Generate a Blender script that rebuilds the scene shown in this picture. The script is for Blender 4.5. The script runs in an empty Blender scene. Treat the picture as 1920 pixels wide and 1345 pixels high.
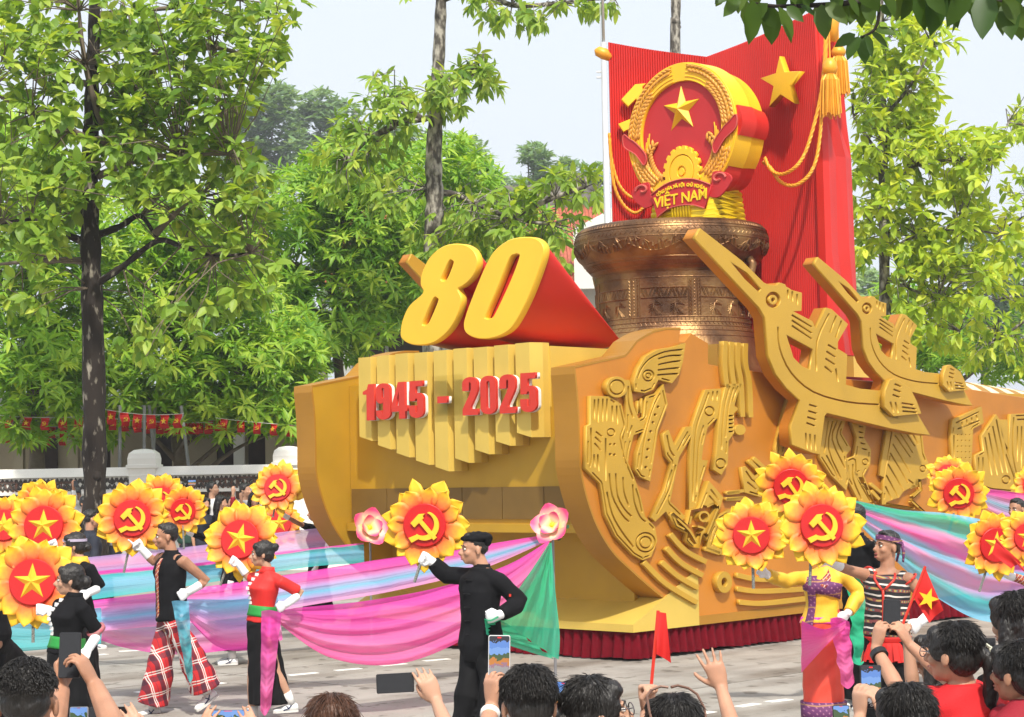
import bpy, math, random
import numpy as np
from mathutils import Vector, Matrix, noise
random.seed(7); rng = np.random.default_rng(7)
sc = bpy.context.scene
COL = sc.collection
R = math.radians

# ------------------------------------------------------------------ camera
F_PX, CX, CY = 3500.0, 960.0, 672.5
CAM = Vector((0.0, 0.0, 2.2))
PITCH, ROLL = math.atan(217.5 / F_PX), 0.02
_F = Vector((0, math.cos(PITCH), math.sin(PITCH)))
_U0 = Vector((0, -math.sin(PITCH), math.cos(PITCH)))
_R0 = Vector((1, 0, 0))
_R = _R0 * math.cos(ROLL) - _U0 * math.sin(ROLL)
_U = _U0 * math.cos(ROLL) + _R0 * math.sin(ROLL)
cd = bpy.data.cameras.new('camera'); cam = bpy.data.objects.new('camera', cd); COL.objects.link(cam)
cd.sensor_width = 36.0; cd.lens = 36.0 * F_PX / 1920.0; cd.clip_start = 0.1; cd.clip_end = 3000
M = Matrix.Identity(4)
for i in range(3):
    M[i][0] = _R[i]; M[i][1] = _U[i]; M[i][2] = -_F[i]; M[i][3] = CAM[i]
cam.matrix_world = M
sc.camera = cam

# ------------------------------------------------------------------ light
SUN = Vector((0.10, -0.63, 0.77)).normalized()
w = bpy.data.worlds.new('World'); sc.world = w; w.use_nodes = True
nt = w.node_tree; nt.nodes.clear()
sky = nt.nodes.new('ShaderNodeTexSky'); sky.sky_type = 'NISHITA'; sky.sun_disc = False
sky.sun_elevation = math.asin(SUN.z); sky.sun_rotation = math.atan2(SUN.x, SUN.y)
sky.air_density = 1.3; sky.dust_density = 7.0; sky.ozone_density = 1.0
mx = nt.nodes.new('ShaderNodeMix'); mx.data_type = 'RGBA'; mx.inputs[0].default_value = 0.70
mx.inputs[7].default_value = (7.9, 8.4, 9.2, 1)      # thin white overcast veil over the sky
bg = nt.nodes.new('ShaderNodeBackground'); bg.inputs[1].default_value = 0.108
wo = nt.nodes.new('ShaderNodeOutputWorld')
nt.links.new(sky.outputs[0], mx.inputs[6]); nt.links.new(mx.outputs[2], bg.inputs[0]); nt.links.new(bg.outputs[0], wo.inputs[0])
sl = bpy.data.lights.new('sun', 'SUN'); sl.energy = 3.6; sl.angle = R(2.0); sl.color = (1.0, 0.95, 0.85)
so = bpy.data.objects.new('sun', sl); COL.objects.link(so)
so.rotation_euler = SUN.to_track_quat('Z', 'Y').to_euler()
so.location = (20, -40, 60)
sc.view_settings.view_transform = 'Standard'; sc.view_settings.look = 'None'
sc.view_settings.exposure = 0.45; sc.view_settings.gamma = 1.0
sc.view_settings.use_curve_mapping = False
sc.render.engine = 'CYCLES'
sc.cycles.max_bounces = 7; sc.cycles.transparent_max_bounces = 10; sc.cycles.use_denoising = True
sc.cycles.diffuse_bounces = 3; sc.cycles.glossy_bounces = 2; sc.cycles.transmission_bounces = 3

# ------------------------------------------------------------------ pixel helpers (photo pixels -> world)
def ray(px, py):
    return _F + _R * ((px - CX) / F_PX) - _U * ((py - CY) / F_PX)
def at(px, py, Y):
    d = ray(px, py); return CAM + d * (Y / d.y)
def ground(px, py, z=0.0):
    d = ray(px, py); return CAM + d * ((z - CAM.z) / d.z)
def onplane(px, py, P, n):
    d = ray(px, py); return CAM + d * ((P - CAM).dot(n) / d.dot(n))
def mpp(Y): return Y / F_PX          # metres per photo pixel at that depth

# ------------------------------------------------------------------ objects
LOC = {}
def tag(o, label=None, cat=None, group=None, kind=None):
    if label: o['label'] = label
    if cat: o['category'] = cat
    if group: o['group'] = group
    if kind: o['kind'] = kind
    return o
def thing(name, label, cat, loc=(0, 0, 0), group=None, kind=None):
    o = bpy.data.objects.new(name, None); COL.objects.link(o); o.location = loc
    o.empty_display_size = 0.1
    LOC[o.name] = Vector(loc)
    return tag(o, label, cat, group, kind)
def link_mesh(name, me, mat, parent=None, local=False):
    """link a mesh whose vertices are in world space (or, local=True, in the parent's space)"""
    o = bpy.data.objects.new(name, me); COL.objects.link(o)
    if mat is not None and not me.materials:
        for m in (mat if isinstance(mat, (list, tuple)) else [mat]): me.materials.append(m)
    if parent is not None:
        o.parent = parent; L = LOC.get(parent.name, Vector((0, 0, 0)))
        LOC[o.name] = L
        if not local and L.length > 0: me.transform(Matrix.Translation(-L))
    else: LOC[o.name] = Vector((0, 0, 0))
    return o
def copy_tree(o, parent=None):
    c = o.copy(); COL.objects.link(c)
    if parent is not None: c.parent = parent
    for ch in list(o.children): copy_tree(ch, c)
    return c

def fast_mesh(name, verts, faces, smooth=False, tint=None):
    """verts (N,3), faces: (M,k) array or list of tuples"""
    me = bpy.data.meshes.new(name)
    verts = np.asarray(verts, dtype=np.float32)
    if isinstance(faces, np.ndarray):
        m, k = faces.shape
        me.vertices.add(len(verts)); me.vertices.foreach_set('co', verts.ravel())
        me.loops.add(m * k); me.loops.foreach_set('vertex_index', faces.astype(np.int32).ravel())
        me.polygons.add(m); me.polygons.foreach_set('loop_start', np.arange(0, m * k, k, dtype=np.int32))
        try: me.polygons.foreach_set('loop_total', np.full(m, k, dtype=np.int32))
        except Exception: pass
        me.update(calc_edges=True)
    else:
        me.from_pydata([tuple(map(float, v)) for v in verts], [], faces)
    me.polygons.foreach_set('use_smooth', np.full(len(me.polygons), smooth, dtype=bool))
    if tint is not None:
        at_ = me.attributes.new('tint', 'FLOAT', 'POINT'); at_.data.foreach_set('value', np.asarray(tint, dtype=np.float32))
    me.validate(); me.update()
    return me

def perp(d):
    d = Vector(d).normalized()
    a = Vector((0, 0, 1)) if abs(d.z) < 0.9 else Vector((1, 0, 0))
    x = d.cross(a).normalized(); return x, d.cross(x).normalized()

class MB:
    """collects closed shapes into one mesh"""
    def __init__(s): s.v = []; s.f = []; s.mi = []; s.cur = 0
    def add(s, vs, fs):
        b = len(s.v); s.v.extend([tuple(v) for v in vs]); s.f.extend([tuple(b + i for i in f) for f in fs]); s.mi.extend([s.cur] * len(fs))
    def box(s, c, size, rot=None):
        hx, hy, hz = [x / 2 for x in size]
        vs = [Vector((x, y, z)) for x in (-hx, hx) for y in (-hy, hy) for z in (-hz, hz)]
        if rot is not None: vs = [rot @ v for v in vs]
        s.add([Vector(c) + v for v in vs], [(0, 1, 3, 2), (4, 6, 7, 5), (0, 4, 5, 1), (2, 3, 7, 6), (0, 2, 6, 4), (1, 5, 7, 3)])
    def hexa(s, p8):
        s.add(p8, [(0, 3, 2, 1), (4, 5, 6, 7), (0, 1, 5, 4), (1, 2, 6, 5), (2, 3, 7, 6), (3, 0, 4, 7)])
    def tube(s, pts, rad, n=8, round_=False):
        pts = [Vector(p) for p in pts]
        if not hasattr(rad, '__len__'): rad = [rad] * len(pts)
        rad = list(rad)
        if round_:   # hemispherical ends
            d0 = (pts[0] - pts[1]).normalized(); d1 = (pts[-1] - pts[-2]).normalized(); r0, r1 = rad[0], rad[-1]
            pts = [pts[0] + d0 * r0 * .92, pts[0] + d0 * r0 * .6] + pts + [pts[-1] + d1 * r1 * .6, pts[-1] + d1 * r1 * .92]
            rad = [r0 * .38, r0 * .8] + rad + [r1 * .8, r1 * .38]
        vs = []; x = None
        for i, p in enumerate(pts):
            d = (pts[min(i + 1, len(pts) - 1)] - pts[max(i - 1, 0)])
            if d.length < 1e-9: d = Vector((0, 0, 1))
            d.normalize()
            if x is None: x, y = perp(d)
            else:
                x = x - d * x.dot(d)
                if x.length < 1e-6: x, y = perp(d)
                x.normalize(); y = d.cross(x)
            for k in range(n):
                a = 2 * math.pi * k / n
                vs.append(p + (x * math.cos(a) + y * math.sin(a)) * rad[i])
        fs = [(i * n + k, i * n + (k + 1) % n, (i + 1) * n + (k + 1) % n, (i + 1) * n + k) for i in range(len(pts) - 1) for k in range(n)]
        fs.append(tuple(range(n - 1, -1, -1))); fs.append(tuple((len(pts) - 1) * n + k for k in range(n)))
        s.add(vs, fs)
    def rings(s, rings, cap=True):
        n = len(rings[0]); vs = [p for r in rings for p in r]
        fs = [(i * n + k, i * n + (k + 1) % n, (i + 1) * n + (k + 1) % n, (i + 1) * n + k) for i in range(len(rings) - 1) for k in range(n)]
        if cap:
            fs.append(tuple(range(n - 1, -1, -1))); fs.append(tuple((len(rings) - 1) * n + k for k in range(n)))
        s.add(vs, fs)
    def ell(s, c, rx, ry, rz, B=None, n=12, m=8):
        """ellipsoid; B = 3 axis vectors"""
        c = Vector(c)
        if B is None: B = (Vector((1, 0, 0)), Vector((0, 1, 0)), Vector((0, 0, 1)))
        rs = []
        for i in range(1, m):
            t = math.pi * i / m
            rs.append([c + B[0] * (rx * math.sin(t) * math.cos(2 * math.pi * k / n)) + B[1] * (ry * math.sin(t) * math.sin(2 * math.pi * k / n)) - B[2] * (rz * math.cos(t)) for k in range(n)])
        vs = [p for r in rs for p in r] + [c - B[2] * rz, c + B[2] * rz]
        fs = [(i * n + k, i * n + (k + 1) % n, (i + 1) * n + (k + 1) % n, (i + 1) * n + k) for i in range(m - 2) for k in range(n)]
        a = len(vs) - 2
        fs += [(a, (k + 1) % n, k) for k in range(n)] + [(a + 1, (m - 2) * n + k, (m - 2) * n + (k + 1) % n) for k in range(n)]
        s.add(vs, fs)
    def lathe(s, c, prof, n=48, axis=None):
        c = Vector(c)
        s.rings([[c + Vector((r * math.cos(2 * math.pi * k / n), r * math.sin(2 * math.pi * k / n), z)) for k in range(n)] for r, z in prof])
    def mesh(s, name, smooth=False):
        me = fast_mesh(name, s.v if s.v else [(0, 0, 0)], s.f, smooth)
        return me
    def build(s, name, mat, parent=None, smooth=False, local=False):
        me = s.mesh(name, smooth)
        o = link_mesh(name, me, mat, parent, local)
        if isinstance(mat, (list, tuple)) and len(s.mi) == len(me.polygons): me.polygons.foreach_set('material_index', np.array(s.mi, dtype=np.int32))
        return o

def eval_mesh(o):
    dg = bpy.context.evaluated_depsgraph_get()
    me = bpy.data.meshes.new_from_object(o.evaluated_get(dg))
    return me
def remesh(mb, voxel, smooth_it=3, name='body', decim=None, fold=0.0, fold_scale=8.0, seed=0):
    """fuse overlapping closed shapes into one continuous surface"""
    me0 = mb.mesh('tmp'); o = bpy.data.objects.new('tmp', me0); COL.objects.link(o)
    m = o.modifiers.new('r', 'REMESH'); m.mode = 'VOXEL'; m.voxel_size = voxel
    if smooth_it: m = o.modifiers.new('s', 'SMOOTH'); m.factor = 0.5; m.iterations = smooth_it
    if decim: m = o.modifiers.new('d', 'DECIMATE'); m.ratio = decim
    me = eval_mesh(o); bpy.data.objects.remove(o); bpy.data.meshes.remove(me0)
    me.name = name
    me.polygons.foreach_set('use_smooth', np.full(len(me.polygons), True, dtype=bool))
    if fold > 0:
        n = len(me.vertices); co = np.empty(n * 3, dtype=np.float32); no = np.empty(n * 3, dtype=np.float32)
        me.vertices.foreach_get('co', co); me.vertices.foreach_get('normal', no)
        co = co.reshape(-1, 3); no = no.reshape(-1, 3)
        q = co * fold_scale + seed * 3.7
        wv = (np.sin(q[:, 0] * 1.7 + 1.3 * np.sin(q[:, 2] * 1.1 + q[:, 1])) * np.sin(q[:, 2] * 2.3 + 1.9 * np.sin(q[:, 0] * .8 + .6 * q[:, 1]) + q[:, 1] * 1.2)
              + .5 * np.sin(q[:, 0] * 3.1 - q[:, 2] * 4.2 + 2 * np.sin(q[:, 1] * 1.5)))
        co += no * (wv * fold)[:, None]
        me.vertices.foreach_set('co', co.ravel()); me.update()
    return me

# ---- flat plates with real holes, from 2-D outlines
def catmull(pts, n=6, closed=True):
    P = [np.array(p, float) for p in pts]; out = []; N = len(P)
    rngi = range(N) if closed else range(N - 1)
    for i in rngi:
        if closed: p0, p1, p2, p3 = P[(i - 1) % N], P[i], P[(i + 1) % N], P[(i + 2) % N]
        else: p0, p1, p2, p3 = P[max(i - 1, 0)], P[i], P[i + 1], P[min(i + 2, N - 1)]
        for k in range(n):
            t = k / n
            out.append(.5 * ((2 * p1) + (-p0 + p2) * t + (2 * p0 - 5 * p1 + 4 * p2 - p3) * t * t + (-p0 + 3 * p1 - 3 * p2 + p3) * t ** 3))
    if not closed: out.append(P[-1])
    return [tuple(p) for p in out]
def stroke(pts, w):
    """outline polygon of a band of width w along a 2-D polyline"""
    P = [np.array(p, float) for p in pts]; L = []; Rr = []
    for i, p in enumerate(P):
        d = P[min(i + 1, len(P) - 1)] - P[max(i - 1, 0)]; d = d / (np.linalg.norm(d) + 1e-12)
        n = np.array((-d[1], d[0])) * w / 2; L.append(tuple(p + n)); Rr.append(tuple(p - n))
    return L + Rr[::-1]
def circle2(c, r, n=20, ry=None):
    ry = r if ry is None else ry
    return [(c[0] + r * math.cos(2 * math.pi * k / n), c[1] + ry * math.sin(2 * math.pi * k / n)) for k in range(n)]
def star2(c, r, rot=0, inner=0.382, n=5):
    return [(c[0] + (r if k % 2 == 0 else r * inner) * math.sin(rot + math.pi * k / n), c[1] + (r if k % 2 == 0 else r * inner) * math.cos(rot + math.pi * k / n)) for k in range(2 * n)]
def plate(name, loops, depth, B=None, bevel=0.0):
    """loops: closed 2-D polylines (outer outlines, and slots inside them that become holes). B: 4x4 placing matrix;
    the plate fills z 0..depth of that frame"""
    cu = bpy.data.curves.new('tmp', 'CURVE'); cu.dimensions = '2D'; cu.fill_mode = 'BOTH'
    cu.extrude = max(depth / 2 - bevel, 1e-4)
    if bevel: cu.bevel_depth = bevel; cu.bevel_resolution = 0; cu.offset = -bevel
    for L in loops:
        sp = cu.splines.new('POLY'); sp.points.add(len(L) - 1)
        for i, p in enumerate(L): sp.points[i].co = (p[0], p[1], 0, 1)
        sp.use_cyclic_u = True
    o = bpy.data.objects.new('tmp', cu); COL.objects.link(o)
    me = eval_mesh(o); bpy.data.objects.remove(o); bpy.data.curves.remove(cu); me.name = name
    me.transform(Matrix.Translation((0, 0, depth / 2)))
    if B is not None: me.transform(B)
    return me
def text_mesh(name, txt, size, depth, B=None, bold=0.0, shear=0.0):
    cu = bpy.data.curves.new('tmp', 'FONT'); cu.body = txt; cu.size = size; cu.extrude = depth / 2; cu.offset = bold
    cu.align_x = 'CENTER'; cu.align_y = 'CENTER'; cu.shear = shear; cu.resolution_u = 3
    o = bpy.data.objects.new('tmp', cu); COL.objects.link(o)
    me = eval_mesh(o); bpy.data.objects.remove(o); bpy.data.curves.remove(cu); me.name = name
    me.transform(Matrix.Translation((0, 0, depth / 2)))
    if B is not None: me.transform(B)
    return me
def basis(o, x, y, z=None):
    x = Vector(x); y = Vector(y); z = x.cross(y).normalized() if z is None else Vector(z); o = Vector(o)
    return Matrix(((x.x, y.x, z.x, o.x), (x.y, y.y, z.y, o.y), (x.z, y.z, z.z, o.z), (0, 0, 0, 1)))
def join_meshes(name, mes):
    vs = []; fs = []; b = 0
    for me in mes:
        n = len(me.vertices); co = np.empty(n * 3, dtype=np.float32); me.vertices.foreach_get('co', co)
        vs.append(co.reshape(-1, 3)); fs += [tuple(b + i for i in p.vertices) for p in me.polygons]; b += n
    return fast_mesh(name, np.concatenate(vs), fs)

# ------------------------------------------------------------------ materials
MATS = {}
def mat(name, col, rough=0.6, metal=0.0, var=0.12, vscale=6.0, bump=0.0, bscale=30.0, spec=0.4, sheen=0.0, coat=0.0, col2=None, stretch=None):
    if name in MATS: return MATS[name]
    m = bpy.data.materials.new(name); m.use_nodes = True; t = m.node_tree; b = t.nodes['Principled BSDF']
    b.inputs['Roughness'].default_value = rough; b.inputs['Metallic'].default_value = metal
    b.inputs['Specular IOR Level'].default_value = spec; b.inputs['Sheen Weight'].default_value = sheen; b.inputs['Coat Weight'].default_value = coat
    tc = t.nodes.new('ShaderNodeTexCoord'); src = tc.outputs['Object']
    if stretch:
        mp = t.nodes.new('ShaderNodeMapping'); mp.inputs['Scale'].default_value = stretch
        t.links.new(src, mp.inputs[0]); src = mp.outputs[0]
    nz = t.nodes.new('ShaderNodeTexNoise'); nz.inputs['Scale'].default_value = vscale; nz.inputs['Detail'].default_value = 5
    t.links.new(src, nz.inputs['Vector'])
    cr = t.nodes.new('ShaderNodeValToRGB'); c = Vector(col[:3])
    c2 = Vector(col2[:3]) if col2 else None
    cr.color_ramp.elements[0].position = 0.3; cr.color_ramp.elements[1].position = 0.7
    cr.color_ramp.elements[0].color = (*(c * (1 - var)), 1); cr.color_ramp.elements[1].color = (*(c2 if c2 else c * (1 + var)), 1)
    t.links.new(nz.outputs['Fac'], cr.inputs[0]); t.links.new(cr.outputs[0], b.inputs['Base Color'])
    if bump > 0:
        n2 = t.nodes.new('ShaderNodeTexNoise'); n2.inputs['Scale'].default_value = bscale; n2.inputs['Detail'].default_value = 6
        t.links.new(src, n2.inputs['Vector'])
        bp = t.nodes.new('ShaderNodeBump'); bp.inputs['Strength'].default_value = bump; bp.inputs['Distance'].default_value = 0.02
        t.links.new(n2.outputs['Fac'], bp.inputs['Height']); t.links.new(bp.outputs[0], b.inputs['Normal'])
    MATS[name] = m; return m
def leaf_mat(name, dark, mid, light, trans=0.35, rough=0.45):
    m = bpy.data.materials.new(name); m.use_nodes = True; t = m.node_tree; b = t.nodes['Principled BSDF']; out = t.nodes['Material Output']
    a = t.nodes.new('ShaderNodeAttribute'); a.attribute_name = 'tint'
    oi = t.nodes.new('ShaderNodeObjectInfo')
    cr = t.nodes.new('ShaderNodeValToRGB'); cr.color_ramp.elements[0].color = (*dark, 1); cr.color_ramp.elements[1].color = (*light, 1)
    e = cr.color_ramp.elements.new(0.5); e.color = (*mid, 1)
    t.links.new(a.outputs['Fac'], cr.inputs[0])
    t.links.new(cr.outputs[0], b.inputs['Base Color']); b.inputs['Roughness'].default_value = rough; b.inputs['Specular IOR Level'].default_value = 0.35
    tr = t.nodes.new('ShaderNodeBsdfTranslucent'); g = t.nodes.new('ShaderNodeMix'); g.data_type = 'RGBA'; g.blend_type = 'MULTIPLY'; g.inputs[0].default_value = 1
    g.inputs[7].default_value = (1.5, 1.35, 0.5, 1); t.links.new(cr.outputs[0], g.inputs[6]); t.links.new(g.outputs[2], tr.inputs[0])
    mxs = t.nodes.new('ShaderNodeMixShader'); mxs.inputs[0].default_value = trans
    t.links.new(b.outputs[0], mxs.inputs[1]); t.links.new(tr.outputs[0], mxs.inputs[2]); t.links.new(mxs.outputs[0], out.inputs[0])
    MATS[name] = m; return m
def bsdf(m): return m.node_tree.nodes['Principled BSDF']

# street axes: the road (and the float on it) run along FU, FV crosses it
FA = R(46)
FU = Vector((math.cos(FA), math.sin(FA), 0)); FV = Vector((-math.sin(FA), math.cos(FA), 0)); FZ = Vector((0, 0, 1))
P0 = ground(1200, 1240)
def fl(u, v, z): return P0 + FU * u + FV * v + FZ * z

# hammer and sickle, shared 2-D shape (unit square -1..1)
def hs_loops():
    oc, orad = (.02, -.03), .66; ic, irad = (-.07, .06), .53
    outer = [(oc[0] + orad * math.cos(R(a)), oc[1] + orad * math.sin(R(a))) for a in np.linspace(72, -128, 22)]
    inner = [(ic[0] + irad * math.cos(R(a)), ic[1] + irad * math.sin(R(a))) for a in np.linspace(-122, 66, 22)]
    blade = outer + inner
    h = stroke([(-.30, -.46), (-.68, -.62)], .20)
    tail = [(-.30, -.40), (-.22, -.60), (-.58, -.78), (-.72, -.56)]
    ham = stroke([(-.20, .22), (.50, -.62)], .19)
    head = [(-.62, .10), (-.44, -.10), (-.02, .30), (-.05, .42), (.06, .52), (-.24, .50)]
    return blade, tail, ham, head
def hs_mesh(name, sc_, th, B):
    L = hs_loops(); ms = []
    for i, lp in enumerate(L): ms.append(plate('t', [[(x * sc_, y * sc_) for x, y in lp]], th + .0025 * i * min(1, sc_ * 2), B, bevel=min(.006, sc_ * .02)))
    return join_meshes(name, ms)
# ================================================================== GROUND, ROAD
concrete = mat('road_concrete', (.30, .275, .245), .85, 0, .16, 1.3, bump=.35, bscale=70, col2=(.37, .345, .31))
t = concrete.node_tree; pb = t.nodes['Principled BSDF']; tc_ = t.nodes.new('ShaderNodeTexCoord'); oi_ = t.nodes.new('ShaderNodeObjectInfo'); ad_ = t.nodes.new('ShaderNodeVectorMath'); ad_.operation = 'MULTIPLY_ADD'
t.links.new(oi_.outputs['Location'], ad_.inputs[0]); ad_.inputs[1].default_value = (1, 1, 1); t.links.new(tc_.outputs['Object'], ad_.inputs[2])
src_ = t.nodes['Color Ramp'].outputs[0]
for sc_, lo, hi, colr, st_ in ((.35, .50, .66, (.60, .56, .52), (1, 3.2, 1)), (3.5, .60, .66, (.55, .53, .51), (1, 1, 1)), (17, .62, .70, (.72, .70, .68), (1, .5, 1))):
    mp_ = t.nodes.new('ShaderNodeMapping'); mp_.inputs['Scale'].default_value = st_; t.links.new(ad_.outputs[0], mp_.inputs[0])
    n_ = t.nodes.new('ShaderNodeTexNoise'); n_.inputs['Scale'].default_value = sc_; n_.inputs['Detail'].default_value = 6; t.links.new(mp_.outputs[0], n_.inputs['Vector'])
    mr_ = t.nodes.new('ShaderNodeMapRange'); mr_.inputs[1].default_value = lo; mr_.inputs[2].default_value = hi; t.links.new(n_.outputs['Fac'], mr_.inputs[0])
    mm_ = t.nodes.new('ShaderNodeMix'); mm_.data_type = 'RGBA'; mm_.blend_type = 'MULTIPLY'; t.links.new(mr_.outputs[0], mm_.inputs[0]); t.links.new(src_, mm_.inputs[6]); mm_.inputs[7].default_value = (*colr, 1); src_ = mm_.outputs[2]
t.links.new(src_, pb.inputs['Base Color'])
tarmac = mat('joint_tar', (.05, .047, .043), .9)
paving = mat('pavement_stone', (.34, .32, .29), .85, 0, .12, 2.0, bump=.2)
white_line = mat('road_white_paint', (.78, .77, .73), .6, 0, .12, 14)
soil = mat('soil_and_grass', (.07, .085, .03), .9, 0, .3, 3.0, bump=.3)
mb = MB(); mb.box((0, 180, -.26), (700, 700, .4)); tag(mb.build('ground', soil), kind='structure')
mb = MB(); mb.box((6, 13, -.032), (60, 35.6, .05)); road = tag(mb.build('road', tarmac), kind='structure')
# concrete slabs with open joints, laid along the street axis
SL_U, SL_V = 6.2, 5.2
jA = ground(1320, 1289); jB = ground(550, 1276)
u_off = (jB - P0).dot(FU); v_off = (jA - P0).dot(FV)
slab_me = None
for i in range(-5, 6):
    for j in range(-5, 5):
        cu_, cv_ = u_off + SL_U * (i + .5), v_off + SL_V * (j + .5); c = fl(cu_, cv_, 0)
        if not (-22 < c.x < 34 and -2.5 < c.y < 30.5): continue
        if slab_me is None:
            m_ = MB(); m_.box((0, 0, -.02), (SL_U - .035, SL_V - .035, .04)); slab_me = m_.mesh('road_slab'); slab_me.materials.append(concrete)
        o = bpy.data.objects.new('road_slab', slab_me); COL.objects.link(o); o.parent = road; o.location = (c.x, c.y, 0); o.rotation_euler = (0, 0, FA)
# painted lane dashes (4 mm sheets)
def dash(px0, py0, px1, py1, w=.11):
    a = ground(px0, py0); b = ground(px1, py1); d = (b - a).normalized(); n_ = Vector((-d.y, d.x, 0)) * w / 2
    m_ = MB(); m_.hexa([a + n_ * -1 + FZ * .001, b - n_ + FZ * .001, b + n_ + FZ * .001, a + n_ + FZ * .001, a - n_ + FZ * .005, b - n_ + FZ * .005, b + n_ + FZ * .005, a + n_ + FZ * .005]); o = m_.build('road_marking', white_line, road)
for d_ in ((542, 1267, 594, 1262), (629, 1258, 676, 1254), (714, 1249, 761, 1245), (795, 1240, 842, 1236), (1384, 1326, 1420, 1320), (1439, 1317, 1481, 1312), (223, 1222, 263, 1220), (255, 1299, 285, 1296), (170, 1230, 200, 1227), (880, 1232, 920, 1228), (1300, 1341, 1336, 1335), (360, 1288, 420, 1281), (1710, 1252, 1760, 1246), (1800, 1238, 1850, 1230)): dash(*d_)
# far pavement with a kerb and the raised strip the spectators stand on
mb = MB(); mb.box((0, 40.6, -.02), (120, 19.0, .30)); pv = tag(mb.build('far_pavement', paving), kind='structure')
for k in range(40):
    mb = MB(); mb.box((-19 + k * 1.0, 31.0, .03), (.985, .22, .25)); mb.build('kerb_stone', mat('kerb_granite', (.36, .35, .33), .8, 0, .15, 8), pv)
mb = MB(); mb.box((-4.0, 32.4, .36), (26, 1.2, .48)); st = tag(mb.build('raised_walk', paving), kind='structure')
# ================================================================== PERIMETER WALL
WY = 36.0
plaster = mat('white_wall_plaster', (.82, .80, .75), .8, 0, .05, 1.5, bump=.08, bscale=30)
tile_dark = mat('dark_roof_tile', (.075, .068, .062), .6, 0, .35, 12)
lattice_m = mat('brown_lattice', (.13, .06, .04), .6)
def wx(px): return at(px, 890, WY).x
wtop = at(150, 884, WY).z
wl = thing('perimeter_wall', 'white boundary wall with dark curled tile frieze and round topped posts', 'wall', (wx(270), WY, .1))
mb = MB(); mb.box((wx(150), WY, wtop / 2 + .05), (wx(1100) - wx(-800), .30, wtop - .28)); mb.build('wall_body', plaster, wl)
mb = MB(); zc = wtop - .01; x0_, x1_ = wx(-800), wx(1100)
mb.hexa([(x0_, WY - .26, zc - .10), (x1_, WY - .26, zc - .10), (x1_, WY + .26, zc - .10), (x0_, WY + .26, zc - .10), (x0_, WY - .17, zc + .07), (x1_, WY - .17, zc + .07), (x1_, WY + .17, zc + .07), (x0_, WY + .17, zc + .07)])
mb.build('wall_coping', plaster, wl)
mb = MB(); mb.box(((x0_ + x1_) / 2, WY - .19, zc - .40), (x1_ - x0_, .10, .06)); mb.build('wall_string_course', plaster, wl)
fr = MB(); px = -300
pitch = .175
nx = int((x1_ - x0_) / pitch)
for k in range(nx):
    x = x0_ + pitch * k; 
    if x < wx(-60) or x > wx(620): continue
    for q_, (dz, s_) in enumerate(((-.165, 1), (-.285, -1))):
        pts = [(x + (pitch / 2) * t, WY - .165, zc + dz - .055 * math.sin(math.pi * ((t + .5 * (q_)) % 1.0)) * 1.4 + .03) for t in (0, .25, .5, .75, 1.0, 1.25, 1.5, 1.75, 2.0)]
        fr.tube(pts, .026, 5)
    fr.ell((x + pitch * .5, WY - .165, zc - .225), .034, .03, .036, None, 6, 4)
fo_ = fr.build('tile_frieze', tile_dark, wl, smooth=True); fo_['kind'] = 'stuff'
mb = MB(); mb.box(((x0_ + x1_) / 2, WY - .153, zc - .24), (x1_ - x0_, .012, .26)); mb.build('frieze_field', plaster, wl)
for px_ in (-270, 1, 271, 542, 812):
    if px_ == 1: continue
    x = wx(px_); mb = MB(); mb.box((x, WY, wtop / 2), (.50, .50, wtop + .05)); p_ = mb.build('wall_post', plaster, wl)
    mb = MB(); zt3 = wtop + .02
    mb.rings([[(x + a * s_, WY + b * s_, zt3 + h) for a, b in ((-1, -1), (1, -1), (1, 1), (-1, 1))] for s_, h in ((.25, 0), (.30, .02), (.30, .08), (.27, .085), (.275, .20), (.25, .30), (.17, .365), (.05, .385))]); mb.build('post_cap', plaster, p_)
for px_, py_ in ((15, 925), (120, 925), (376, 922), (418, 918), (461, 915), (505, 915)):
    c = at(px_, py_, WY - .16); mb = MB(); ww, hh = .17, .20
    for a, b, cc, d_ in ((-ww, 0, .02, hh), (ww, 0, .02, hh), (0, -hh, ww, .02), (0, hh, ww, .02)): mb.box((c.x + a, c.y, c.z + b), (cc * 2, .05, d_ * 2))
    fm = mb.build('lattice_window', lattice_m, wl); mb = MB()
    for k in (-1, 0, 1):
        mb.tube([(c.x + k * .1 - .06, c.y - .01, c.z - hh), (c.x + k * .1 + .06, c.y - .01, c.z + hh)], .012, 5); mb.tube([(c.x + k * .1 + .06, c.y - .012, c.z - hh), (c.x + k * .1 - .06, c.y - .012, c.z + hh)], .012, 5)
    mb.build('lattice', lattice_m, fm); mb = MB(); mb.box((c.x, c.y + .005, c.z), (ww * 2, .006, hh * 2)); mb.build('lattice_shade_backing', mat('deep_shadow_board', (.10, .08, .06), .8), fm)  # dark board painted as the shade behind the lattice
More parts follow.
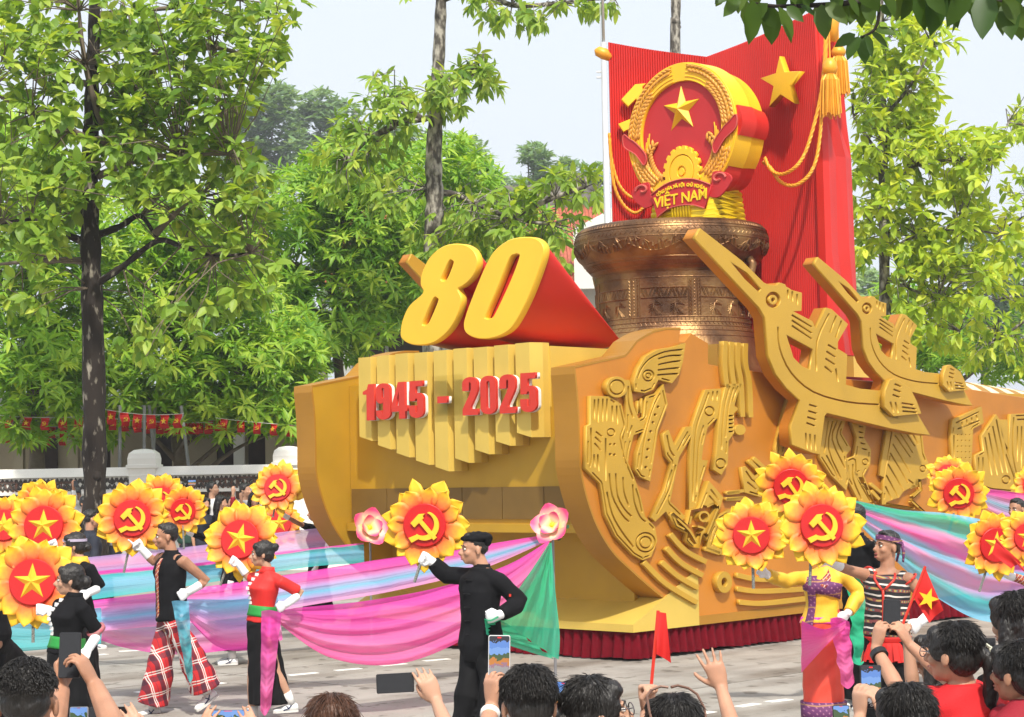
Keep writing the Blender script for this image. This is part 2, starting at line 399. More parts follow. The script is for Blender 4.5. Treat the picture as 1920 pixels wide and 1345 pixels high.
# ================================================================== BUILDINGS BEHIND THE WALL
ochre = mat('ochre_render', (.42, .36, .25), .85, 0, .10, 1.2, bump=.1)
whitew = mat('white_render', (.70, .69, .66), .8, 0, .06, 1.0)
rooftile = mat('red_roof_tile', (.42, .12, .07), .7, 0, .25, 8, bump=.3)
darkdoor = mat('dark_timber', (.045, .028, .022), .6, 0, .2, 6)
greyroof = mat('grey_slab', (.38, .38, .39), .7)
BY = 46.0
def bx(px): return at(px, 850, BY).x
def bz(px, py, Y=BY): return at(px, py, Y).z
b1 = thing('low_pavilion', 'long ochre pavilion with arched window and grey eaves behind the white wall', 'building', (bx(300), BY + 3, .1))
zt_p = bz(300, 770)
mb = MB(); mb.box(((bx(-400) + bx(700)) / 2, BY + 4, zt_p / 2), (bx(700) - bx(-400), 8, zt_p)); mb.build('wall', ochre, b1)
mb = MB(); mb.box(((bx(-420) + bx(720)) / 2, BY + 2.8, zt_p + .12), (bx(720) - bx(-420), 11.5, .26)); mb.build('roof_slab', greyroof, b1)
for px_ in (60, 160, 238, 350, 462, 520, 600):
    mb = MB(); mb.box((bx(px_), BY - 1.2, zt_p / 2), (.24, .24, zt_p)); mb.build('column', ochre if px_ != 462 else whitew, b1)
c = at(433, 850, BY - .02); arch = [(c.x - .34, bz(433, 875)), (c.x + .34, bz(433, 875))] + [(c.x + .34 * math.cos(R(a)), bz(433, 845) + .42 * math.sin(R(a))) for a in range(0, 181, 15)]
link_mesh('arched_window', plate('arched_window', [arch], .06, basis((0, BY - .005, 0), (1, 0, 0), (0, 0, 1))), darkdoor, b1)
for px_ in (85, 195, 310, 490):
    mb = MB(); mb.box((bx(px_), BY - .02, bz(px_, 840) * .5 + .4), (.62, .08, bz(px_, 800) - .2)); mb.build('doorway', darkdoor, b1)
mb = MB()  # grey gable that slopes down from the right
mb.hexa([at(418, 800, BY - 2.4), at(470, 762, BY - 2.4), at(470, 762, BY - .5), at(418, 800, BY - .5), at(418, 790, BY - 2.4), at(470, 748, BY - 2.4), at(470, 748, BY - .5), at(418, 790, BY - .5)]); mb.build('eave_board', greyroof, b1)
b2 = thing('white_house', 'white house with red tiled roof showing between the trees behind the float', 'house', (at(900, 900, 50).x, 50, 0))
HX0, HX1 = at(640, 700, 50).x, at(1132, 700, 50).x; ze = at(900, 530, 50).z; zr_ = at(900, 405, 56).z
mb = MB(); mb.box(((HX0 + HX1) / 2, 55, ze / 2), (HX1 - HX0, 10, ze)); mb.build('wall', whitew, b2)
mb = MB(); mb.hexa([(HX0 - .5, 49.3, ze - .1), (HX1 + .4, 49.3, ze - .1), (HX1 + .4, 55, zr_ - .1), (HX0 - .5, 55, zr_ - .1), (HX0 - .5, 49.3, ze + .1), (HX1 + .4, 49.3, ze + .1), (HX1 + .4, 55, zr_ + .1), (HX0 - .5, 55, zr_ + .1)])
rf = mb.build('roof', rooftile, b2)
sl_ = (Vector((0, 55, zr_)) - Vector((0, 49.3, ze))); nn_ = Vector((0, -sl_.z, sl_.y)).normalized()
tl = MB(); k = 0; x = HX0 - .45
while x < HX1 + .4:
    tl.tube([(x, 49.25, ze + .13), (x, 55, zr_ + .13)], .055, 5); x += .19
tl.build('roof_tile', rooftile, rf)['kind'] = 'stuff'
mb = MB(); mb.box(((HX0 + HX1) / 2, 55.1, zr_ + .35), (HX1 - HX0 + .6, .5, .75)); mb.build('ridge_wall', mat('weathered_grey_ridge', (.16, .155, .15), .9, 0, .5, 5, bump=.4), b2)
a_, b_ = at(1075, 430, 49.2), at(1140, 385, 49.2)
mb = MB(); mb.hexa([(a_.x, 49.2, ze - .3), (HX1 + .45, 49.2, ze - .3), (HX1 + .45, 49.4, ze - .3), (a_.x, 49.4, ze - .3), (a_.x, 49.2, a_.z), (HX1 + .45, 49.2, b_.z), (HX1 + .45, 49.4, b_.z), (a_.x, 49.4, a_.z)]); mb.build('gable', whitew, b2)
for px_ in (690, 760, 1060):
    c = at(px_, 640, 49.97); mb = MB(); mb.box((c.x, 49.97, c.z), (.9, .08, 1.3)); w_ = mb.build('window', darkdoor, b2)
# ================================================================== FLAGPOLE
steel = mat('white_steel_pole', (.66, .67, .68), .35, .5, .04)
fpY = 33.0; a_, b_ = at(1146, 700, fpY), at(1137, 80, fpY)
fp = thing('flagpole', 'tall thin pale steel flagpole beside the red backdrop', 'flagpole', (a_.x, fpY, .13))
mb = MB(); x = a_.x; mb.tube([(x, fpY, .13), (x, fpY, b_.z), ], [.075, .055], 12); mb.build('pole', steel, fp, smooth=True)
mb = MB(); mb.tube([(x, fpY, b_.z), (x, fpY, b_.z + 5)], [.03, .02], 8); mb.build('mast', steel, fp, smooth=True)
mb = MB(); mb.tube([(x - .05, fpY - .06, 3), (x - .05, fpY - .06, b_.z + 4.5)], .006, 4); mb.build('halyard', steel, fp)
for zz_ in (at(1137, 135, fpY).z, at(1137, 145, fpY).z): mb = MB(); mb.box((x - .06, fpY, zz_), (.16, .05, .03)); mb.build('bracket', steel, fp)
mb = MB(); mb.box((x, fpY, .2), (.6, .6, .14)); mb.build('base', paving, fp)

# ================================================================== TREES
def leaf_tmpl(wd, droop, fold):
    xs = (0, .18, .45, .75, 1.0); ws = (0, .36, .5, .34, 0)
    V_ = []; 
    for x, w_ in zip(xs, ws): V_.append((x, 0, -droop * x * x))
    for sgn in (1, -1):
        for x, w_ in zip(xs[1:4], ws[1:4]): V_.append((x, sgn * w_ * wd, -droop * x * x + fold * w_ * wd))
    F_ = []
    L, Rr = (5, 6, 7), (8, 9, 10)
    F_ += [(0, 1, 5), (0, 8, 1), (1, 6, 5), (1, 2, 6), (1, 8, 9), (1, 9, 2), (2, 7, 6), (2, 3, 7), (2, 9, 10), (2, 10, 3), (3, 4, 7), (3, 10, 4)]
    return np.array(V_), np.array(F_, dtype=np.int32)
class Leaves:
    def __init__(s): s.P = []; s.D = []; s.N = []; s.S = []; s.T = []
    def rosette(s, p, axis, n, L, spread=1.0, droop=.3, tint=.5, tv=.18, up=.0):
        axis = Vector(axis).normalized(); x, y = perp(axis); a0 = random.random() * 6.3
        for k in range(n):
            a = a0 + 2.399 * k; out = x * math.cos(a) + y * math.sin(a); e = spread * (.5 + .7 * random.random())
            d = (axis * (1 - .35 * e) + out * e + Vector((0, 0, -droop * (.4 + random.random()) + up))).normalized()
            nrm = (axis * .7 + Vector((0, 0, .8)) + Vector((random.gauss(0, .35), random.gauss(0, .35), 0)))
            nrm = nrm - d * nrm.dot(d)
            if nrm.length < 1e-3: nrm = perp(d)[0]
            nrm.normalize()
            s.P.append(p + d * (.04 * L) + Vector((random.gauss(0, .06 * L), random.gauss(0, .06 * L), random.gauss(0, .06 * L)))); s.D.append(d); s.N.append(nrm)
            s.S.append(L * (.65 + .55 * random.random())); s.T.append(min(.98, max(.02, tint + random.gauss(0, tv))))
    def arrays(s):
        return np.array(s.P), np.array(s.D), np.array(s.N), np.array(s.S), np.array(s.T)
def leaf_mesh(name, P, D, N, S_, T_, tm):
    V_, F_ = tm; Yv = np.cross(N, D)
    w_ = P[:, None, :] + S_[:, None, None] * (V_[None, :, 0:1] * D[:, None, :] + V_[None, :, 1:2] * Yv[:, None, :] + V_[None, :, 2:3] * N[:, None, :])
    nv = V_.shape[0]; F = (F_[None] + (np.arange(len(P)) * nv)[:, None, None]).reshape(-1, 3)
    return fast_mesh(name, w_.reshape(-1, 3), F, True, tint=np.repeat(T_, nv))
def foliage(tree, L, tm, m, singles=0, region=None, name='foliage'):
    """the crown: the largest visible leaves one by one (parts), the rest as one stuff part"""
    P, D, N, S_, T_ = L.arrays(); n = len(P); idx = np.arange(n)
    pick = np.zeros(n, bool)
    if singles:
        d = P - np.array(CAM); f = np.array(_F); r = np.array(_R); u = np.array(_U)
        zc = d @ f; px = CX + F_PX * (d @ r) / zc; py = CY - F_PX * (d @ u) / zc
        ok = (px > -10) & (px < 1930) & (py > -10) & (py < 1300)
        score = np.where(ok, S_ / zc, -1) + 0; 
        # front leaves first: near the camera side of the crown
        score = np.where(ok, S_ / zc * 1000 - .35 * (P[:, 1] - P[:, 1].min()), -1e9)
        order = np.argsort(-score)[:singles]; pick[order] = True
        V_, F_ = tm; variants = {}
        for i in order:
            q_ = int(T_[i] * 7); 
            if q_ not in variants:
                me = fast_mesh('leaf', V_, F_, True, tint=np.full(len(V_), (q_ + .5) / 7)); me.materials.append(m); variants[q_] = me
            o = bpy.data.objects.new('leaf', variants[q_]); COL.objects.link(o); o.parent = tree
            d_, n_ = Vector(D[i]), Vector(N[i]); y_ = n_.cross(d_)
            B = basis(Vector(P[i]) - LOC[tree.name], d_ * S_[i], y_ * S_[i], n_ * S_[i]); o.matrix_local = B
    rest = ~pick
    if rest.any():
        me = leaf_mesh(name, P[rest], D[rest], N[rest], S_[rest], T_[rest], tm)
        o = link_mesh(name, me, m, tree); o['kind'] = 'stuff'
bark_dark = mat('dark_mottled_bark', (.030, .021, .016), .9, 0, .3, 11, bump=.8, bscale=22, col2=(.30, .27, .22), stretch=(1, 1, .35))
bsdf(bark_dark)
for e_, p_ in zip(MATS['dark_mottled_bark'].node_tree.nodes['Color Ramp'].color_ramp.elements, (.58, .70)): e_.position = p_
bark_grey = mat('grey_mottled_bark', (.10, .085, .07), .9, 0, .3, 9, bump=.8, bscale=30, col2=(.38, .35, .30), stretch=(1, 1, .45))
for e_, p_ in zip(MATS['grey_mottled_bark'].node_tree.nodes['Color Ramp'].color_ramp.elements, (.45, .62)): e_.position = p_
twig_m = mat('twig_bark', (.16, .125, .09), .9, 0, .2, 8)
lf_big = leaf_mat('leaf_broad', (.090, .200, .018), (.265, .415, .052), (.530, .620, .105), .45)
lf_mango = leaf_mat('leaf_mango', (.065, .200, .014), (.245, .450, .045), (.540, .660, .090), .42)
lf_far = leaf_mat('leaf_far_hazed', (.085, .165, .065), (.165, .290, .105), (.27, .40, .15), .35)  # pale tones put part of the distance haze into the leaf colour
lf_shade = leaf_mat('leaf_near_shaded', (.030, .080, .012), (.060, .120, .014), (.11, .17, .022), .42)  # dark tones put the backlit shade of the branch into the leaf colour
lf_right = leaf_mat('leaf_yellowgreen', (.120, .240, .018), (.360, .500, .036), (.640, .700, .080), .45)
def trunk_path(name, pts, rad, tree, m, n=12, knots=0):
    pts = [Vector(p) for p in pts]
    q_ = catmull([tuple(p) for p in pts], 6, False); rr = np.interp(np.linspace(0, len(rad) - 1, len(q_)), range(len(rad)), rad)
    rr = [r * (1 + .07 * math.sin(i * 1.7) + .05 * math.sin(i * 4.1)) for i, r in enumerate(rr)]
    mb = MB(); mb.tube(q_, rr, n); 
    for k in range(knots):
        i = random.randrange(3, len(q_) - 2); a = random.random() * 6.28; mb.ell(Vector(q_[i]) + Vector((math.cos(a), math.sin(a), 0)) * rr[i] * .9, rr[i] * .4, rr[i] * .4, rr[i] * .5, None, 7, 5)
    return mb.build(name, m, tree, smooth=True)
def sprays(tree, L, limbs, blobs, Y, dY, leafL, n_leaf, tint, m_twig, droop=.3, spread=1.0, up=0.0, twigs=True):
    """blobs: (px, py, rx, ry, count) of leaf rosettes in photo pixels round depth Y; each rosette hangs on its own twig"""
    pts = [(Vector(p), Vector(p)) for limb in limbs for p in limb]
    tw = MB()
    for (px, py, rx, ry, cnt) in blobs:
        for _ in range(cnt):
            a = random.random() * 6.28; r_ = math.sqrt(random.random())
            y = Y + random.gauss(0, dY * .5)
            p = at(px + rx * r_ * math.cos(a), py + ry * r_ * math.sin(a), y)
            best = min(pts, key=lambda q__: (q__[0] - p).length + (0 if q__[0].z < p.z + .6 else .5))[0] if pts else p - Vector((0, 0, .4))
            ax = (p - best); ax = ax.normalized() if ax.length > 1e-3 else Vector((0, 0, 1))
            ax = (ax + Vector((random.gauss(0, .4), random.gauss(0, .4), random.gauss(.25, .3)))).normalized()
            L.rosette(p, ax, max(3, int(random.gauss(n_leaf, 1.5))), leafL, spread, droop, tint + random.gauss(0, .12), up=up)
            if twigs and random.random() < twigs and (p - best).length < 3.0:
                mid = best.lerp(p, .5) + Vector((random.gauss(0, .12), random.gauss(0, .12), random.gauss(.12, .12)))
                tw.tube([best, best.lerp(mid, .55) , mid, p], [.016, .013, .010, .006], 4)
    if tw.v: o = tw.build('twig', m_twig, tree); o['kind'] = 'stuff'
def P3(l, Y): return [at(p[0], p[1], Y + (p[2] if len(p) > 2 else 0)) for p in l]
# --- T1 : the big tree left, trunk in front of the wall
Y1 = 31.6
t1 = thing('street_tree', 'big broad leaved tree with dark mottled trunk standing in front of the white wall', 'tree', (at(178, 930, Y1).x, Y1, .13), 'tall street trees')
base = at(178, 930, Y1); 
trunk_path('trunk', [(base.x + .02, Y1, .1)] + P3([(178, 930), (176, 700), (171, 500), (168, 350), (172, 200), (176, 80), (178, -60)], Y1), [.30, .20, .195, .175, .15, .125, .11, .08], t1, bark_dark, 16, 5)
tipz = at(178, -400, Y1)
limbs1 = [P3([(170, 540), (230, 500, -.2), (295, 452, -.4), (340, 462, -.6), (400, 480, -.8), (470, 475, -1.0)], Y1), P3([(172, 445), (225, 425, .2), (262, 405, .3), (290, 440, -.1), (300, 455, -.4)], Y1), P3([(160, 455), (100, 430, -.2), (60, 412, -.3), (0, 420, -.5)], Y1), P3([(160, 490), (110, 488, .3), (40, 492, .6), (-40, 500, .8)], Y1),
          P3([(205, 262), (180, 200, -.2), (160, 120, -.3), (148, 20, -.4), (145, -80, -.4)], Y1), P3([(200, 270, .1), (130, 245, -.5), (60, 215, -.7), (-20, 170, -.9)], Y1), P3([(172, 160), (130, 152, .3), (90, 170, .5)], Y1), P3([(185, 200), (240, 170, .5), (310, 110, .9), (370, 30, 1.0), (390, -20, 1.0)], Y1), P3([(185, 330), (260, 300, -.5), (340, 290, -.8), (430, 290, -1.0)], Y1),
          P3([(290, 440, -.3), (330, 400, -.3), (370, 370, -.4)], Y1), P3([(178, 30), (240, 22, .3), (330, 14, .5), (450, 0, .6)], Y1), P3([(300, 100, .9), (400, 90, .6), (480, 110, .4)], Y1)]
for i, l in enumerate(limbs1): trunk_path('limb', l, [.075, .055, .045, .03, .022], t1, bark_dark if i < 3 else twig_m, 8)
L1 = Leaves()
blobs1 = [(60, 60, 90, 70, 46), (60, 180, 90, 70, 40), (230, 90, 60, 80, 24), (300, 60, 110, 60, 40), (420, 60, 110, 70, 46), (480, 110, 55, 50, 20), (330, 150, 110, 70, 46), (250, 190, 80, 60, 30), (440, 170, 60, 60, 18), (330, 240, 130, 60, 46), (210, 240, 90, 50, 20), (90, 290, 100, 60, 34), (220, 320, 110, 60, 34), (380, 310, 100, 60, 40), (450, 350, 60, 70, 22), (300, 350, 80, 40, 18), (80, 380, 90, 50, 30), (60, 440, 80, 40, 22), (430, 430, 80, 70, 34), (350, 420, 50, 40, 10), (470, 500, 60, 60, 16), (330, 600, 70, 50, 16), (440, 560, 40, 30, 6), (40, 540, 60, 60, 14), (530, 20, 40, 50, 9), (100, 110, 60, 50, 14), (20, 320, 50, 60, 16), (200, -50, 300, 60, 50), (250, 650, 40, 30, 6)]
blobs1 = [(a, b_, c, d_, int(n_ * 1.55)) for a, b_, c, d_, n_ in blobs1]
sprays(t1, L1, limbs1 + [P3([(170, y) for y in range(-60, 480, 40)], Y1)], blobs1, Y1 - .3, 2.2, .262, 7, .42, twig_m, droop=.55, twigs=.45)
leafA = leaf_tmpl(.52, .16, .30)
foliage(t1, L1, leafA, lf_big, 300)
# --- T2 : slender mottled trunk rising behind the number
Y2 = 39.0
t2 = thing('street_tree', 'slender grey mottled trunk behind the yellow number with drooping leaf sprays', 'tree', (at(812, 700, Y2).x, Y2, .13), 'tall street trees')
b_ = at(812, 700, Y2)
trunk_path('trunk', [(b_.x, Y2, .1), (b_.x, Y2, 2.5)] + P3([(812, 480), (815, 380), (813, 300), (817, 220), (822, 120), (826, 30), (829, -80)], Y2), [.26, .22, .20, .19, .175, .155, .135, .12, .11], t2, bark_grey, 16, 4)
limbs2 = [P3([(815, 362), (850, 364), (890, 380, -.4), (960, 410, -.8), (1030, 420, -1)], Y2), P3([(816, 215), (790, 225), (740, 235, -.3), (690, 285, -.5)], Y2), P3([(818, 180), (850, 165, -.2), (890, 140, -.3)], Y2), P3([(812, 362), (800, 355)], Y2), P3([(790, 225), (740, 180, .2), (700, 150, .3)], Y2), P3([(826, 0), (900, -20, -.3), (960, 10, -.5), (1050, 6, -.6), (1150, -6, -.8)], Y2), P3([(960, 405, -.8), (1040, 370, -.8), (1100, 350, -.8)], Y2), P3([(740, 235, -.3), (690, 262, -.5), (650, 300, -.6)], Y2)]
for l in limbs2: trunk_path('limb', l, [.085, .06, .045, .03], t2, bark_grey, 8)
L2 = Leaves()
blobs2 = [(905, 120, 25, 20, 7), (880, 150, 45, 30, 16), (920, 160, 20, 20, 5), (830, 165, 40, 30, 16), (820, 200, 45, 20, 10), (715, 155, 22, 15, 5), (745, 165, 20, 15, 4), (700, 195, 45, 20, 12), (750, 205, 40, 30, 12), (660, 235, 40, 35, 12), (720, 250, 55, 35, 16), (640, 300, 45, 50, 16), (700, 320, 60, 50, 20), (720, 365, 50, 30, 12), (620, 350, 40, 30, 6), (870, 400, 60, 40, 22), (940, 400, 60, 45, 24), (1000, 380, 45, 40, 16), (1060, 350, 40, 40, 14), (1100, 350, 34, 34, 12), (900, 450, 90, 35, 24), (1000, 440, 70, 35, 18), (1070, 430, 45, 30, 8), (800, 450, 50, 30, 12), (905, 5, 25, 20, 6), (960, 30, 60, 22, 16), (1000, 45, 25, 15, 6), (1040, 10, 30, 14, 5), (1080, 5, 25, 14, 5), (1110, 12, 25, 14, 8), (1150, 8, 14, 12, 4), (1060, 470, 60, 30, 8), (880, -40, 200, 40, 20)]
blobs2 = [(a, b_, c, d_, int(n_ * 1.35)) for a, b_, c, d_, n_ in blobs2]
sprays(t2, L2, limbs2, blobs2, Y2 - .5, 1.2, .30, 7, .50, bark_grey, droop=.75, twigs=.5)
foliage(t2, L2, leaf_tmpl(.36, .22, .3), lf_big, 300)
# --- T3 : bare trunk seen against the sky above the backdrop
Y3 = 50.0; b_ = at(1265, 700, Y3)
t3 = thing('street_tree', 'straight bare trunk rising against the sky above the red backdrop', 'tree', (b_.x, Y3, .1), 'tall street trees')
tp = at(1268, -160, Y3)
trunk_path('trunk', [(b_.x, Y3, .1), (b_.x, Y3, 4)] + P3([(1266, 90), (1267, 40), (1268, -160)], Y3), [.22, .19, .14, .13, .11], t3, bark_grey, 12, 2)
L3 = Leaves(); sprays(t3, L3, [P3([(1268, -150), (1200, -190), (1340, -200), (1270, -240)], Y3)], [(1270, -190, 140, 70, 50)], Y3, 2, .3, 7, .45, bark_grey, .6)
foliage(t3, L3, leaf_tmpl(.36, .22, .3), lf_big)
# --- T4 : leafy tree right of the backdrop
Y4 = 40.0; b_ = at(1660, 700, Y4)
t4 = thing('street_tree', 'leafy yellow green tree with a straight trunk right of the red backdrop', 'tree', (b_.x, Y4, .1), 'tall street trees')
trunk_path('trunk', [(b_.x, Y4, .1), (b_.x, Y4, 2)] + P3([(1659, 560), (1658, 450), (1656, 300), (1654, 160), (1652, 40), (1652, -40)], Y4), [.2, .17, .12, .11, .10, .085, .06, .04], t4, bark_grey, 12, 2)
limbs4 = [P3([(1660, 480), (1720, 440, -.4), (1800, 430, -.6), (1880, 440, -.8)], Y4), P3([(1657, 350), (1720, 310, -.4), (1800, 300, -.6), (1860, 310, -.8)], Y4), P3([(1656, 220), (1700, 170, -.3), (1750, 90, -.4)], Y4), P3([(1657, 300), (1620, 250, -.3), (1600, 220, -.4)], Y4), P3([(1659, 520), (1700, 540, -.4), (1760, 560, -.6)], Y4), P3([(1660, 560), (1720, 600), (1800, 620, -.5)], Y4)]
for l in limbs4: trunk_path('limb', l, [.05, .04, .03, .02], t4, bark_grey, 7)
L4 = Leaves()
blobs4 = [(1660, 60, 50, 60, 22), (1720, 50, 60, 30, 12), (1690, 110, 60, 50, 26), (1750, 80, 40, 20, 7), (1640, 170, 45, 55, 24), (1700, 190, 55, 50, 26), (1740, 170, 25, 40, 8), (1640, 260, 50, 50, 26), (1710, 270, 60, 45, 28), (1770, 260, 40, 30, 12), (1830, 290, 50, 35, 18), (1860, 280, 22, 40, 8), (1640, 350, 55, 50, 26), (1720, 340, 60, 40, 22), (1790, 320, 50, 45, 20), (1820, 370, 45, 25, 12), (1640, 430, 50, 45, 18), (1700, 430, 50, 50, 22), (1760, 470, 70, 50, 32), (1850, 430, 70, 35, 24), (1800, 520, 80, 50, 34), (1720, 540, 60, 50, 22), (1870, 500, 50, 50, 20), (1760, 600, 70, 45, 26), (1680, 620, 60, 50, 22), (1620, 470, 25, 30, 5)]
blobs4 = [(a, b_, c, d_, int(n_ * 1.6)) for a, b_, c, d_, n_ in blobs4]
sprays(t4, L4, limbs4 + [P3([(1656, y) for y in range(40, 560, 40)], Y4)], blobs4, Y4 - .2, 1.8, .31, 7, .52, bark_grey, droop=.6, twigs=.4)
foliage(t4, L4, leaf_tmpl(.42, .18, .3), lf_right, 300)
# --- T5 : tree at the right edge, farther
Y5 = 44.0; b_ = at(2010, 700, Y5)
t5 = thing('street_tree', 'tree at the far right edge with olive leaf sprays reaching into view', 'tree', (b_.x, Y5, .1), 'tall street trees')
trunk_path('trunk', [(b_.x, Y5, .1), (b_.x, Y5, 4)] + P3([(2010, 400), (2012, 100), (2014, -80)], Y5), [.2, .18, .14, .11, .08], t5, bark_grey, 10)
limbs5 = [P3([(2010, 560), (1940, 590), (1870, 640)], Y5), P3([(2010, 400), (1940, 400), (1880, 430)], Y5), P3([(2012, 260), (1950, 240), (1890, 230)], Y5), P3([(2010, 500), (1950, 520), (1890, 560)], Y5)]
for l in limbs5: trunk_path('limb', l, [.06, .04, .025], t5, bark_grey, 7)
L5 = Leaves(); sprays(t5, L5, limbs5, [(1900, 235, 30, 25, 10), (1915, 215, 25, 20, 5), (1900, 345, 25, 25, 6), (1890, 410, 40, 30, 12), (1910, 460, 30, 40, 10), (1880, 600, 50, 50, 20), (1900, 660, 50, 40, 18), (1840, 650, 50, 40, 16), (1960, 500, 50, 120, 40), (1980, 250, 50, 120, 40), (1850, 560, 30, 30, 7)], Y5, 1.6, .30, 7, .55, bark_grey, droop=.6)
foliage(t5, L5, leaf_tmpl(.4, .18, .3), lf_right, 120)
# --- mango trees behind the wall
def mango(label, trunk_px, Y, blobs, m=lf_mango, tint=.5, leafL=.33, dY=2.6, singles=0, nl=10, wd=.24):
    b_ = at(trunk_px, 850, Y); t = thing('mango_tree', label, 'tree', (b_.x, Y, .1), 'mango trees behind the wall')
    top = min(b[1] for b in blobs); zt = at(trunk_px, top + 120, Y).z
    trunk_path('trunk', [(b_.x, Y, .05), (b_.x + .1, Y, zt * .35), (b_.x - .1, Y + .2, zt * .7), (b_.x, Y, zt)], [.2, .16, .11, .05], t, twig_m, 10)
    limbs = []
    for bl in blobs:
        c = at(bl[0], bl[1], Y + random.gauss(0, .8)); z0 = max(1.8, min(zt, c.z - abs(c.x - b_.x) * .6))
        l = [Vector((b_.x, Y, z0)), Vector((b_.x, Y, z0)).lerp(c, .5) + Vector((0, 0, .25)), c]; limbs.append([l[1], c, l[1].lerp(c, .5)])
        trunk_path('limb', l, [.07, .045, .02], t, twig_m, 6)
    L = Leaves()
    for (px, py, rx, ry, cnt) in blobs:
        c0 = at(px, py, Y)
        for _ in range(int(cnt * 1.5)):
            # on a lumpy shell, thinner inside
            a = random.random() * 6.28; r_ = random.random() ** .5; y = Y + random.gauss(-.2, dY * .5) * (1.15 - r_ * .6)
            p = at(px + rx * r_ * math.cos(a), py + ry * r_ * math.sin(a), y)
            ax = (Vector(((p.x - c0.x) * .5, -.55 + random.gauss(0, .4), .75 + (p.z - c0.z) * .25)) + Vector((random.gauss(0, .3), random.gauss(0, .3), 0))).normalized()
            L.rosette(p, ax, int(max(5, random.gauss(nl, 2))), leafL, 1.25, .42, tint + random.gauss(0, .14), .12)
    foliage(t, L, leaf_tmpl(wd, .25, .35), m, singles)
    return t
mango('dense mango tree at the left edge behind the big dark trunk', 60, 38.5, [(30, 300, 90, 80, 90), (110, 420, 90, 80, 100), (20, 480, 90, 90, 110), (110, 580, 90, 90, 130), (20, 640, 80, 90, 120), (90, 720, 90, 70, 120), (-60, 500, 60, 200, 90), (150, 680, 60, 80, 60), (20, 800, 60, 30, 30), (130, 800, 30, 34, 16), (60, 826, 30, 16, 8), (-30, 250, 60, 80, 40)])
mango('broad mango tree hanging over the flag strings between trunk and float', 330, 40.0, [(260, 430, 90, 90, 100), (360, 420, 90, 80, 100), (250, 560, 80, 90, 110), (350, 540, 90, 80, 120), (450, 600, 90, 90, 120), (300, 680, 100, 70, 130), (420, 700, 100, 70, 130), (520, 690, 80, 80, 110), (350, 770, 80, 40, 56), (470, 770, 70, 45, 50), (560, 760, 45, 50, 40), (230, 740, 50, 60, 44), (420, 490, 80, 70, 80), (560, 640, 50, 60, 50), (400, 800, 40, 25, 14), (215, 800, 26, 26, 10), (330, 806, 30, 16, 8), (545, 800, 24, 24, 10)], tint=.56)
mango('rounded mango tree between the hazy trees and the slender trunk', 640, 44.0, [(560, 380, 70, 70, 80), (620, 340, 70, 70, 90), (680, 310, 70, 70, 90), (560, 470, 80, 80, 110), (660, 430, 90, 90, 130), (740, 370, 70, 90, 100), (620, 560, 90, 80, 120), (720, 520, 70, 80, 100), (520, 560, 60, 80, 60), (600, 650, 90, 40, 80), (500, 480, 50, 70, 50), (700, 600, 60, 50, 60), (690, 470, 60, 60, 60), (760, 520, 30, 60, 40), (760, 440, 40, 50, 40)], tint=.5)
mango('rounded mango tree right of the slender trunk behind the number', 870, 47.0, [(840, 300, 60, 50, 60), (880, 350, 60, 60, 70), (860, 430, 70, 70, 80), (800, 320, 50, 60, 50), (930, 400, 60, 50, 60), (1000, 430, 60, 40, 40), (780, 440, 60, 70, 60), (920, 470, 70, 40, 40)], tint=.5)
mango('low bushy tree right of the float under the yellow green tree', 1760, 47.0, [(1640, 640, 60, 50, 60), (1720, 650, 70, 50, 70), (1800, 660, 70, 40, 70), (1680, 560, 50, 40, 30), (1880, 680, 60, 40, 50), (1940, 640, 60, 80, 50), (1620, 700, 50, 30, 30), (1800, 600, 50, 40, 30)], tint=.45)
# --- hazy trees far behind
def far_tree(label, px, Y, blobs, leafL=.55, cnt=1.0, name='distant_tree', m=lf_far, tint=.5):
    Y *= 1.9; leafL *= 1.45; b_ = at(px, 850, Y); t = thing(name, label, 'tree', (b_.x, Y, 0), 'distant trees')
    top = min(b[1] for b in blobs); c = at(px, top + 60, Y)
    trunk_path('trunk', [(b_.x, Y, 0), (b_.x, Y, c.z * .5), (c.x, Y, c.z)], [.5, .35, .12], t, twig_m, 8)
    for bl in blobs:
        cc = at(bl[0], bl[1], Y); trunk_path('limb', [Vector((b_.x, Y, c.z * .55)), Vector((b_.x, Y, c.z * .6)).lerp(cc, .5) + Vector((0, 0, .4)), cc], [.2, .12, .05], t, twig_m, 5)
    L = Leaves()
    for (qx, qy, rx, ry, n_) in blobs:
        for _ in range(int(n_ * cnt * 1.9)):
            a = random.random() * 6.28; r_ = random.random() ** .45
            p = at(qx + rx * r_ * math.cos(a), qy + ry * r_ * math.sin(a), Y + random.gauss(0, 2.6))
            L.rosette(p, (random.gauss(0, .5), -.3, 1), 6, leafL, 1.2, .3, tint + random.gauss(0, .15), .15)
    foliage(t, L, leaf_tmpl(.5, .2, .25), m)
far_tree('tall hazy tree left of the pair rising behind the mango trees', 480, 95, [(480, 210, 45, 45, 120), (520, 185, 35, 30, 80), (450, 260, 45, 50, 110), (520, 260, 50, 50, 130), (490, 320, 55, 50, 120), (440, 330, 40, 50, 60), (500, 380, 50, 40, 60)])
far_tree('tall hazy tree right of the pair rising behind the mango trees', 610, 100, [(600, 200, 40, 30, 90), (640, 230, 40, 40, 90), (580, 250, 45, 50, 120), (640, 290, 50, 40, 90), (700, 260, 30, 30, 40), (590, 320, 50, 40, 80), (740, 250, 40, 25, 40), (770, 265, 35, 25, 30)])
far_tree('hazy round tree just right of the slender trunk', 890, 105, [(880, 300, 35, 40, 60), (900, 340, 30, 40, 60), (930, 360, 40, 30, 50), (970, 360, 40, 25, 50), (1000, 370, 40, 30, 40)])
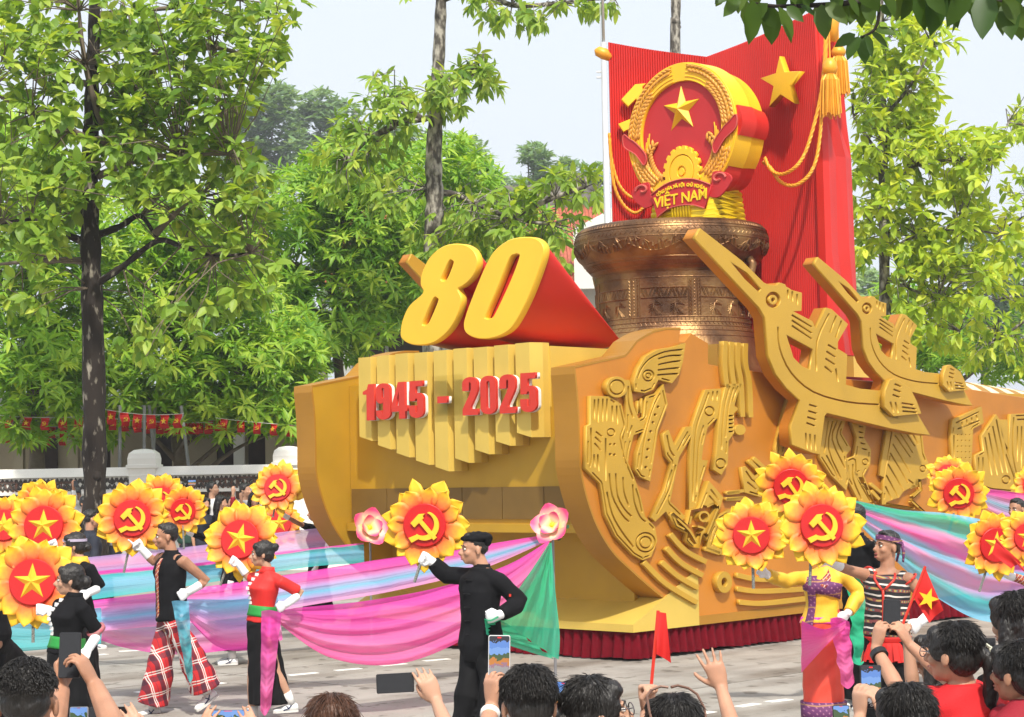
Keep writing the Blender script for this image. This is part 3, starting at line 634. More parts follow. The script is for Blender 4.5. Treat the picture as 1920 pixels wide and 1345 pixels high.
far_tree('thin hazy columnar tree with a bare lean stem', 1008, 85, [(1000, 285, 22, 14, 40), (1020, 300, 16, 16, 26), (1008, 320, 14, 14, 20), (990, 300, 14, 12, 16), (1015, 340, 18, 14, 20), (1010, 365, 18, 14, 20)], .45)
far_tree('small hazy tree between the columnar tree and the flagpole', 1075, 85, [(1060, 310, 18, 14, 26), (1050, 340, 30, 18, 44), (1085, 325, 20, 16, 26), (1090, 350, 30, 22, 44), (1120, 330, 18, 22, 26), (1040, 365, 40, 16, 40)], .45)
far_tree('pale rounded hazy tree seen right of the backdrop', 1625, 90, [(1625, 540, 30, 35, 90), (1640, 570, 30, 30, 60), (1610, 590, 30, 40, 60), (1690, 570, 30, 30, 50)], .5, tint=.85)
far_tree('dark hazy bamboo clump behind the right trees', 1850, 80, [(1850, 560, 60, 50, 120), (1870, 610, 60, 50, 120), (1830, 480, 50, 50, 60), (1900, 520, 40, 80, 90), (1820, 620, 40, 40, 60), (1920, 600, 40, 90, 90)], .5, tint=.1)
far_tree('hazy wood edge tree filling low between the left trees', 250, 80, [(250, 640, 200, 120, 200), (100, 560, 120, 160, 150), (450, 640, 150, 130, 160), (700, 600, 160, 120, 160)], .6, tint=.4)
# --- tree on the near kerb whose branch hangs into the top right corner
Yn = 10.2
tn = thing('overhanging_tree', 'near tree whose dark leafy branch hangs into the top right corner', 'tree', (6.2, 10.8, 0), 'tall street trees')
trunk_path('trunk', [(6.2, 10.8, -.02), (6.15, 10.8, 2.5), (5.9, 10.7, 5.2), (5.6, 10.6, 8.0)], [.24, .19, .16, .11], tn, bark_dark, 14, 3)
limbn = P3([(1410, 6), (1455, 12), (1530, 10), (1610, 2), (1700, -25), (1800, -60, .1)], Yn) + [Vector((4.6, 10.5, 5.6)), Vector((5.9, 10.7, 5.2))]
limb2 = P3([(1640, -30), (1648, 20), (1640, 55), (1615, 70)], Yn)
limb3 = P3([(1750, -50), (1830, -20), (1900, 10), (1960, 30)], Yn)
for l, r_ in ((limbn, [.008, .012, .016, .022, .05, .08]), (limb2, [.012, .009, .006]), (limb3, [.02, .014, .008])): trunk_path('limb', l, r_, tn, bark_dark, 8)
LN = Leaves()
def hang(px, py, L, ang, tint=.4, dy=0.0):
    p = at(px, py, Yn + dy + random.gauss(0, .12)); d = Vector((math.sin(R(ang)), random.gauss(0, .35), -math.cos(R(ang)))).normalized()
    nrm = Vector((random.gauss(0, .5), -1, random.gauss(.2, .5))); nrm = (nrm - d * nrm.dot(d)).normalized()
    LN.P.append(p); LN.D.append(d); LN.N.append(nrm); LN.S.append(L * mpp(Yn)); LN.T.append(min(.95, max(.05, tint + random.gauss(0, .2))))
for a in ((1385, -8, 55, -35), (1400, 0, 66, 5), (1412, 0, 84, -3), (1425, 5, 60, 28), (1440, 6, 60, -50), (1448, 10, 78, 0), (1460, 12, 74, 22), (1475, 12, 46, 40), (1500, 10, 40, 60), (1530, 8, 66, 18), (1540, 8, 72, 2), (1548, 5, 60, 40), (1560, 2, 50, -20), (1420, -15, 50, -60), (1395, -20, 60, -20), (1375, -14, 44, -60), (1360, -20, 40, -30),
          (1578, 0, 50, 10), (1590, -6, 44, 35), (1600, -4, 66, -12), (1610, -6, 60, 8), (1625, -10, 62, 4), (1615, 66, 58, 5), (1610, 68, 52, -30), (1622, 66, 50, 30), (1632, 60, 48, 55), (1604, 64, 46, -60), (1640, 55, 44, 70), (1652, 10, 34, 30), (1660, -15, 52, 25), (1690, -25, 70, 0), (1712, -22, 66, -18), (1720, -18, 78, 12), (1735, -22, 64, 35), (1760, -30, 100, -8), (1772, -28, 86, 15), (1790, -26, 62, 40), (1800, -30, 95, 0), (1815, -28, 88, -25), (1830, -22, 96, 8), (1850, -16, 100, -12), (1862, -12, 84, 20), (1880, -4, 76, 35), (1890, 0, 88, -5), (1905, 4, 80, 15), (1920, 8, 76, 40), (1745, -40, 60, 60), (1700, -40, 60, -45), (1680, -30, 50, 50), (1850, -40, 70, 60), (1780, -50, 100, 5), (1815, -50, 100, 10), (1660, -40, 60, 5), (1640, -40, 60, -20), (1500, -25, 50, 20), (1470, -25, 50, -10), (1570, -28, 60, -5), (1530, -30, 60, -30)):
    hang(*a)
for _ in range(140): hang(random.uniform(1340, 2100), random.uniform(-190, -50), random.uniform(60, 95), random.gauss(0, 40), .4, random.gauss(0, .4))
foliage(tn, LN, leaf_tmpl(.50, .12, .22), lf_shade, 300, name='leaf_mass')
# ---- bamboo props under the mango trees
prop_m = mat('grey_prop_pole', (.25, .25, .26), .5, .3)
for px_, a_, Y in ((268, 0, 37.6), (300, .25, 38), (283, -.05, 38.2), (222, 0, 37.8), (365, .3, 38)):
    p = at(px_, 870, Y); mb = MB(); mb.tube([(p.x + a_ * .5, Y, .12), (p.x - a_, Y + .2, at(px_, 760, Y).z)], .035, 7); o = mb.build('tree_prop', prop_m)
    tag(o, {268: 'upright grey prop pole left of the post under the mango boughs', 300: 'leaning grey prop pole over the round topped wall post', 283: 'thin grey prop pole between two others by the post', 222: 'grey prop pole just right of the dark trunk', 365: 'leaning prop pole right of the wall post'}[px_], 'prop pole', 'prop poles under the mango trees')
# ---- strings of little party flags
flag_red = mat('flag_red_cloth', (.55, .016, .014), .65, 0, .08, 4)
flag_yel = mat('flag_yellow_print', (.86, .52, .03), .6)
def hs2(): return hs_loops()
def flag_mesh():
    vs = []; n_ = 6
    for i in range(n_ + 1):
        for j in range(2): vs.append((-.5 + j, .04 * math.sin(i * 1.1 + j), -i / n_))
    return fast_mesh('pennant', vs, [(2 * i, 2 * i + 1, 2 * i + 3, 2 * i + 2) for i in range(n_)])
pen = flag_mesh(); pen.materials.append(flag_red)
st_me = plate('star', [star2((0, -.48), .30)], .02, basis((0, -.03, 0), (1, 0, 0), (0, 0, 1))); st_me.materials.append(flag_yel)
hs_me = hs_mesh('hammer_and_sickle', .30, .02, basis((0, -.03, -.48), (1, 0, 0), (0, 0, 1))); hs_me.materials.append(flag_yel)
def bunting(label, x0, y0, x1, y1, Y, n, sag, w_, h_, phase=0):
    a = at(x0, y0, Y); b = at(x1, y1, Y); t = thing('flag_string', label, 'bunting', a, 'strings of small red flags under the mango trees')
    pts = [a.lerp(b, i / n) - FZ * sag * math.sin(math.pi * i / n) for i in range(n + 1)]
    mb = MB(); mb.tube(pts, .006, 4); mb.build('string', white_edge_m, t)
    for i in range(n):
        p = pts[i].lerp(pts[i + 1], .5)
        o = bpy.data.objects.new('flag', pen); COL.objects.link(o); o.parent = t
        o.matrix_local = Matrix.Translation(p - a) @ Matrix.Rotation(random.gauss(0, .25), 4, 'Z') @ Matrix.Rotation(random.gauss(0, .08), 4, 'Y') @ Matrix.Diagonal((w_, 1, h_, 1))
        e = bpy.data.objects.new('star' if (i + phase) % 2 == 0 else 'hammer_and_sickle', st_me if (i + phase) % 2 == 0 else hs_me); COL.objects.link(e); e.parent = o
        e.matrix_local = Matrix.Diagonal((h_ / w_ * .8, 1, .8, 1)) @ Matrix.Translation((0, 0, -.1))
white_edge_m = mat('string_white', (.6, .58, .55), .7)
bunting('string of small red flags at the left edge, upper row', -30, 776, 165, 781, 37.2, 6, .05, .17, .25)
bunting('string of small red flags at the left edge, lower row behind the upper one', -20, 790, 150, 800, 38.4, 8, .05, .15, .23, 1)
bunting('string of small red flags at the left edge, lowest row', -25, 806, 130, 816, 39.4, 6, .04, .14, .22)
bunting('string of small red flags just right of the dark trunk', 196, 768, 345, 776, 37.4, 6, .06, .18, .28, 0)
bunting('string of small red flags hanging between the mango boughs right of the trunk', 200, 784, 400, 792, 38.6, 9, .05, .15, .24, 1)
bunting('string of small red flags before the arched window', 405, 784, 590, 800, 37.6, 6, .02, .145, .235, 1)
bunting('string of small red flags tucked behind the leaves left of the arched window', 290, 790, 420, 786, 38.8, 7, .05, .15, .24)
# ================================================================== PARADE FLOAT
W = 5.0
def side(px, py, v=0.0):
    d = onplane(px, py, P0 + FV * v, FV) - P0; return (d.dot(FU), d.z)
def front(px, py, u=0.0):
    d = onplane(px, py, P0 + FU * u, FU) - P0; return (-d.dot(FV), d.z)          # x = -v
def SB(v, off=0.0): return basis(fl(0, v, 0), FU, FZ)                             # plane of the near side: normal = U x Z = -V
def FB(u): return basis(fl(u, 0, 0), -FV, FZ)                                     # plane of the front: normal = -U
gold = mat('gold_paint', (0.50, 0.290, 0.024), 0.42, 0.25, 0.10, 1.5, bump=0.05, bscale=60)
gold_deep = mat('deep_gold_paint', (0.42, 0.20, 0.022), 0.45, 0.25, 0.10, 1.2, bump=0.05, bscale=60)
gold_pale = mat('pale_gold_paint', (0.68, 0.48, 0.095), 0.38, 0.2, 0.08, 1.5, bump=0.04, bscale=60)
copper = mat('orange_copper_paint', (0.50, 0.190, 0.022), 0.42, 0.2, 0.16, 0.9, bump=0.05, bscale=50)
relief_gold = mat('relief_gold_paint', (0.52, 0.305, 0.034), 0.45, 0.2, 0.10, 1.2, bump=0.05, bscale=60)
bronze_panel = mat('brown_bronze_panel', (0.20, 0.115, 0.025), 0.5, 0.3, 0.12, 2.0)
red_paint = mat('red_paint', (0.58, 0.024, 0.018), 0.42, 0, 0.06, 1.5, bump=0.03, bscale=40)
red_letter = mat('red_letter_paint', (0.58, 0.035, 0.020), 0.45, 0, 0.05)
yellow = mat('yellow_paint', (0.86, 0.50, 0.020), 0.42, 0, 0.05, 1.5, bump=0.03, bscale=40)
yellow_num = mat('warm_yellow_paint', (0.84, 0.50, 0.035), 0.5, 0, 0.05, 1.2, bump=0.03, bscale=40)
lemon = mat('lemon_yellow_paint', (0.85, 0.60, 0.015), 0.4, 0, 0.05, 1.5)
white_edge = mat('white_edge_foam', (0.78, 0.76, 0.72), 0.6)
velvet = mat('red_velvet', (0.13, 0.0035, 0.010), 0.85, 0, 0.15, 9, spec=.08, sheen=0.0, bump=0.1, bscale=90)
dark_red = mat('dark_red_cloth', (0.36, 0.012, 0.015), 0.7, 0, 0.1)
clear = None

fo = thing('parade_float', 'huge golden boat shaped parade float with bird reliefs and red pleated skirt', 'parade float', fl(4, 2.5, 0))
# ---- hull: inner body, floor ramp, decks
mb = MB()
def box_uvz(mb, u0, u1, v0, v1, z0, z1):
    mb.hexa([fl(u0, v0, z0), fl(u1, v0, z0), fl(u1, v1, z0), fl(u0, v1, z0), fl(u0, v0, z1), fl(u1, v0, z1), fl(u1, v1, z1), fl(u0, v1, z1)])
box_uvz(mb, 0.35, 13.9, 0.36, W - 0.36, 0.45, 3.30)
box_uvz(mb, -0.385, 0.36, 0.37, W - 0.37, 1.56, 3.42)
mb.build('hull', gold, fo)
mb = MB(); mb.hexa([fl(-0.13, -0.02, .34), fl(1.1, -0.02, .34), fl(1.1, W + .02, .34), fl(-0.13, W + .02, .34), fl(-0.13, -0.02, .43), fl(1.1, -0.02, 1.02), fl(1.1, W + .02, 1.02), fl(-0.13, W + .02, .43)])
mb.build('floor_ramp', gold_pale, fo)
mb = MB(); box_uvz(mb, 1.1, 13.95, -0.015, W + .015, .34, .449); mb.build('floor_edge', gold_deep, fo)
# bronze window band and its panels, ledge
n = 6
for k in range(n):
    v0 = 0.40 + (W - 0.8) * k / n; v1 = 0.40 + (W - 0.8) * (k + 1) / n - 0.012
    mb = MB(); box_uvz(mb, -0.41, -0.383, v0, v1, 1.66, 2.05); mb.build('band_panel', bronze_panel, fo)
mb = MB(); box_uvz(mb, -0.47, -0.384, .385, W - .385, 1.50, 1.60); mb.build('ledge', gold, fo)
# ---- side panels, the prow cut out
z4 = lambda x, y: (1020 + x / 2.1696, 600 + y / 2.1696)
top = [(1078, 690), (1172, 669), (1178, 663), (1195, 641), (1211, 631), (1227, 623), (1250, 617.5), (1276, 618), (1274, 641), (1284, 640), (1296, 625), (1328, 644), (1328, 683), (1343, 686), (1400, 694), (1455, 702), (1600, 712), (1801, 727), (1920, 746)]
bow = [(1296, 1153), (1250, 1123), (1218, 1098), (1181, 1065), (1149, 1033), (1121, 987), (1101, 932), (1089, 876), (1087, 821), (1084, 752)]
T = [side(*p) for p in top]; Bw = [side(*p) for p in catmull(bow + [(1078, 690)], 4, False)[:-1]]
outline = T + [(11.5, 2.95), (13.9, 2.6), (13.9, .44), (1.15, .44)] + Bw
TH = 0.36
me = plate('side_panel', [outline], TH, SB(TH), bevel=0.006); link_mesh('side_panel', me, copper, fo)
o = link_mesh('side_panel', plate('side_panel', [outline], TH, SB(W), bevel=0.006), gold, fo)
# gilded front edge of both prows (thin facing along the bow and the arched top)
edge = T[:9]
def facing(vv, name):
    mb = MB()
    path = [(p[0], p[1]) for p in (Bw + T[:8])]
    rings = []
    for i, p in enumerate(path):
        a = np.array(path[max(i - 1, 0)]); b = np.array(path[min(i + 1, len(path) - 1)]); d = b - a; d = d / np.linalg.norm(d)
        nrm = np.array((-d[1], d[0]))
        q = np.array(p); q1 = q - nrm * .004; q2 = q + nrm * .022
        rings.append([fl(q1[0], vv - .004, q1[1]), fl(q1[0], vv + TH + .004, q1[1]), fl(q2[0], vv + TH + .004, q2[1]), fl(q2[0], vv - .004, q2[1])])
    mb.rings(rings); mb.build(name, gold_deep, fo)
facing(0, 'prow_edge'); facing(W - TH, 'prow_edge')
# stepped gold blocks that stand on the deck behind the side panel
for (pa, pb, v) in (((1345, 645), (1403, 690), .36), ((1488, 655), (1530, 700), 1.2), ((1600, 665), (1642, 735), 1.0)):
    a = side(*pa, v=v); b = side(*pb, v=v); mb = MB(); box_uvz(mb, a[0], b[0], v, v + .5, 3.2, a[1]); mb.build('deck_block', gold_pale, fo)
mb = MB(); box_uvz(mb, 1.9, 6.3, .40, W - .4, 3.301, 3.46); mb.build('red_deck', dark_red, fo)
# ---- slat crown on the front: nine prisms with a stepped V of feet, on a block
zt = 3.76; us = -0.66
mb = MB(); box_uvz(mb, -0.39, 0.75, 0.96, 4.16, 3.0, zt - .03); mb.build('crown_block', gold_pale, fo)
botpx = [(690, 827), (727, 843), (763, 858), (800, 872), (843, 884), (884, 868), (921, 852), (959, 836), (1000, 820)]
for k in range(9):
    c = 0.96 + 3.2 * (8 - k + .5) / 9
    zb = front(*botpx[k], us)[1]
    wv = 0.225
    mb = MB()
    # front face, a narrow bevelled flank on its right, sloped foot
    prof = [(us, c + wv / 2 + .03), (us, c - wv / 2 + .02), (us + .16, c - wv / 2 - .045), (-0.388, c - wv / 2 - .045), (-0.388, c + wv / 2 + .03)]
    r0 = [fl(a, b, zb + (.06 if a < us + .01 and b > c else 0) + .0) for a, b in prof]; r1 = [fl(a, b, zt + .004 * (k % 3)) for a, b in prof]
    mb.rings([r0, r1]); mb.build('crown_slat', gold_pale, fo)
# ---- date lettering 1945 - 2025 : condensed heavy figures
def arcp(cx, cy, rx, ry, a0, a1, n=8):
    return [(cx + rx * math.cos(R(a0 + (a1 - a0) * k / n)), cy + ry * math.sin(R(a0 + (a1 - a0) * k / n))) for k in range(n + 1)]
def rrect(x0, y0, x1, y1, r, n=6):
    return arcp(x1 - r, y1 - r, r, r, 0, 90, n) + arcp(x0 + r, y1 - r, r, r, 90, 180, n) + arcp(x0 + r, y0 + r, r, r, 180, 270, n) + arcp(x1 - r, y0 + r, r, r, 270, 360, n)
def rr2(x0, y0, x1, y1, rx, ry, n=7):
    return arcp(x1 - rx, y1 - ry, rx, ry, 0, 90, n) + arcp(x0 + rx, y1 - ry, rx, ry, 90, 180, n) + arcp(x0 + rx, y0 + ry, rx, ry, 180, 270, n) + arcp(x1 - rx, y0 + ry, rx, ry, 270, 360, n)
GL = {
 '1': [[(.02, .80), (.16, .86), (.20, 1.0), (.40, 1.0), (.40, 0), (.14, 0), (.14, .72), (.02, .72)]],
 '9': [[(.02, .26), (.02, .16)] + arcp(.25, .16, .23, .16, 180, 360) + [(.48, .84)] + arcp(.25, .84, .23, .16, 0, 180) + [(.02, .58)] + arcp(.18, .58, .16, .14, 180, 270) + [(.24, .47), (.24, .18), (.215, .15), (.20, .18), (.20, .26)],
       rr2(.20, .58, .28, .87, .04, .04, 4)],
 '4': [[(.22, 1.0), (.44, 1.0), (.44, .36), (.51, .36), (.51, .20), (.44, .20), (.44, 0), (.24, 0), (.24, .20), (.0, .20), (.0, .36)], [(.24, .36), (.24, .76), (.14, .36)]],
 '5': [[(.04, 1.0), (.46, 1.0), (.46, .85), (.24, .85), (.23, .68)] + arcp(.31, .52, .17, .15, 100, 0) + [(.48, .18)] + arcp(.25, .17, .23, .17, 0, -180) + [(.02, .34), (.22, .34), (.22, .17), (.25, .14), (.28, .18), (.28, .50), (.25, .54), (.21, .50), (.21, .46), (.03, .46)]],
 '2': [[(.02, .64), (.02, .84)] + arcp(.25, .84, .23, .16, 180, 0) + [(.48, .66), (.44, .54), (.26, .22), (.26, .16), (.48, .16), (.48, 0), (.02, 0), (.02, .16), (.22, .52), (.28, .68), (.28, .83), (.25, .87), (.22, .83), (.22, .64)]],
 '0': [rr2(.02, 0, .48, 1, .23, .18), rr2(.20, .14, .30, .86, .05, .06, 4)],
 '-': [[(.1, .36), (.42, .36), (.42, .54), (.1, .54)]],
}
ud = -0.735
pxs = {0: (697, '1'), 1: (722, '9'), 2: (752, '4'), 3: (784, '5'), 4: (832, '-'), 5: (885, '2'), 6: (919, '0'), 7: (955, '2'), 8: (994, '5')}
x0, zb0 = front(678, 790, ud); x1, zb1 = front(1016, 772, ud); ztop = front(1012, 698, ud)[1]
hgt = ztop - zb1
for k, (px, ch) in pxs.items():
    xc, zz = front(px, 745 - (px - 845) * .05, ud)
    wg = (x1 - x0) / 9.45 * (.86 if ch != '-' else .8)
    sx = wg / .5
    loops = [[((x - .25) * sx + xc, y * hgt + zb1) for x, y in L] for L in GL[ch]]
    d = link_mesh('date_figure', plate('date_figure', loops, .035, FB(ud)), red_letter, fo)
    big = [[((x - .25) * sx * 1.0 + xc + .006, y * hgt + zb1 - .004) for x, y in L] for L in GL[ch]]
    link_mesh('figure_backing', plate('figure_backing', big, .04, FB(ud + .041)), white_edge, d)
glass = bpy.data.materials.new('clear_acrylic'); glass.use_nodes = True
g = bsdf(glass); g.inputs['Transmission Weight'].default_value = 1.0; g.inputs['Roughness'].default_value = .05; g.inputs['IOR'].default_value = 1.05; g.inputs['Base Color'].default_value = (.97, .95, .88, 1)
xa, za = front(806, 706, ud); xb, zb = front(864, 778, ud)
link_mesh('clear_sheet', plate('clear_sheet', [[(xa, za), (xb, za), (xb, zb), (xa, zb)]], .006, FB(ud + .045)), glass, fo)

# ---- bird and boat reliefs on the near side: plates with carved grooves
z5 = lambda x, y: (1280 + x / 2.4016, 400 + y / 2.4016)
def S(f, pts, v=0.0): return [side(*f(x, y), v=v) for x, y in pts]
def slot(f, pts, w=5.5, sm=3): 
    p = catmull(pts, sm, False) if len(pts) > 2 else pts
    return S(f, stroke(p, w))
def ringslot(f, c, r, w): return [S(f, circle2(c, r)), S(f, circle2(c, r - w))]
def inset_runs(out, avoid, d=8.5, gap=11.5):
    """polylines that follow the outline d inside it, clear of the other carving"""
    P = np.array(out, float); n = len(P); area = np.sum(P[:, 0] * np.roll(P[:, 1], -1) - np.roll(P[:, 0], -1) * P[:, 1]); sg = 1 if area > 0 else -1
    D = []
    for i in range(n):
        a, b = P[i], P[(i + 1) % n]; L = np.linalg.norm(b - a); t = (b - a) / max(L, 1e-6); nn = np.array((-t[1], t[0])) * sg
        for k in range(max(1, int(L / 7))): D.append((a + t * (k + .5) * L / max(1, int(L / 7)) + nn * d, i))
    def dist(p, a, b):
        ab = b - a; s_ = np.clip(np.dot(p - a, ab) / (np.dot(ab, ab) + 1e-9), 0, 1); return np.linalg.norm(p - a - ab * s_)
    AV = np.array(avoid, float) if len(avoid) else np.zeros((0, 2)); runs = []; cur = []; kept = []
    for k, (p, i) in enumerate(D):
        ok = min(dist(p, P[j], P[(j + 1) % n]) for j in range(n)) > d * .93 and (len(AV) == 0 or np.min(np.linalg.norm(AV - p, axis=1)) > gap)
        ok = ok and all(np.linalg.norm(q_ - p) > gap for kk, q_ in kept if k - kk > 3)
        if ok and (not cur or np.linalg.norm(cur[-1] - p) < 16): cur.append(p); kept.append((k, p))
        else:
            if len(cur) > 3: runs.append(cur[:-1] if len(cur) > 4 else cur)
            cur = [p] if ok else []
            if ok: kept.append((k, p))
    if len(cur) > 5: runs.append(cur[:-3])
    return [[tuple(p) for p in r_] for r_ in runs]
def relief(f, out, slots=(), rings=(), dots=(), th=.060, sm=True, w=6.2, name='relief_figure'):
    L = [S(f, catmull(out, 3) if sm else out)]
    if name == 'relief_figure' and not sm and len(out) < 40:
        av = [p for s_ in slots for p in (catmull(s_, 8, False) if len(s_) > 2 else [tuple(np.array(s_[0]) + (np.array(s_[1]) - np.array(s_[0])) * t / 8) for t in range(9)])]
        for c_, r, ww in rings: av += circle2(c_, r + 2, 16)
        for c_, r in dots: av += circle2(c_, r + 1, 6)
        for r_ in inset_runs(out, av): L.append(S(f, stroke(r_, w * .85)))
    for s_ in slots: L.append(slot(f, s_, w))
    for c, r, ww in rings: L += ringslot(f, c, r, ww)
    for c, r in dots: L.append(S(f, circle2(c, r, 10)))
    m = plate(name, L, th, SB(-0.001), bevel=.003)
    return link_mesh(name, m, relief_gold, fo)
relief(z4, [(172, 310), (250, 312), (300, 345), (320, 430), (302, 480), (318, 560), (352, 640), (378, 720), (396, 800), (436, 840), (446, 900), (420, 965), (385, 978), (345, 955), (275, 880), (232, 790), (212, 665), (152, 604), (158, 432), (172, 425)], sm=False,
  slots=[[(190, 325), (188, 405)], [(206, 322), (203, 418)], [(224, 322), (221, 414)], [(241, 322), (237, 412)], [(195, 455), (222, 475)], [(192, 477), (219, 500)], [(190, 502), (217, 532)], [(188, 548), (190, 600)], [(203, 548), (206, 616)], [(235, 482), (234, 655)],
         [(250, 625), (262, 715), (300, 790), (332, 822)], [(276, 625), (284, 715), (312, 770), (342, 800)], [(262, 350), (262, 415)], [(280, 350), (282, 425)], [(306, 640), (310, 700), (330, 760)], [(240, 700), (262, 790), (300, 860), (350, 925)], [(345, 670), (352, 740), (375, 800), (400, 822)], [(175, 440), (177, 560), (170, 600)]],
  rings=[((257, 458), 17, 5), ((398, 905), 42, 6), ((398, 905), 26, 6)], dots=[((254, 507), 5), ((271, 506), 5), ((254, 547), 5.5), ((271, 549), 5.5)])
relief(z4, circle2((275, 275), 43, 24), rings=[((275, 275), 32, 6)], sm=False, th=.085)
relief(z4, [(300, 245), (335, 245), (345, 300), (352, 350), (372, 405), (392, 395), (400, 312), (440, 300), (475, 262), (452, 320), (400, 452), (352, 470), (335, 540), (320, 640), (300, 560), (318, 440), (322, 330)], sm=False, th=.05, slots=[[(330, 270), (332, 340), (350, 400)], [(372, 330), (366, 385)], [(386, 320), (382, 380)], [(345, 430), (330, 480)]])
relief(z4, [(345, 292), (345, 250), (362, 200), (392, 150), (440, 122), (505, 112), (556, 96), (545, 170), (530, 222), (500, 260), (445, 245), (425, 285), (390, 300)], sm=False,
  slots=[[(360, 240), (376, 200), (410, 160), (470, 132), (545, 122)], [(444, 160), (490, 148), (540, 146)], [(444, 184), (490, 174), (536, 168)], [(442, 206), (490, 200), (530, 196)], [(440, 226), (490, 222), (526, 220)]], rings=[((404, 228), 25, 6), ((404, 228), 12, 5)], th=.080)
relief(z4, [(468, 262), (486, 345), (446, 450), (428, 570), (414, 658), (372, 640), (352, 610), (362, 540), (395, 440), (430, 330)], sm=False, slots=[[(455, 300), (420, 372), (388, 500), (376, 610)]],
  dots=[((446, 355), 6), ((434, 387), 6), ((425, 418), 6), ((416, 455), 6), ((409, 490), 6), ((404, 527), 6), ((400, 560), 6), ((396, 600), 6)], th=.07)
relief(z4, [(468, 466), (492, 448), (516, 512), (560, 436), (584, 434), (586, 472), (534, 560), (508, 690), (498, 740), (560, 800), (520, 850), (480, 780), (436, 822), (420, 802), (476, 690), (502, 580), (480, 552)], sm=False, slots=[[(485, 470), (498, 530), (516, 556)], [(570, 455), (528, 532)], [(520, 590), (494, 690), (444, 790)], [(505, 610), (478, 700)]])
relief(z4, [(640, 285), (706, 280), (702, 330), (690, 400), (650, 440), (632, 520), (626, 570), (652, 572), (616, 690), (604, 765), (574, 772), (578, 570), (588, 430), (608, 370)], sm=False, slots=[[(655, 296), (636, 350), (604, 440), (594, 560), (588, 740)], [(672, 292), (668, 330)], [(690, 290), (686, 330)], [(634, 430), (612, 520), (604, 700)]], rings=[((658, 372), 21, 6)])
relief(z4, [(722, 262), (786, 260), (764, 320), (756, 350), (772, 362), (754, 382), (754, 462), (732, 492), (728, 590), (702, 632), (668, 608), (682, 540), (690, 440), (702, 340)], sm=False, slots=[[(737, 270), (716, 350), (706, 440), (702, 530)], [(754, 270), (732, 350), (722, 440), (718, 480)], [(770, 270), (748, 330)]] + [[(732, y), (752, y - 2)] for y in (392, 408, 424, 440, 456)], rings=[((700, 585), 22, 6)], th=.075)
for i, (x, yb) in enumerate(((720, 205), (746, 260), (772, 396), (802, 398))):
    relief(z4, stroke(catmull([(x, 88 + i * 3), (x - 3 + i, 180), (x + 4 + i * 4, 260), (x + 12 + i * 3, max(yb, 270))], 4, False), 19), sm=False, th=.075, name='relief_band')
relief(z4, [(574, 772), (606, 766), (648, 655), (706, 722), (690, 775), (640, 898), (622, 868), (608, 930), (582, 925), (556, 898), (560, 868), (512, 842), (490, 792), (502, 782), (560, 832)], sm=False, slots=[[(655, 690), (690, 735)], [(648, 715), (684, 755)], [(640, 760), (668, 745)], [(520, 810), (570, 858), (600, 910)], [(602, 840), (630, 850), (618, 870)]], rings=[((628, 800), 22, 6)], th=.09)
for a in ([(500, 872), (560, 938), (646, 985)], [(484, 928), (545, 990), (632, 1040)], [(464, 985), (530, 1042), (612, 1090)], [(392, 985), (480, 1072), (608, 1150)]):
    relief(z4, stroke(catmull(a, 5, False), 21), sm=False, name='relief_wave')
for a in ([(770, 1038), (870, 1056), (1040, 1048)], [(772, 1094), (870, 1104), (1060, 1094)], [(780, 1148), (880, 1153), (1070, 1132)]):
    relief(z4, stroke(catmull(a, 5, False), 21), sm=False, name='relief_wave')
relief(z4, circle2((783, 448), 22, 20), sm=False, name='relief_disc'); 
link_mesh('relief_ring', plate('relief_ring', [S(z4, circle2((712, 1067), 31, 24, 44)), S(z4, circle2((712, 1067), 12, 16, 19))], .085, SB(-.001), bevel=.003), relief_gold, fo)
relief(z4, [(788, 600), (806, 596), (846, 640), (880, 602), (912, 598), (916, 640), (866, 722), (800, 702)], sm=False, slots=[[(806, 615), (846, 660), (900, 612)], [(812, 660), (850, 690)]])
for a in ([(820, 572), (872, 626)], [(838, 562), (892, 612)]): relief(z4, stroke(a, 15), sm=False, name='relief_band')
for a in ([(730, 705), (780, 700)], [(726, 730), (800, 726)], [(640, 930), (700, 950)]): relief(z4, stroke(a, 16), sm=False, name='relief_band')
relief(z4, [(690, 800), (740, 770), (760, 820), (715, 960), (645, 930), (660, 860)], sm=False, slots=[[(700, 820), (665, 920)], [(722, 810), (690, 930)]])
# farther along (second photo close-up)
relief(z5, [(456, 838), (516, 840), (500, 900), (492, 960), (462, 985), (440, 1080), (394, 1112), (402, 1050), (428, 940)], sm=False, slots=[[(470, 850), (440, 940), (412, 1080)], [(488, 850), (482, 930)], [(502, 850), (496, 920)]], rings=[((476, 962), 18, 5)])
relief(z5, [(622, 918), (722, 922), (700, 990), (742, 1062), (720, 1090), (735, 1190), (720, 1250), (650, 1180), (600, 1100)], sm=False, slots=[[(640, 935), (620, 1080)], [(660, 935), (640, 1060), (700, 1200)], [(680, 935), (656, 1020), (716, 1150)], [(700, 935), (676, 1010), (706, 1080)], [(630, 1090), (690, 1200)]])
relief(z5, [(740, 935), (812, 948), (800, 1010), (832, 1065), (828, 1130), (800, 1182), (846, 1300), (880, 1345), (800, 1345), (726, 1200), (716, 1110), (756, 1094), (768, 1010)], sm=False, slots=[[(778, 960), (798, 964)], [(776, 985), (796, 989)], [(778, 1010), (798, 1012)], [(784, 1035), (806, 1040)], [(790, 1060), (815, 1066)], [(730, 1115), (760, 1110), (770, 1190), (830, 1300)], [(750, 1130), (752, 1200), (790, 1290)], [(758, 1170), (780, 1160)], [(790, 1220), (806, 1240)]], rings=[((806, 1120), 15, 5)])
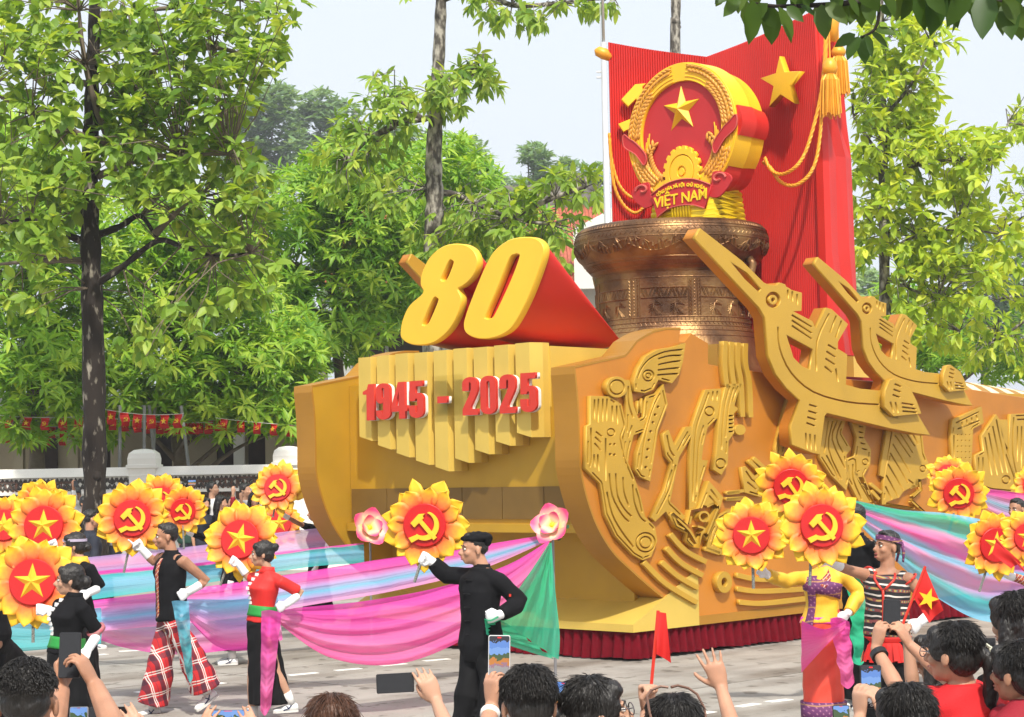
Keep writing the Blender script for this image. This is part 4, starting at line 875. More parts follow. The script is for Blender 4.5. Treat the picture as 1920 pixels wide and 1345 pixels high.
relief(z5, [(930, 968), (1062, 990), (1072, 1080), (1092, 1130), (1090, 1190), (1058, 1200), (1064, 1250), (1020, 1290), (1080, 1345), (880, 1312), (890, 1200)], sm=False, slots=[[(940, 1000), (1010, 1100)], [(930, 1040), (1010, 1170)], [(918, 1080), (1000, 1215)], [(908, 1130), (980, 1250)], [(900, 1180), (956, 1280)], [(896, 1230), (926, 1290)], [(960, 985), (1020, 1080)], [(990, 990), (1030, 1050)], [(1020, 995), (1044, 1040)], [(1000, 1200), (1040, 1230)], [(1010, 1240), (1040, 1200)]], rings=[((1066, 1150), 16, 5)])
relief(z5, [(905, 965), (925, 968), (890, 1190), (870, 1180)], sm=False, name='relief_band')
relief(z5, [(1200, 930), (1330, 872), (1340, 945), (1292, 972), (1282, 1180), (1195, 1160), (1192, 990)], sm=False, slots=[[(1215, 945), (1318, 896)], [(1222, 972), (1322, 935)], [(1240, 940), (1244, 965)], [(1262, 930), (1266, 954)], [(1284, 920), (1288, 942)], [(1306, 910), (1310, 930)], [(1205, 1000), (1206, 1150)]], dots=[((1222 + 18 * i, 998 + 26 * j), 3) for i in range(4) for j in range(6)])
relief(z5, [(1330, 1002), (1396, 906), (1412, 930), (1440, 1060), (1482, 1180), (1490, 1260), (1380, 1250), (1310, 1230), (1300, 1090), (1340, 1070)], sm=False, slots=[[(1345, 1010), (1375, 1180)], [(1362, 990), (1400, 1180)], [(1380, 960), (1424, 1170)], [(1396, 930), (1446, 1170)], [(1316, 1100), (1318, 1200)], [(1336, 1100), (1338, 1200)]], rings=[((1440, 1200), 20, 6)])
relief(z5, [(1460, 905), (1600, 900), (1590, 1240), (1490, 1240), (1450, 1080)], sm=False, slots=[[(1475, 920), (1470, 1080), (1500, 1220)], [(1490, 930), (1540, 928)], [(1492, 960), (1490, 1120)], [(1510, 960), (1508, 1150)], [(1495, 1170), (1530, 1172)]])
relief(z5, [(1412, 930), (1448, 930), (1448, 1060), (1420, 1000)], sm=False, name='relief_band')
relief(z5, [(1640, 900), (1760, 920), (1740, 1150), (1660, 1240), (1630, 1100)], sm=False, slots=[[(1660, 930), (1650, 1100)], [(1690, 930), (1680, 1120)], [(1720, 930), (1706, 1120)]])
for a in ([(830, 1218), (880, 1260)], [(836, 1250), (870, 1290)], [(180, 1262), (260, 1250)], [(180, 1290), (256, 1284)]): relief(z5, stroke(a, 14), sm=False, name='relief_band')

# ---- striped vault at the stern
n = 26
for k in range(n):
    u0 = 7.6 + k * .26; mb = MB(); r0 = []; r1 = []
    m_ = 14
    for (uu) in (u0, u0 + .255):
        pass
    A0, A1 = [], []
    for j in range(m_ + 1):
        a = math.pi * j / m_; vv = 2.5 - 2.1 * math.cos(a); zz = 3.1 + (.62 - .02 * k) * math.sin(a); sk = .9 * math.sin(a)
        A0.append(fl(u0 + sk, vv, zz)); A1.append(fl(u0 + sk + .255, vv, zz + .001))
    vs = A0 + A1 + [p - FZ * .06 for p in A0] + [p - FZ * .06 for p in A1]; q = m_ + 1
    fs = []
    for j in range(m_):
        fs += [(j, j + 1, q + j + 1, q + j), (2 * q + j, 3 * q + j, 3 * q + j + 1, 2 * q + j + 1), (j, 2 * q + j, 2 * q + j + 1, j + 1), (q + j, q + j + 1, 3 * q + j + 1, 3 * q + j)]
    fs += [(0, q, 3 * q, 2 * q), (m_, 2 * q + m_, 3 * q + m_, q + m_)]
    mb.add(vs, fs); mb.build('vault_stripe', mat('cream_paint', (.78, .66, .42), .5) if k % 2 else gold_deep, fo)
# ---- pleated velvet skirt
def skirt(path, name):
    vs = []; fs = []; idx = 0
    tot = 0; pts = []
    for (a, b) in zip(path[:-1], path[1:]):
        a = Vector(a); b = Vector(b); L = (b - a).length; nn = int(L / .018)
        nrm = (b - a).cross(FZ).normalized()
        for i in range(nn):
            t = i / nn; s_ = tot + L * t
            ph = s_ * 2 * math.pi / .15 + 1.6 * math.sin(s_ * 2.3) + .9 * math.sin(s_ * 6.1)
            d = math.sin(ph) + .35 * math.sin(2 * ph + 1)
            pts.append((a.lerp(b, t), nrm, d, s_))
        tot += L
    rows = [(.425, .010), (.39, .014), (.30, .022), (.18, .030), (.085, .036)]
    rows = [(.425, .004), (.36, .020), (.26, .034), (.14, .046), (.03, .054)]
    for z, amp in rows:
        for p, nrm, d, s_ in pts:
            zz = z if z > .05 else z + .014 * math.sin(s_ * 1.3) + .010 * math.sin(s_ * 7)
            vs.append(p + nrm * (d * amp + (.43 - z) * .10) + FZ * zz)
    N = len(pts)
    fs = [(r * N + i, r * N + i + 1, (r + 1) * N + i + 1, (r + 1) * N + i) for r in range(len(rows) - 1) for i in range(N - 1)]
    me = fast_mesh(name, np.array([tuple(v) for v in vs]), np.array(fs, dtype=np.int32), True)
    return link_mesh(name, me, velvet, fo)
skirt([fl(-.07, W, 0), fl(-.07, 0.04, 0), fl(13.9, 0.04, 0)], 'skirt')
# wheels and chassis hidden under the skirt
mb = MB(); box_uvz(mb, .5, 13.4, .7, 4.3, .14, .36); mb.build('chassis', mat('black_steel', (.02, .02, .02), .6), fo)
rubber = mat('black_rubber', (.02, .02, .02), .8)
for u in (1.6, 6.0, 11.5):
    for v in (.9, 4.1):
        mb = MB(); mb.tube([fl(u, v - .12, .19), fl(u, v + .12, .19)], .19, 20); mb.build('wheel', rubber, fo)

# ================================================================== BIRD PROWS
def bird(f, label, v, name='bird_prow'):
    t = thing(name, label, 'bird sculpture', fl(side(*f(560, 800), v=v)[0], v, side(*f(560, 1060), v=v)[1]), 'giant gilded birds along the side of the float')
    out = [(55, 112), (80, 68), (270, 216), (366, 312), (388, 322), (424, 324), (436, 312), (462, 320), (468, 332), (474, 334), (484, 340), (490, 345), (538, 358), (536, 440), (500, 442), (586, 486), (600, 520), (646, 425), (672, 432), (746, 500), (700, 580), (700, 610), (742, 636), (736, 772), (800, 790), (900, 800), (1056, 900), (1116, 1000), (1040, 990), (930, 968), (650, 900), (640, 915), (618, 1086), (585, 1080), (492, 1042), (488, 960), (530, 842), (470, 790), (420, 725), (386, 640), (372, 470), (345, 425)]
    slots = [[(216, 218), (290, 268), (356, 340), (344, 356), (280, 296)],
             [(468, 548), (588, 612), (574, 704), (540, 690), (500, 650)]]
    L = [S(f, out, v)] + [S(f, s_, v) for s_ in slots]
    gro = [[(430, 512), (438, 610), (490, 720), (590, 805), (740, 850), (888, 862)], [(492, 458), (584, 512)], [(492, 482), (584, 540)], [(492, 506), (584, 566)], [(660, 452), (606, 575), (602, 712)], [(655, 592), (694, 614)], [(648, 622), (690, 648)], [(644, 654), (688, 682)], [(640, 690), (676, 718)],
           [(692, 462), (664, 538)], [(716, 484), (690, 560)], [(474, 345), (474, 384)], [(494, 352), (494, 398)], [(516, 364), (516, 412)], [(690, 700), (700, 760)],
           [(570, 862), (606, 872)], [(566, 890), (606, 902)], [(562, 918), (602, 930)], [(558, 944), (598, 958)], [(555, 990), (560, 1060)], [(574, 994), (578, 1066)], [(596, 998), (598, 1070)],
           ]
    gro_w = 7
    for s_ in gro: L.append([side(*f(x, y), v=v) for x, y in stroke(catmull(s_, 3, False) if len(s_) > 2 else s_, gro_w)])
    front_t = .05
    L += [S(f, circle2((408, 390), 33, 24, 36), v), S(f, circle2((408, 390), 20, 20, 22), v), S(f, circle2((408, 390), 9, 14, 10), v)]
    Lb = [S(f, out, v)] + [S(f, s_, v) for s_ in slots]
    b1 = link_mesh('bird_face', plate('bird_face', L, front_t, SB(v + front_t), bevel=.004), relief_gold, t)
    b2 = link_mesh('bird_body', plate('bird_body', Lb, .14, SB(v + front_t + .1402)), copper, t)
    comb = [(892, 800), (912, 752), (938, 745), (1006, 790), (1034, 845), (1056, 904), (930, 916), (888, 872)]
    L = [S(f, comb, v)] + [[side(*f(x, y), v=v) for x, y in stroke(s_, 7)] for s_ in ([(935, 770), (966, 782)], [(930, 794), (964, 806)], [(926, 818), (960, 830)], [(915, 850), (930, 898)], [(938, 852), (950, 900)], [(966, 856), (1022, 864)], [(968, 874), (1032, 882)], [(970, 892), (1036, 898)])]
    link_mesh('bird_foot', plate('bird_foot', L, .07, SB(v - .001), bevel=.004), relief_gold, t)
    mb = MB(); c = side(*f(560, 940), v=v); 
    mb.tube([fl(c[0], v + .1, c[1]), fl(c[0], .02 if v < 0 else W - .02, c[1])], .05, 10); mb.build('mount', copper, t)
bird(z5, 'larger golden bird prow with its long beak crossing the bronze drum', -.34)
bird(lambda x, y: z5(600 + .672 * (x - 65), 213 + .718 * (y - 90)), 'smaller golden bird prow with its beak before the red flag backdrop', -.34)

bird(lambda x, y: (764 + .36 * (x - 55), 492 + .36 * (y - 112)), 'golden bird prow on the far side, only its beak tip showing behind the number', W + .12)

# ================================================================== NUMBER 80
t80 = thing('number_sculpture', 'giant yellow number 80 with red tapered sides on the float front', 'number sculpture', fl(0, 2.3, 3.7))
un = -0.52
def q(px, py): return front(px, py, un)
def offs(loop, d):
    """grow (d>0) or shrink a closed loop by d along its normals"""
    P = np.array(loop); n = len(P); area = .5 * np.sum(P[:, 0] * np.roll(P[:, 1], -1) - np.roll(P[:, 0], -1) * P[:, 1]); sgn = 1 if area > 0 else -1
    T = np.roll(P, -1, 0) - np.roll(P, 1, 0); T /= np.linalg.norm(T, axis=1)[:, None] + 1e-9
    return [tuple(p) for p in P + sgn * d * np.stack([T[:, 1], -T[:, 0]], 1)]
zz3 = lambda x, y: (540 + x / 2.8016, 420 + y / 2.8016)
eight = [(900, 108), (960, 112), (1005, 140), (1028, 190), (1022, 240), (995, 290), (950, 330), (925, 345), (942, 385), (940, 430), (915, 500), (870, 570), (800, 625), (730, 640), (670, 632), (630, 605), (622, 570), (635, 500), (670, 430), (740, 365), (727, 320), (735, 260), (775, 180), (840, 125)]
e_h1 = [(878, 200), (896, 198), (898, 214), (868, 288), (850, 302), (838, 298), (842, 278)]
e_h2 = [(795, 398), (815, 394), (818, 410), (780, 500), (762, 530), (745, 534), (742, 518)]
zero = [(1290, 72), (1340, 82), (1372, 115), (1376, 165), (1350, 250), (1300, 380), (1240, 500), (1190, 565), (1110, 602), (1030, 605), (972, 580), (954, 540), (965, 480), (1010, 360), (1070, 220), (1120, 140), (1200, 85)]
z_h = [(1222, 166), (1240, 164), (1244, 182), (1200, 300), (1120, 470), (1095, 498), (1072, 498), (1074, 480), (1130, 350), (1195, 190)]
for nm, o_, hs in (('figure_eight', eight, (e_h1, e_h2)), ('figure_zero', zero, (z_h,))):
    OL = [q(*zz3(*p)) for p in catmull(o_, 4)]; HL = [[q(*zz3(*p)) for p in catmull(h, 4)] for h in hs]
    f_ = link_mesh(nm, plate(nm, [OL] + HL, .11, FB(un + .0), bevel=.012), yellow_num, t80)
    # red body: the outline drawn back and down to the deck
    mb = MB(); n = len(OL); xm = sum(p[0] for p in OL) / n; zb = 3.72
    rings = []
    for s_ in (0, .25, .5, .75, 1.0):
        rr = []
        for p in offs(OL, -.03):
            x = p[0] + (xm - p[0]) * .05 * s_; h = p[1] - zb
            rr.append(fl(un + .005 + 1.35 * s_, -x, zb + h * (1 - .93 * s_)))
        rings.append(rr)
    # tube walls of the outline (closed), then the hollow walls of the counters
    mb.rings(rings, cap=False); 
    o2 = mb.build('tapered_side', red_paint, f_, smooth=True)
    mb = MB()
    for hl in HL:
        mb.rings([[fl(un + .003, -p[0], p[1]) for p in hl], [fl(un + .42, -p[0] , p[1]-.22) for p in hl]], cap=True)
    mb.f = mb.f; mb.build('counter_wall', red_paint, f_)
# ================================================================== BRONZE DRUM
def bronze_mat():
    m = bpy.data.materials.new('bronze'); m.use_nodes = True; t = m.node_tree; b = bsdf(m); MATS['bronze'] = m
    tc = t.nodes.new('ShaderNodeTexCoord'); nz = t.nodes.new('ShaderNodeTexNoise'); nz.inputs['Scale'].default_value = 2.2; nz.inputs['Detail'].default_value = 6
    t.links.new(tc.outputs['Object'], nz.inputs['Vector']); cr = t.nodes.new('ShaderNodeValToRGB')
    cr.color_ramp.elements[0].position = .33; cr.color_ramp.elements[1].position = .68
    cr.color_ramp.elements[0].color = (.078, .038, .018, 1); cr.color_ramp.elements[1].color = (.33, .195, .075, 1)
    e = cr.color_ramp.elements.new(.5); e.color = (.185, .092, .038, 1)
    t.links.new(nz.outputs['Fac'], cr.inputs[0]); t.links.new(cr.outputs[0], b.inputs['Base Color'])
    b.inputs['Metallic'].default_value = .65; b.inputs['Roughness'].default_value = .42
    n2 = t.nodes.new('ShaderNodeTexNoise'); n2.inputs['Scale'].default_value = 26; n2.inputs['Detail'].default_value = 5; t.links.new(tc.outputs['Object'], n2.inputs['Vector'])
    bp = t.nodes.new('ShaderNodeBump'); bp.inputs['Strength'].default_value = .25; bp.inputs['Distance'].default_value = .03; t.links.new(n2.outputs['Fac'], bp.inputs['Height']); t.links.new(bp.outputs[0], b.inputs['Normal'])
    return m
bronze = bronze_mat()
DU, DV = 3.85, 2.5; DC = fl(DU, DV, 0); DM = mpp(DC.y)
dr = thing('bronze_drum', 'big ancient style bronze drum with incised bands carrying the round emblem', 'drum', fl(DU, DV, 3.46))
def zpx(py, Y=None, px=1261): return at(px, py, Y or DC.y).z
def rpx(h): return h * DM
# profile from the photo: half width in photo pixels, height from the pixel row on the axis plane
zr = lambda y: zpx(y)
prof = [(0, zr(433)), (150, zr(433)), (166, zr(430)), (172, zr(432)), (178, zr(440)), (182.5, zr(452)), (182, zr(466)), (177, zr(480)), (168, zr(494)), (158, zr(506)), (150, zr(514)), (146, zr(520)), (145, zr(524)), (144, zr(560)), (144.5, zr(600)), (145, zr(618)), (150, zr(628)), (158, zr(645)), (168, zr(670)), (178, zr(697)), (180, zr(706)), (180, 3.46)]
def dprof(z):
    for (r0, z0), (r1, z1) in zip(prof[1:-1], prof[2:]):
        if z1 <= z <= z0: return rpx(r0 + (r1 - r0) * ((z0 - z) / (z0 - z1 + 1e-9)))
    return rpx(150)
mb = MB(); mb.lathe((DC.x, DC.y, 0), [(max(rpx(r), .001), z) for r, z in prof][::-1], 96); mb.build('drum_body', bronze, dr, smooth=True)
def dp(a, z, d=0.0):
    r = dprof(z) + d; return Vector((DC.x + r * math.cos(a), DC.y + r * math.sin(a), z))
# raised ring mouldings
for y in (441, 446, 462, 498, 503, 512, 521, 533, 605, 614, 622, 630, 640):
    mb = MB(); z = zr(y); mb.tube([dp(2 * math.pi * k / 72, z, .002) for k in range(73)], .0075, 6); mb.build('ring_moulding', bronze, dr)
# notch rows (comb and rope patterns), uncountable
def notches(y0, y1, n, slant=0.0, w=.010):
    mb = MB()
    for k in range(n):
        a = 2 * math.pi * k / n; mb.tube([dp(a, zr(y0), .001), dp(a + slant, zr(y1), .001)], w * .5, 4)
    return mb
al = MB()
for args in ((436, 440.5, 150), (447.5, 451, 110, .02), (453, 457, 110, -.02), (504, 511, 110, .02), (606.5, 613, 130), (615.5, 620, 100, .02), (623.5, 628, 100, -.02)):
    m1 = notches(*args); al.add(m1.v, m1.f)
al.build('notch_rows', bronze, dr)['kind'] = 'stuff'
# boats with feathered crews round the shoulder, panels with warriors and zigzags round the waist
rd = random.Random(3)
al = MB()
for k in range(12):
    a0 = 2 * math.pi * k / 12; da = 2 * math.pi / 12
    zb = 484; 
    al.tube([dp(a0 + da * t, zr(zb - 10 + 14 * math.sin(math.pi * t)), .003) for t in [i / 10 for i in range(11)]], .012, 5)
    for j in range(9):
        t = .08 + .84 * j / 8; h = rd.uniform(10, 22); lean = rd.uniform(-.05, .07); yb = zb - 10 + 14 * math.sin(math.pi * t)
        p0 = (a0 + da * t, yb); al.tube([dp(p0[0], zr(p0[1]), .004), dp(p0[0] + lean * .5, zr(yb - h * .6), .006), dp(p0[0] + lean, zr(yb - h), .004)], [.016, .019, .008], 5)
        al.tube([dp(p0[0] - .02, zr(yb - h * .5), .004), dp(p0[0] + .03, zr(yb - h * .75), .004)], .010, 4)
        if j % 2: al.tube([dp(p0[0] + lean, zr(yb - h), .004), dp(p0[0] + lean + .05, zr(yb - h + 6), .004)], .010, 4)
al.build('boat_figures', bronze, dr)['kind'] = 'stuff'
al = MB(); N = 8
for k in range(N):
    a0 = 2 * math.pi * k / N + .12; da = 2 * math.pi / N
    for ds in (0, .035, .115, .15):
        al.tube([dp(a0 + ds, zr(y), .003) for y in (536, 570, 603)], .011, 4)
    for j in range(11):
        y = 538 + 6 * j
        al.tube([dp(a0 + .005, zr(y), .003), dp(a0 + .03, zr(y + 4), .003)], .008, 4); al.tube([dp(a0 + .12, zr(y + 4), .003), dp(a0 + .145, zr(y), .003)], .008, 4); al.ell(dp(a0 + .075, zr(y + 2), .0), .012, .012, .012, None, 6, 4)
    b0 = a0 + .17; db = da - .19
    for y in (552, 570): al.tube([dp(b0 + db * t / 8, zr(y), .003) for t in range(9)], .011, 4)
    for j in range(12):
        t0 = b0 + db * j / 12; s_ = 1 if (j // 2) % 2 else -1
        al.tube([dp(t0, zr(561 + 8 * s_), .003), dp(t0 + db / 12, zr(561 - 8 * s_), .003)], .008, 4); al.tube([dp(t0 + .02, zr(561 + 8 * s_), .003), dp(t0 + .02 + db / 14, zr(561 - 8 * s_), .003)], .007, 4)
    for j in range(2):
        c = b0 + db * (.28 + .46 * j)
        al.tube([dp(c - .03, zr(601), .003), dp(c, zr(588), .006), dp(c + .01, zr(580), .004)], [.01, .016, .008], 5); al.tube([dp(c + .05, zr(601), .003), dp(c, zr(588), .006)], .01, 5)
        for i in range(5): al.tube([dp(c + .01, zr(582), .003), dp(c + .03 + .022 * i, zr(574 + 2.5 * i), .003)], .009, 4)
        for i in range(4): al.tube([dp(c - .06, zr(596 - 4 * i), .003), dp(c - .01, zr(590 - 3 * i), .003)], .008, 4)
        for i in range(5): al.tube([dp(c + .02, zr(590), .003), dp(c + .03 + .02 * i, zr(602), .003)], .008, 4)
al.build('warrior_panels', bronze, dr)['kind'] = 'stuff'
# handle straps on the shadow side
for a in (-.62, 2.5):
    mb = MB(); mb.tube([dp(a, zr(500), .01), dp(a, zr(508), .12), dp(a, zr(535), .16), dp(a, zr(565), .10), dp(a, zr(580), .0)], [.07, .06, .055, .06, .07], 8); mb.build('handle', bronze, dr, smooth=True)

# ================================================================== NATIONAL EMBLEM
ue = 3.55
em = thing('national_emblem', 'round red and yellow emblem with gold star, rice ears and cogwheel on drum', 'emblem', fl(ue + .4, DV, zr(425)))
xl, _ = front(1181, 250, ue); xr, _ = front(1385, 250, ue); _, zt_ = front(1284, 118, ue); _, zb_ = front(1290, 392, ue)
ex, ez = (xl + xr) / 2, front(1283, 248, ue)[1]; EV = -ex; ER = (xr - xl) / 2; EH = zt_ - ez
red_dull = mat('matt_red_paint', (.47, .022, .026), .6, 0, .06, 1.5)
grain_m = mat('rice_grain_gold', (.66, .30, .045), .4, .1, .15, 5)
def E(x, y): return (ex + x * ER, ez + y * EH)
def eplate(name, loops, z0, th, m, parent=None, bevel=0.004): return link_mesh(name, plate(name, [[E(x, y) for x, y in L] for L in loops], th, FB(ue - z0), bevel=bevel), m, parent or em)
def ring(r, n=72, a0=0, a1=360): return [(r * math.cos(R(a0 + (a1 - a0) * k / n)), r * math.sin(R(a0 + (a1 - a0) * k / n))) for k in range(n)]
eplate('red_field', [ring(.97)], -.06, .07, red_dull)
eplate('yellow_ring', [ring(1.0), ring(.735)], .0, .05, yellow)
# stepped rim bands: yellow crown, then alternate red / yellow ribbon folds down the flank
def rim(name, a0, a1, rfun, m, depth=.66, n=14):
    mb = MB(); rs = []
    for k in range(n + 1):
        a = R(a0 + (a1 - a0) * k / n); r = rfun(k / n)
        ro = []
        for (uu, dr_) in ((-.01, 0), (.30, .012), (depth * .52, .0), (depth * .75, -.03), (depth, -.05)):
            x, z = E((r + dr_) * math.cos(a), (r + dr_) * math.sin(a)); ro.append(fl(ue + uu, -x, z))
        x, z = E(.9 * math.cos(a), .9 * math.sin(a)); ro += [fl(ue + depth, -x, z), fl(ue - .01, -x, z)]
        rs.append(ro)
    mb.rings(rs); mb.build(name, m, em, smooth=False)
bulge = lambda k, d=.05: (lambda t: k + d * math.sin(math.pi * t))
rim('rim_band', 14, 178, lambda t: 1.0 + .0 * t, yellow, n=40)
rim('rim_band', -10, 14, lambda t: 1.03 + .05 * math.sin(math.pi * t), red_paint)
rim('rim_band', -36, -10, lambda t: 1.0, yellow)
rim('rim_band', -66, -36, lambda t: .98 + .07 * math.sin(math.pi * t), red_paint)
for a in ((178, 200, red_paint), (200, 225, yellow), (225, 246, red_paint)): rim('rim_band', a[0], a[1], lambda t: 1.0 + .03 * math.sin(math.pi * t), a[2])
# faceted star
def star3(name, c, r, h, Bm, m, parent, rot=0, thick=.0):
    P = star2(c, r, rot); vs = [(*p, 0) for p in P] + [(c[0], c[1], h)] + [(*p, -thick) for p in P]
    fs = [((i + 1) % 10, i, 10) for i in range(10)] + [(i, (i + 1) % 10, 11 + (i + 1) % 10, 11 + i) for i in range(10)] + [tuple(range(11, 21))]
    me = fast_mesh(name, vs, fs); me.transform(Bm); return link_mesh(name, me, m, parent)
c = E(.0, .33); star3('star', c, .345 * ER, .10, FB(ue - .016), yellow, em, 0, .02)
# cogwheel
gear = []
for k in range(18):
    a = R(20 * k)
    for da, r in ((-7, .335), (-5.5, .375), (5.5, .375), (7, .335)): gear.append((.02 + r * .92 * math.cos(a + R(da)), -.58 + r * math.sin(a + R(da))))
def cr_(r): return [(.02 + r * .92 * math.cos(2 * math.pi * k / 30), -.58 + r * math.sin(2 * math.pi * k / 30)) for k in range(30)]
eplate('cogwheel', [gear, cr_(.25), cr_(.235), cr_(.085), cr_(.055)], .02, .06, yellow)
eplate('cog_hub', [cr_(.225)], .02, .035, yellow)
# rice ears: rows of grains following the ring, and two inner sheaves
gr = MB()
def grain(x, y, ang, L=.066, wd=.026, z=.055):
    X, Z = E(x, y); c = fl(ue - z, -X, Z); d = (-FV) * math.cos(ang) + FZ * math.sin(ang); e = (-FV) * -math.sin(ang) + FZ * math.cos(ang)
    return c, d, e, L * ER, wd * ER
grains = []
for s_ in (1, -1):
    for row, (r, off, step) in enumerate(((.95, 0, 4.4), (.885, 2.2, 4.4), (.825, 1.0, 4.6), (.775, 3, 4.8))):
        a = 12 + off + (28 if row >= 2 else 0)
        while a < 146:
            if not (88 < a < 112):
                th = 90 - s_ * a
                grains.append(grain(r * math.cos(R(th)), r * math.sin(R(th)), R(th) + s_ * (math.pi / 2) + s_ * (.35 if row != 1 else -.3)))
            a += step
    # drooping inner ear
    for k in range(26):
        t = k / 25; px_ = s_ * (.36 + .30 * t - .36 * (1 - t) ** 3 * 0 ); py_ = -.62 + .52 * t ** 1.3
        px_ = s_ * (.40 + .22 * math.sin(1.9 * t)); 
        if t > .75: px_ -= s_ * .5 * (t - .75)
        grains.append(grain(px_ + s_ * (.05 if k % 2 else -.03), py_, math.pi / 2 - s_ * (.9 * (.5 - t)) + (.5 if k % 2 else -.5), .07, .026, .04))
for i, (c, d, e, L, wd) in enumerate(grains):
    gr.ell(c, L, wd, wd, (d, e, -FU), 6, 4)
gr.build('rice_grains', grain_m, em, smooth=True)['kind'] = 'stuff'
# stems
for s_ in (1, -1):
    for k, r in enumerate((.975, .915, .857, .80, .75)):
        pts = [E(r * math.cos(R(90 - s_ * a)), r * math.sin(R(90 - s_ * a))) for a in range(8, 150, 6)]
        mb = MB(); mb.tube([fl(ue - .055, -x, z) for x, z in pts], .008, 5); mb.build('rice_stem', yellow, em)
    for k in range(3):
        pts = [E(s_ * (.40 + .24 * math.sin(1.9 * t) + .03 * k - .03), -.68 + (.74 - .06 * k) * t ** 1.25) for t in [i / 10 for i in range(11)]]
        mb = MB(); mb.tube([fl(ue - .03, -x, z) for x, z in pts], .010, 5); mb.build('rice_stem', yellow, em)
# ribbon: banner with two lines of lettering, scroll ends, bands crossing the ring
banner = [(-.62, -.80), (-.55, -.92), (-.05, -1.16 + .06), (-.44, -1.18), (-.50, -1.02)]
bpts = [(-.52, -.86), (-.25, -.74), (.02, -.70), (.30, -.73), (.58, -.84), (.46, -1.16), (.25, -1.09), (.02, -1.07), (-.22, -1.10), (-.42, -1.20)]
eplate('ribbon_banner', [catmull(bpts[:5], 4, False) + catmull(bpts[5:], 4, False)], .085, .035, red_dull)
rib_edge = mat('ribbon_edge_red', (.55, .10, .08), .5)
for pts_ in (bpts[:5], bpts[5:]):
    mb = MB(); mb.tube([fl(ue - .13, -E(*p)[0], E(*p)[1]) for p in catmull(pts_, 4, False)], .010, 5); mb.build('ribbon_hem', rib_edge, em)
for s_ in (1, -1):
    eplate('ribbon_fold', [catmull([(s_ * .60, -.66), (s_ * .84, -.70), (s_ * .92, -.82), (s_ * .70, -1.02), (s_ * .50, -.98), (s_ * .56, -.84)], 4)], .06, .03, red_dull)
    sp = [(s_ * (.70 + (.13 - .012 * k) * math.cos(.7 * k)), -.76 + (.085 - .008 * k) * math.sin(.7 * k)) for k in range(9)]
    mb = MB(); mb.tube([fl(ue - .10, -E(*p)[0], E(*p)[1]) for p in catmull(sp, 3, False)], .018, 6); mb.build('ribbon_scroll', rib_edge, em)
    band = [(s_ * 1.04, .10), (s_ * 1.03, -.08), (s_ * .82, -.22), (s_ * .66, -.40), (s_ * .62, -.26), (s_ * .80, -.06), (s_ * .92, .02)]
    eplate('ribbon_band', [catmull(band, 4)], .065, .03, red_dull)
    mb = MB(); mb.tube([fl(ue - .1, -E(*p)[0], E(*p)[1]) for p in catmull(band, 4)], .008, 5); mb.build('ribbon_hem', rib_edge, em)
X, Z = E(.03, -.975); bt = basis(fl(ue - .121, -X, Z), -FV + FZ * .03, FZ)
link_mesh('lettering', text_mesh('lettering', 'VIỆT NAM', .215 * ER, .012, bt, .003), lemon, em)
s_txt = 'CỘNG HÒA XÃ HỘI CHỦ NGHĨA'
ms = []
for i, ch in enumerate(s_txt):
    if ch == ' ': continue
    t = (i + .5) / len(s_txt); x = -.41 + .88 * t; y = -.785 - .085 * (2 * t - 1) ** 2 * 1.1 + .0
    X, Z = E(x, y); a = -(2 * t - 1) * .30
    ms.append(text_mesh('t', ch, .066 * ER, .012, basis(fl(ue - .121, -X, Z), (-FV) * math.cos(a) + FZ * math.sin(a), FZ * math.cos(a) + FV * math.sin(a)), .002))
link_mesh('lettering', join_meshes('lettering', ms), lemon, em)
# sheaf foot: horizontal roll courses with upright stalks in front
for k in range(6):
    z = zr(424) + .075 * k - .02; hw = .52 + .012 * (5 - k)
    mb = MB(); mb.tube([fl(ue - .02, EV + hw, z), fl(ue - .05, EV - hw, z), fl(ue + .60, EV - hw + .02, z), fl(ue + .60, EV + hw, z), fl(ue - .02, EV + hw, z)], .045, 8); mb.build('sheaf_course', lemon, em, smooth=True)
for k in range(7):
    v = EV - .17 + .05 * k + .02; mb = MB(); mb.tube([fl(ue - .09, v, zr(426)), fl(ue - .09, v, zr(426) + .40)], .021, 7); mb.build('sheaf_stalk', lemon, em, smooth=True)
mb = MB(); box_uvz(mb, ue, ue + .59, EV - .5, EV + .5, zr(424) - .02, zr(424) + .5); mb.build('foot_core', lemon, em)

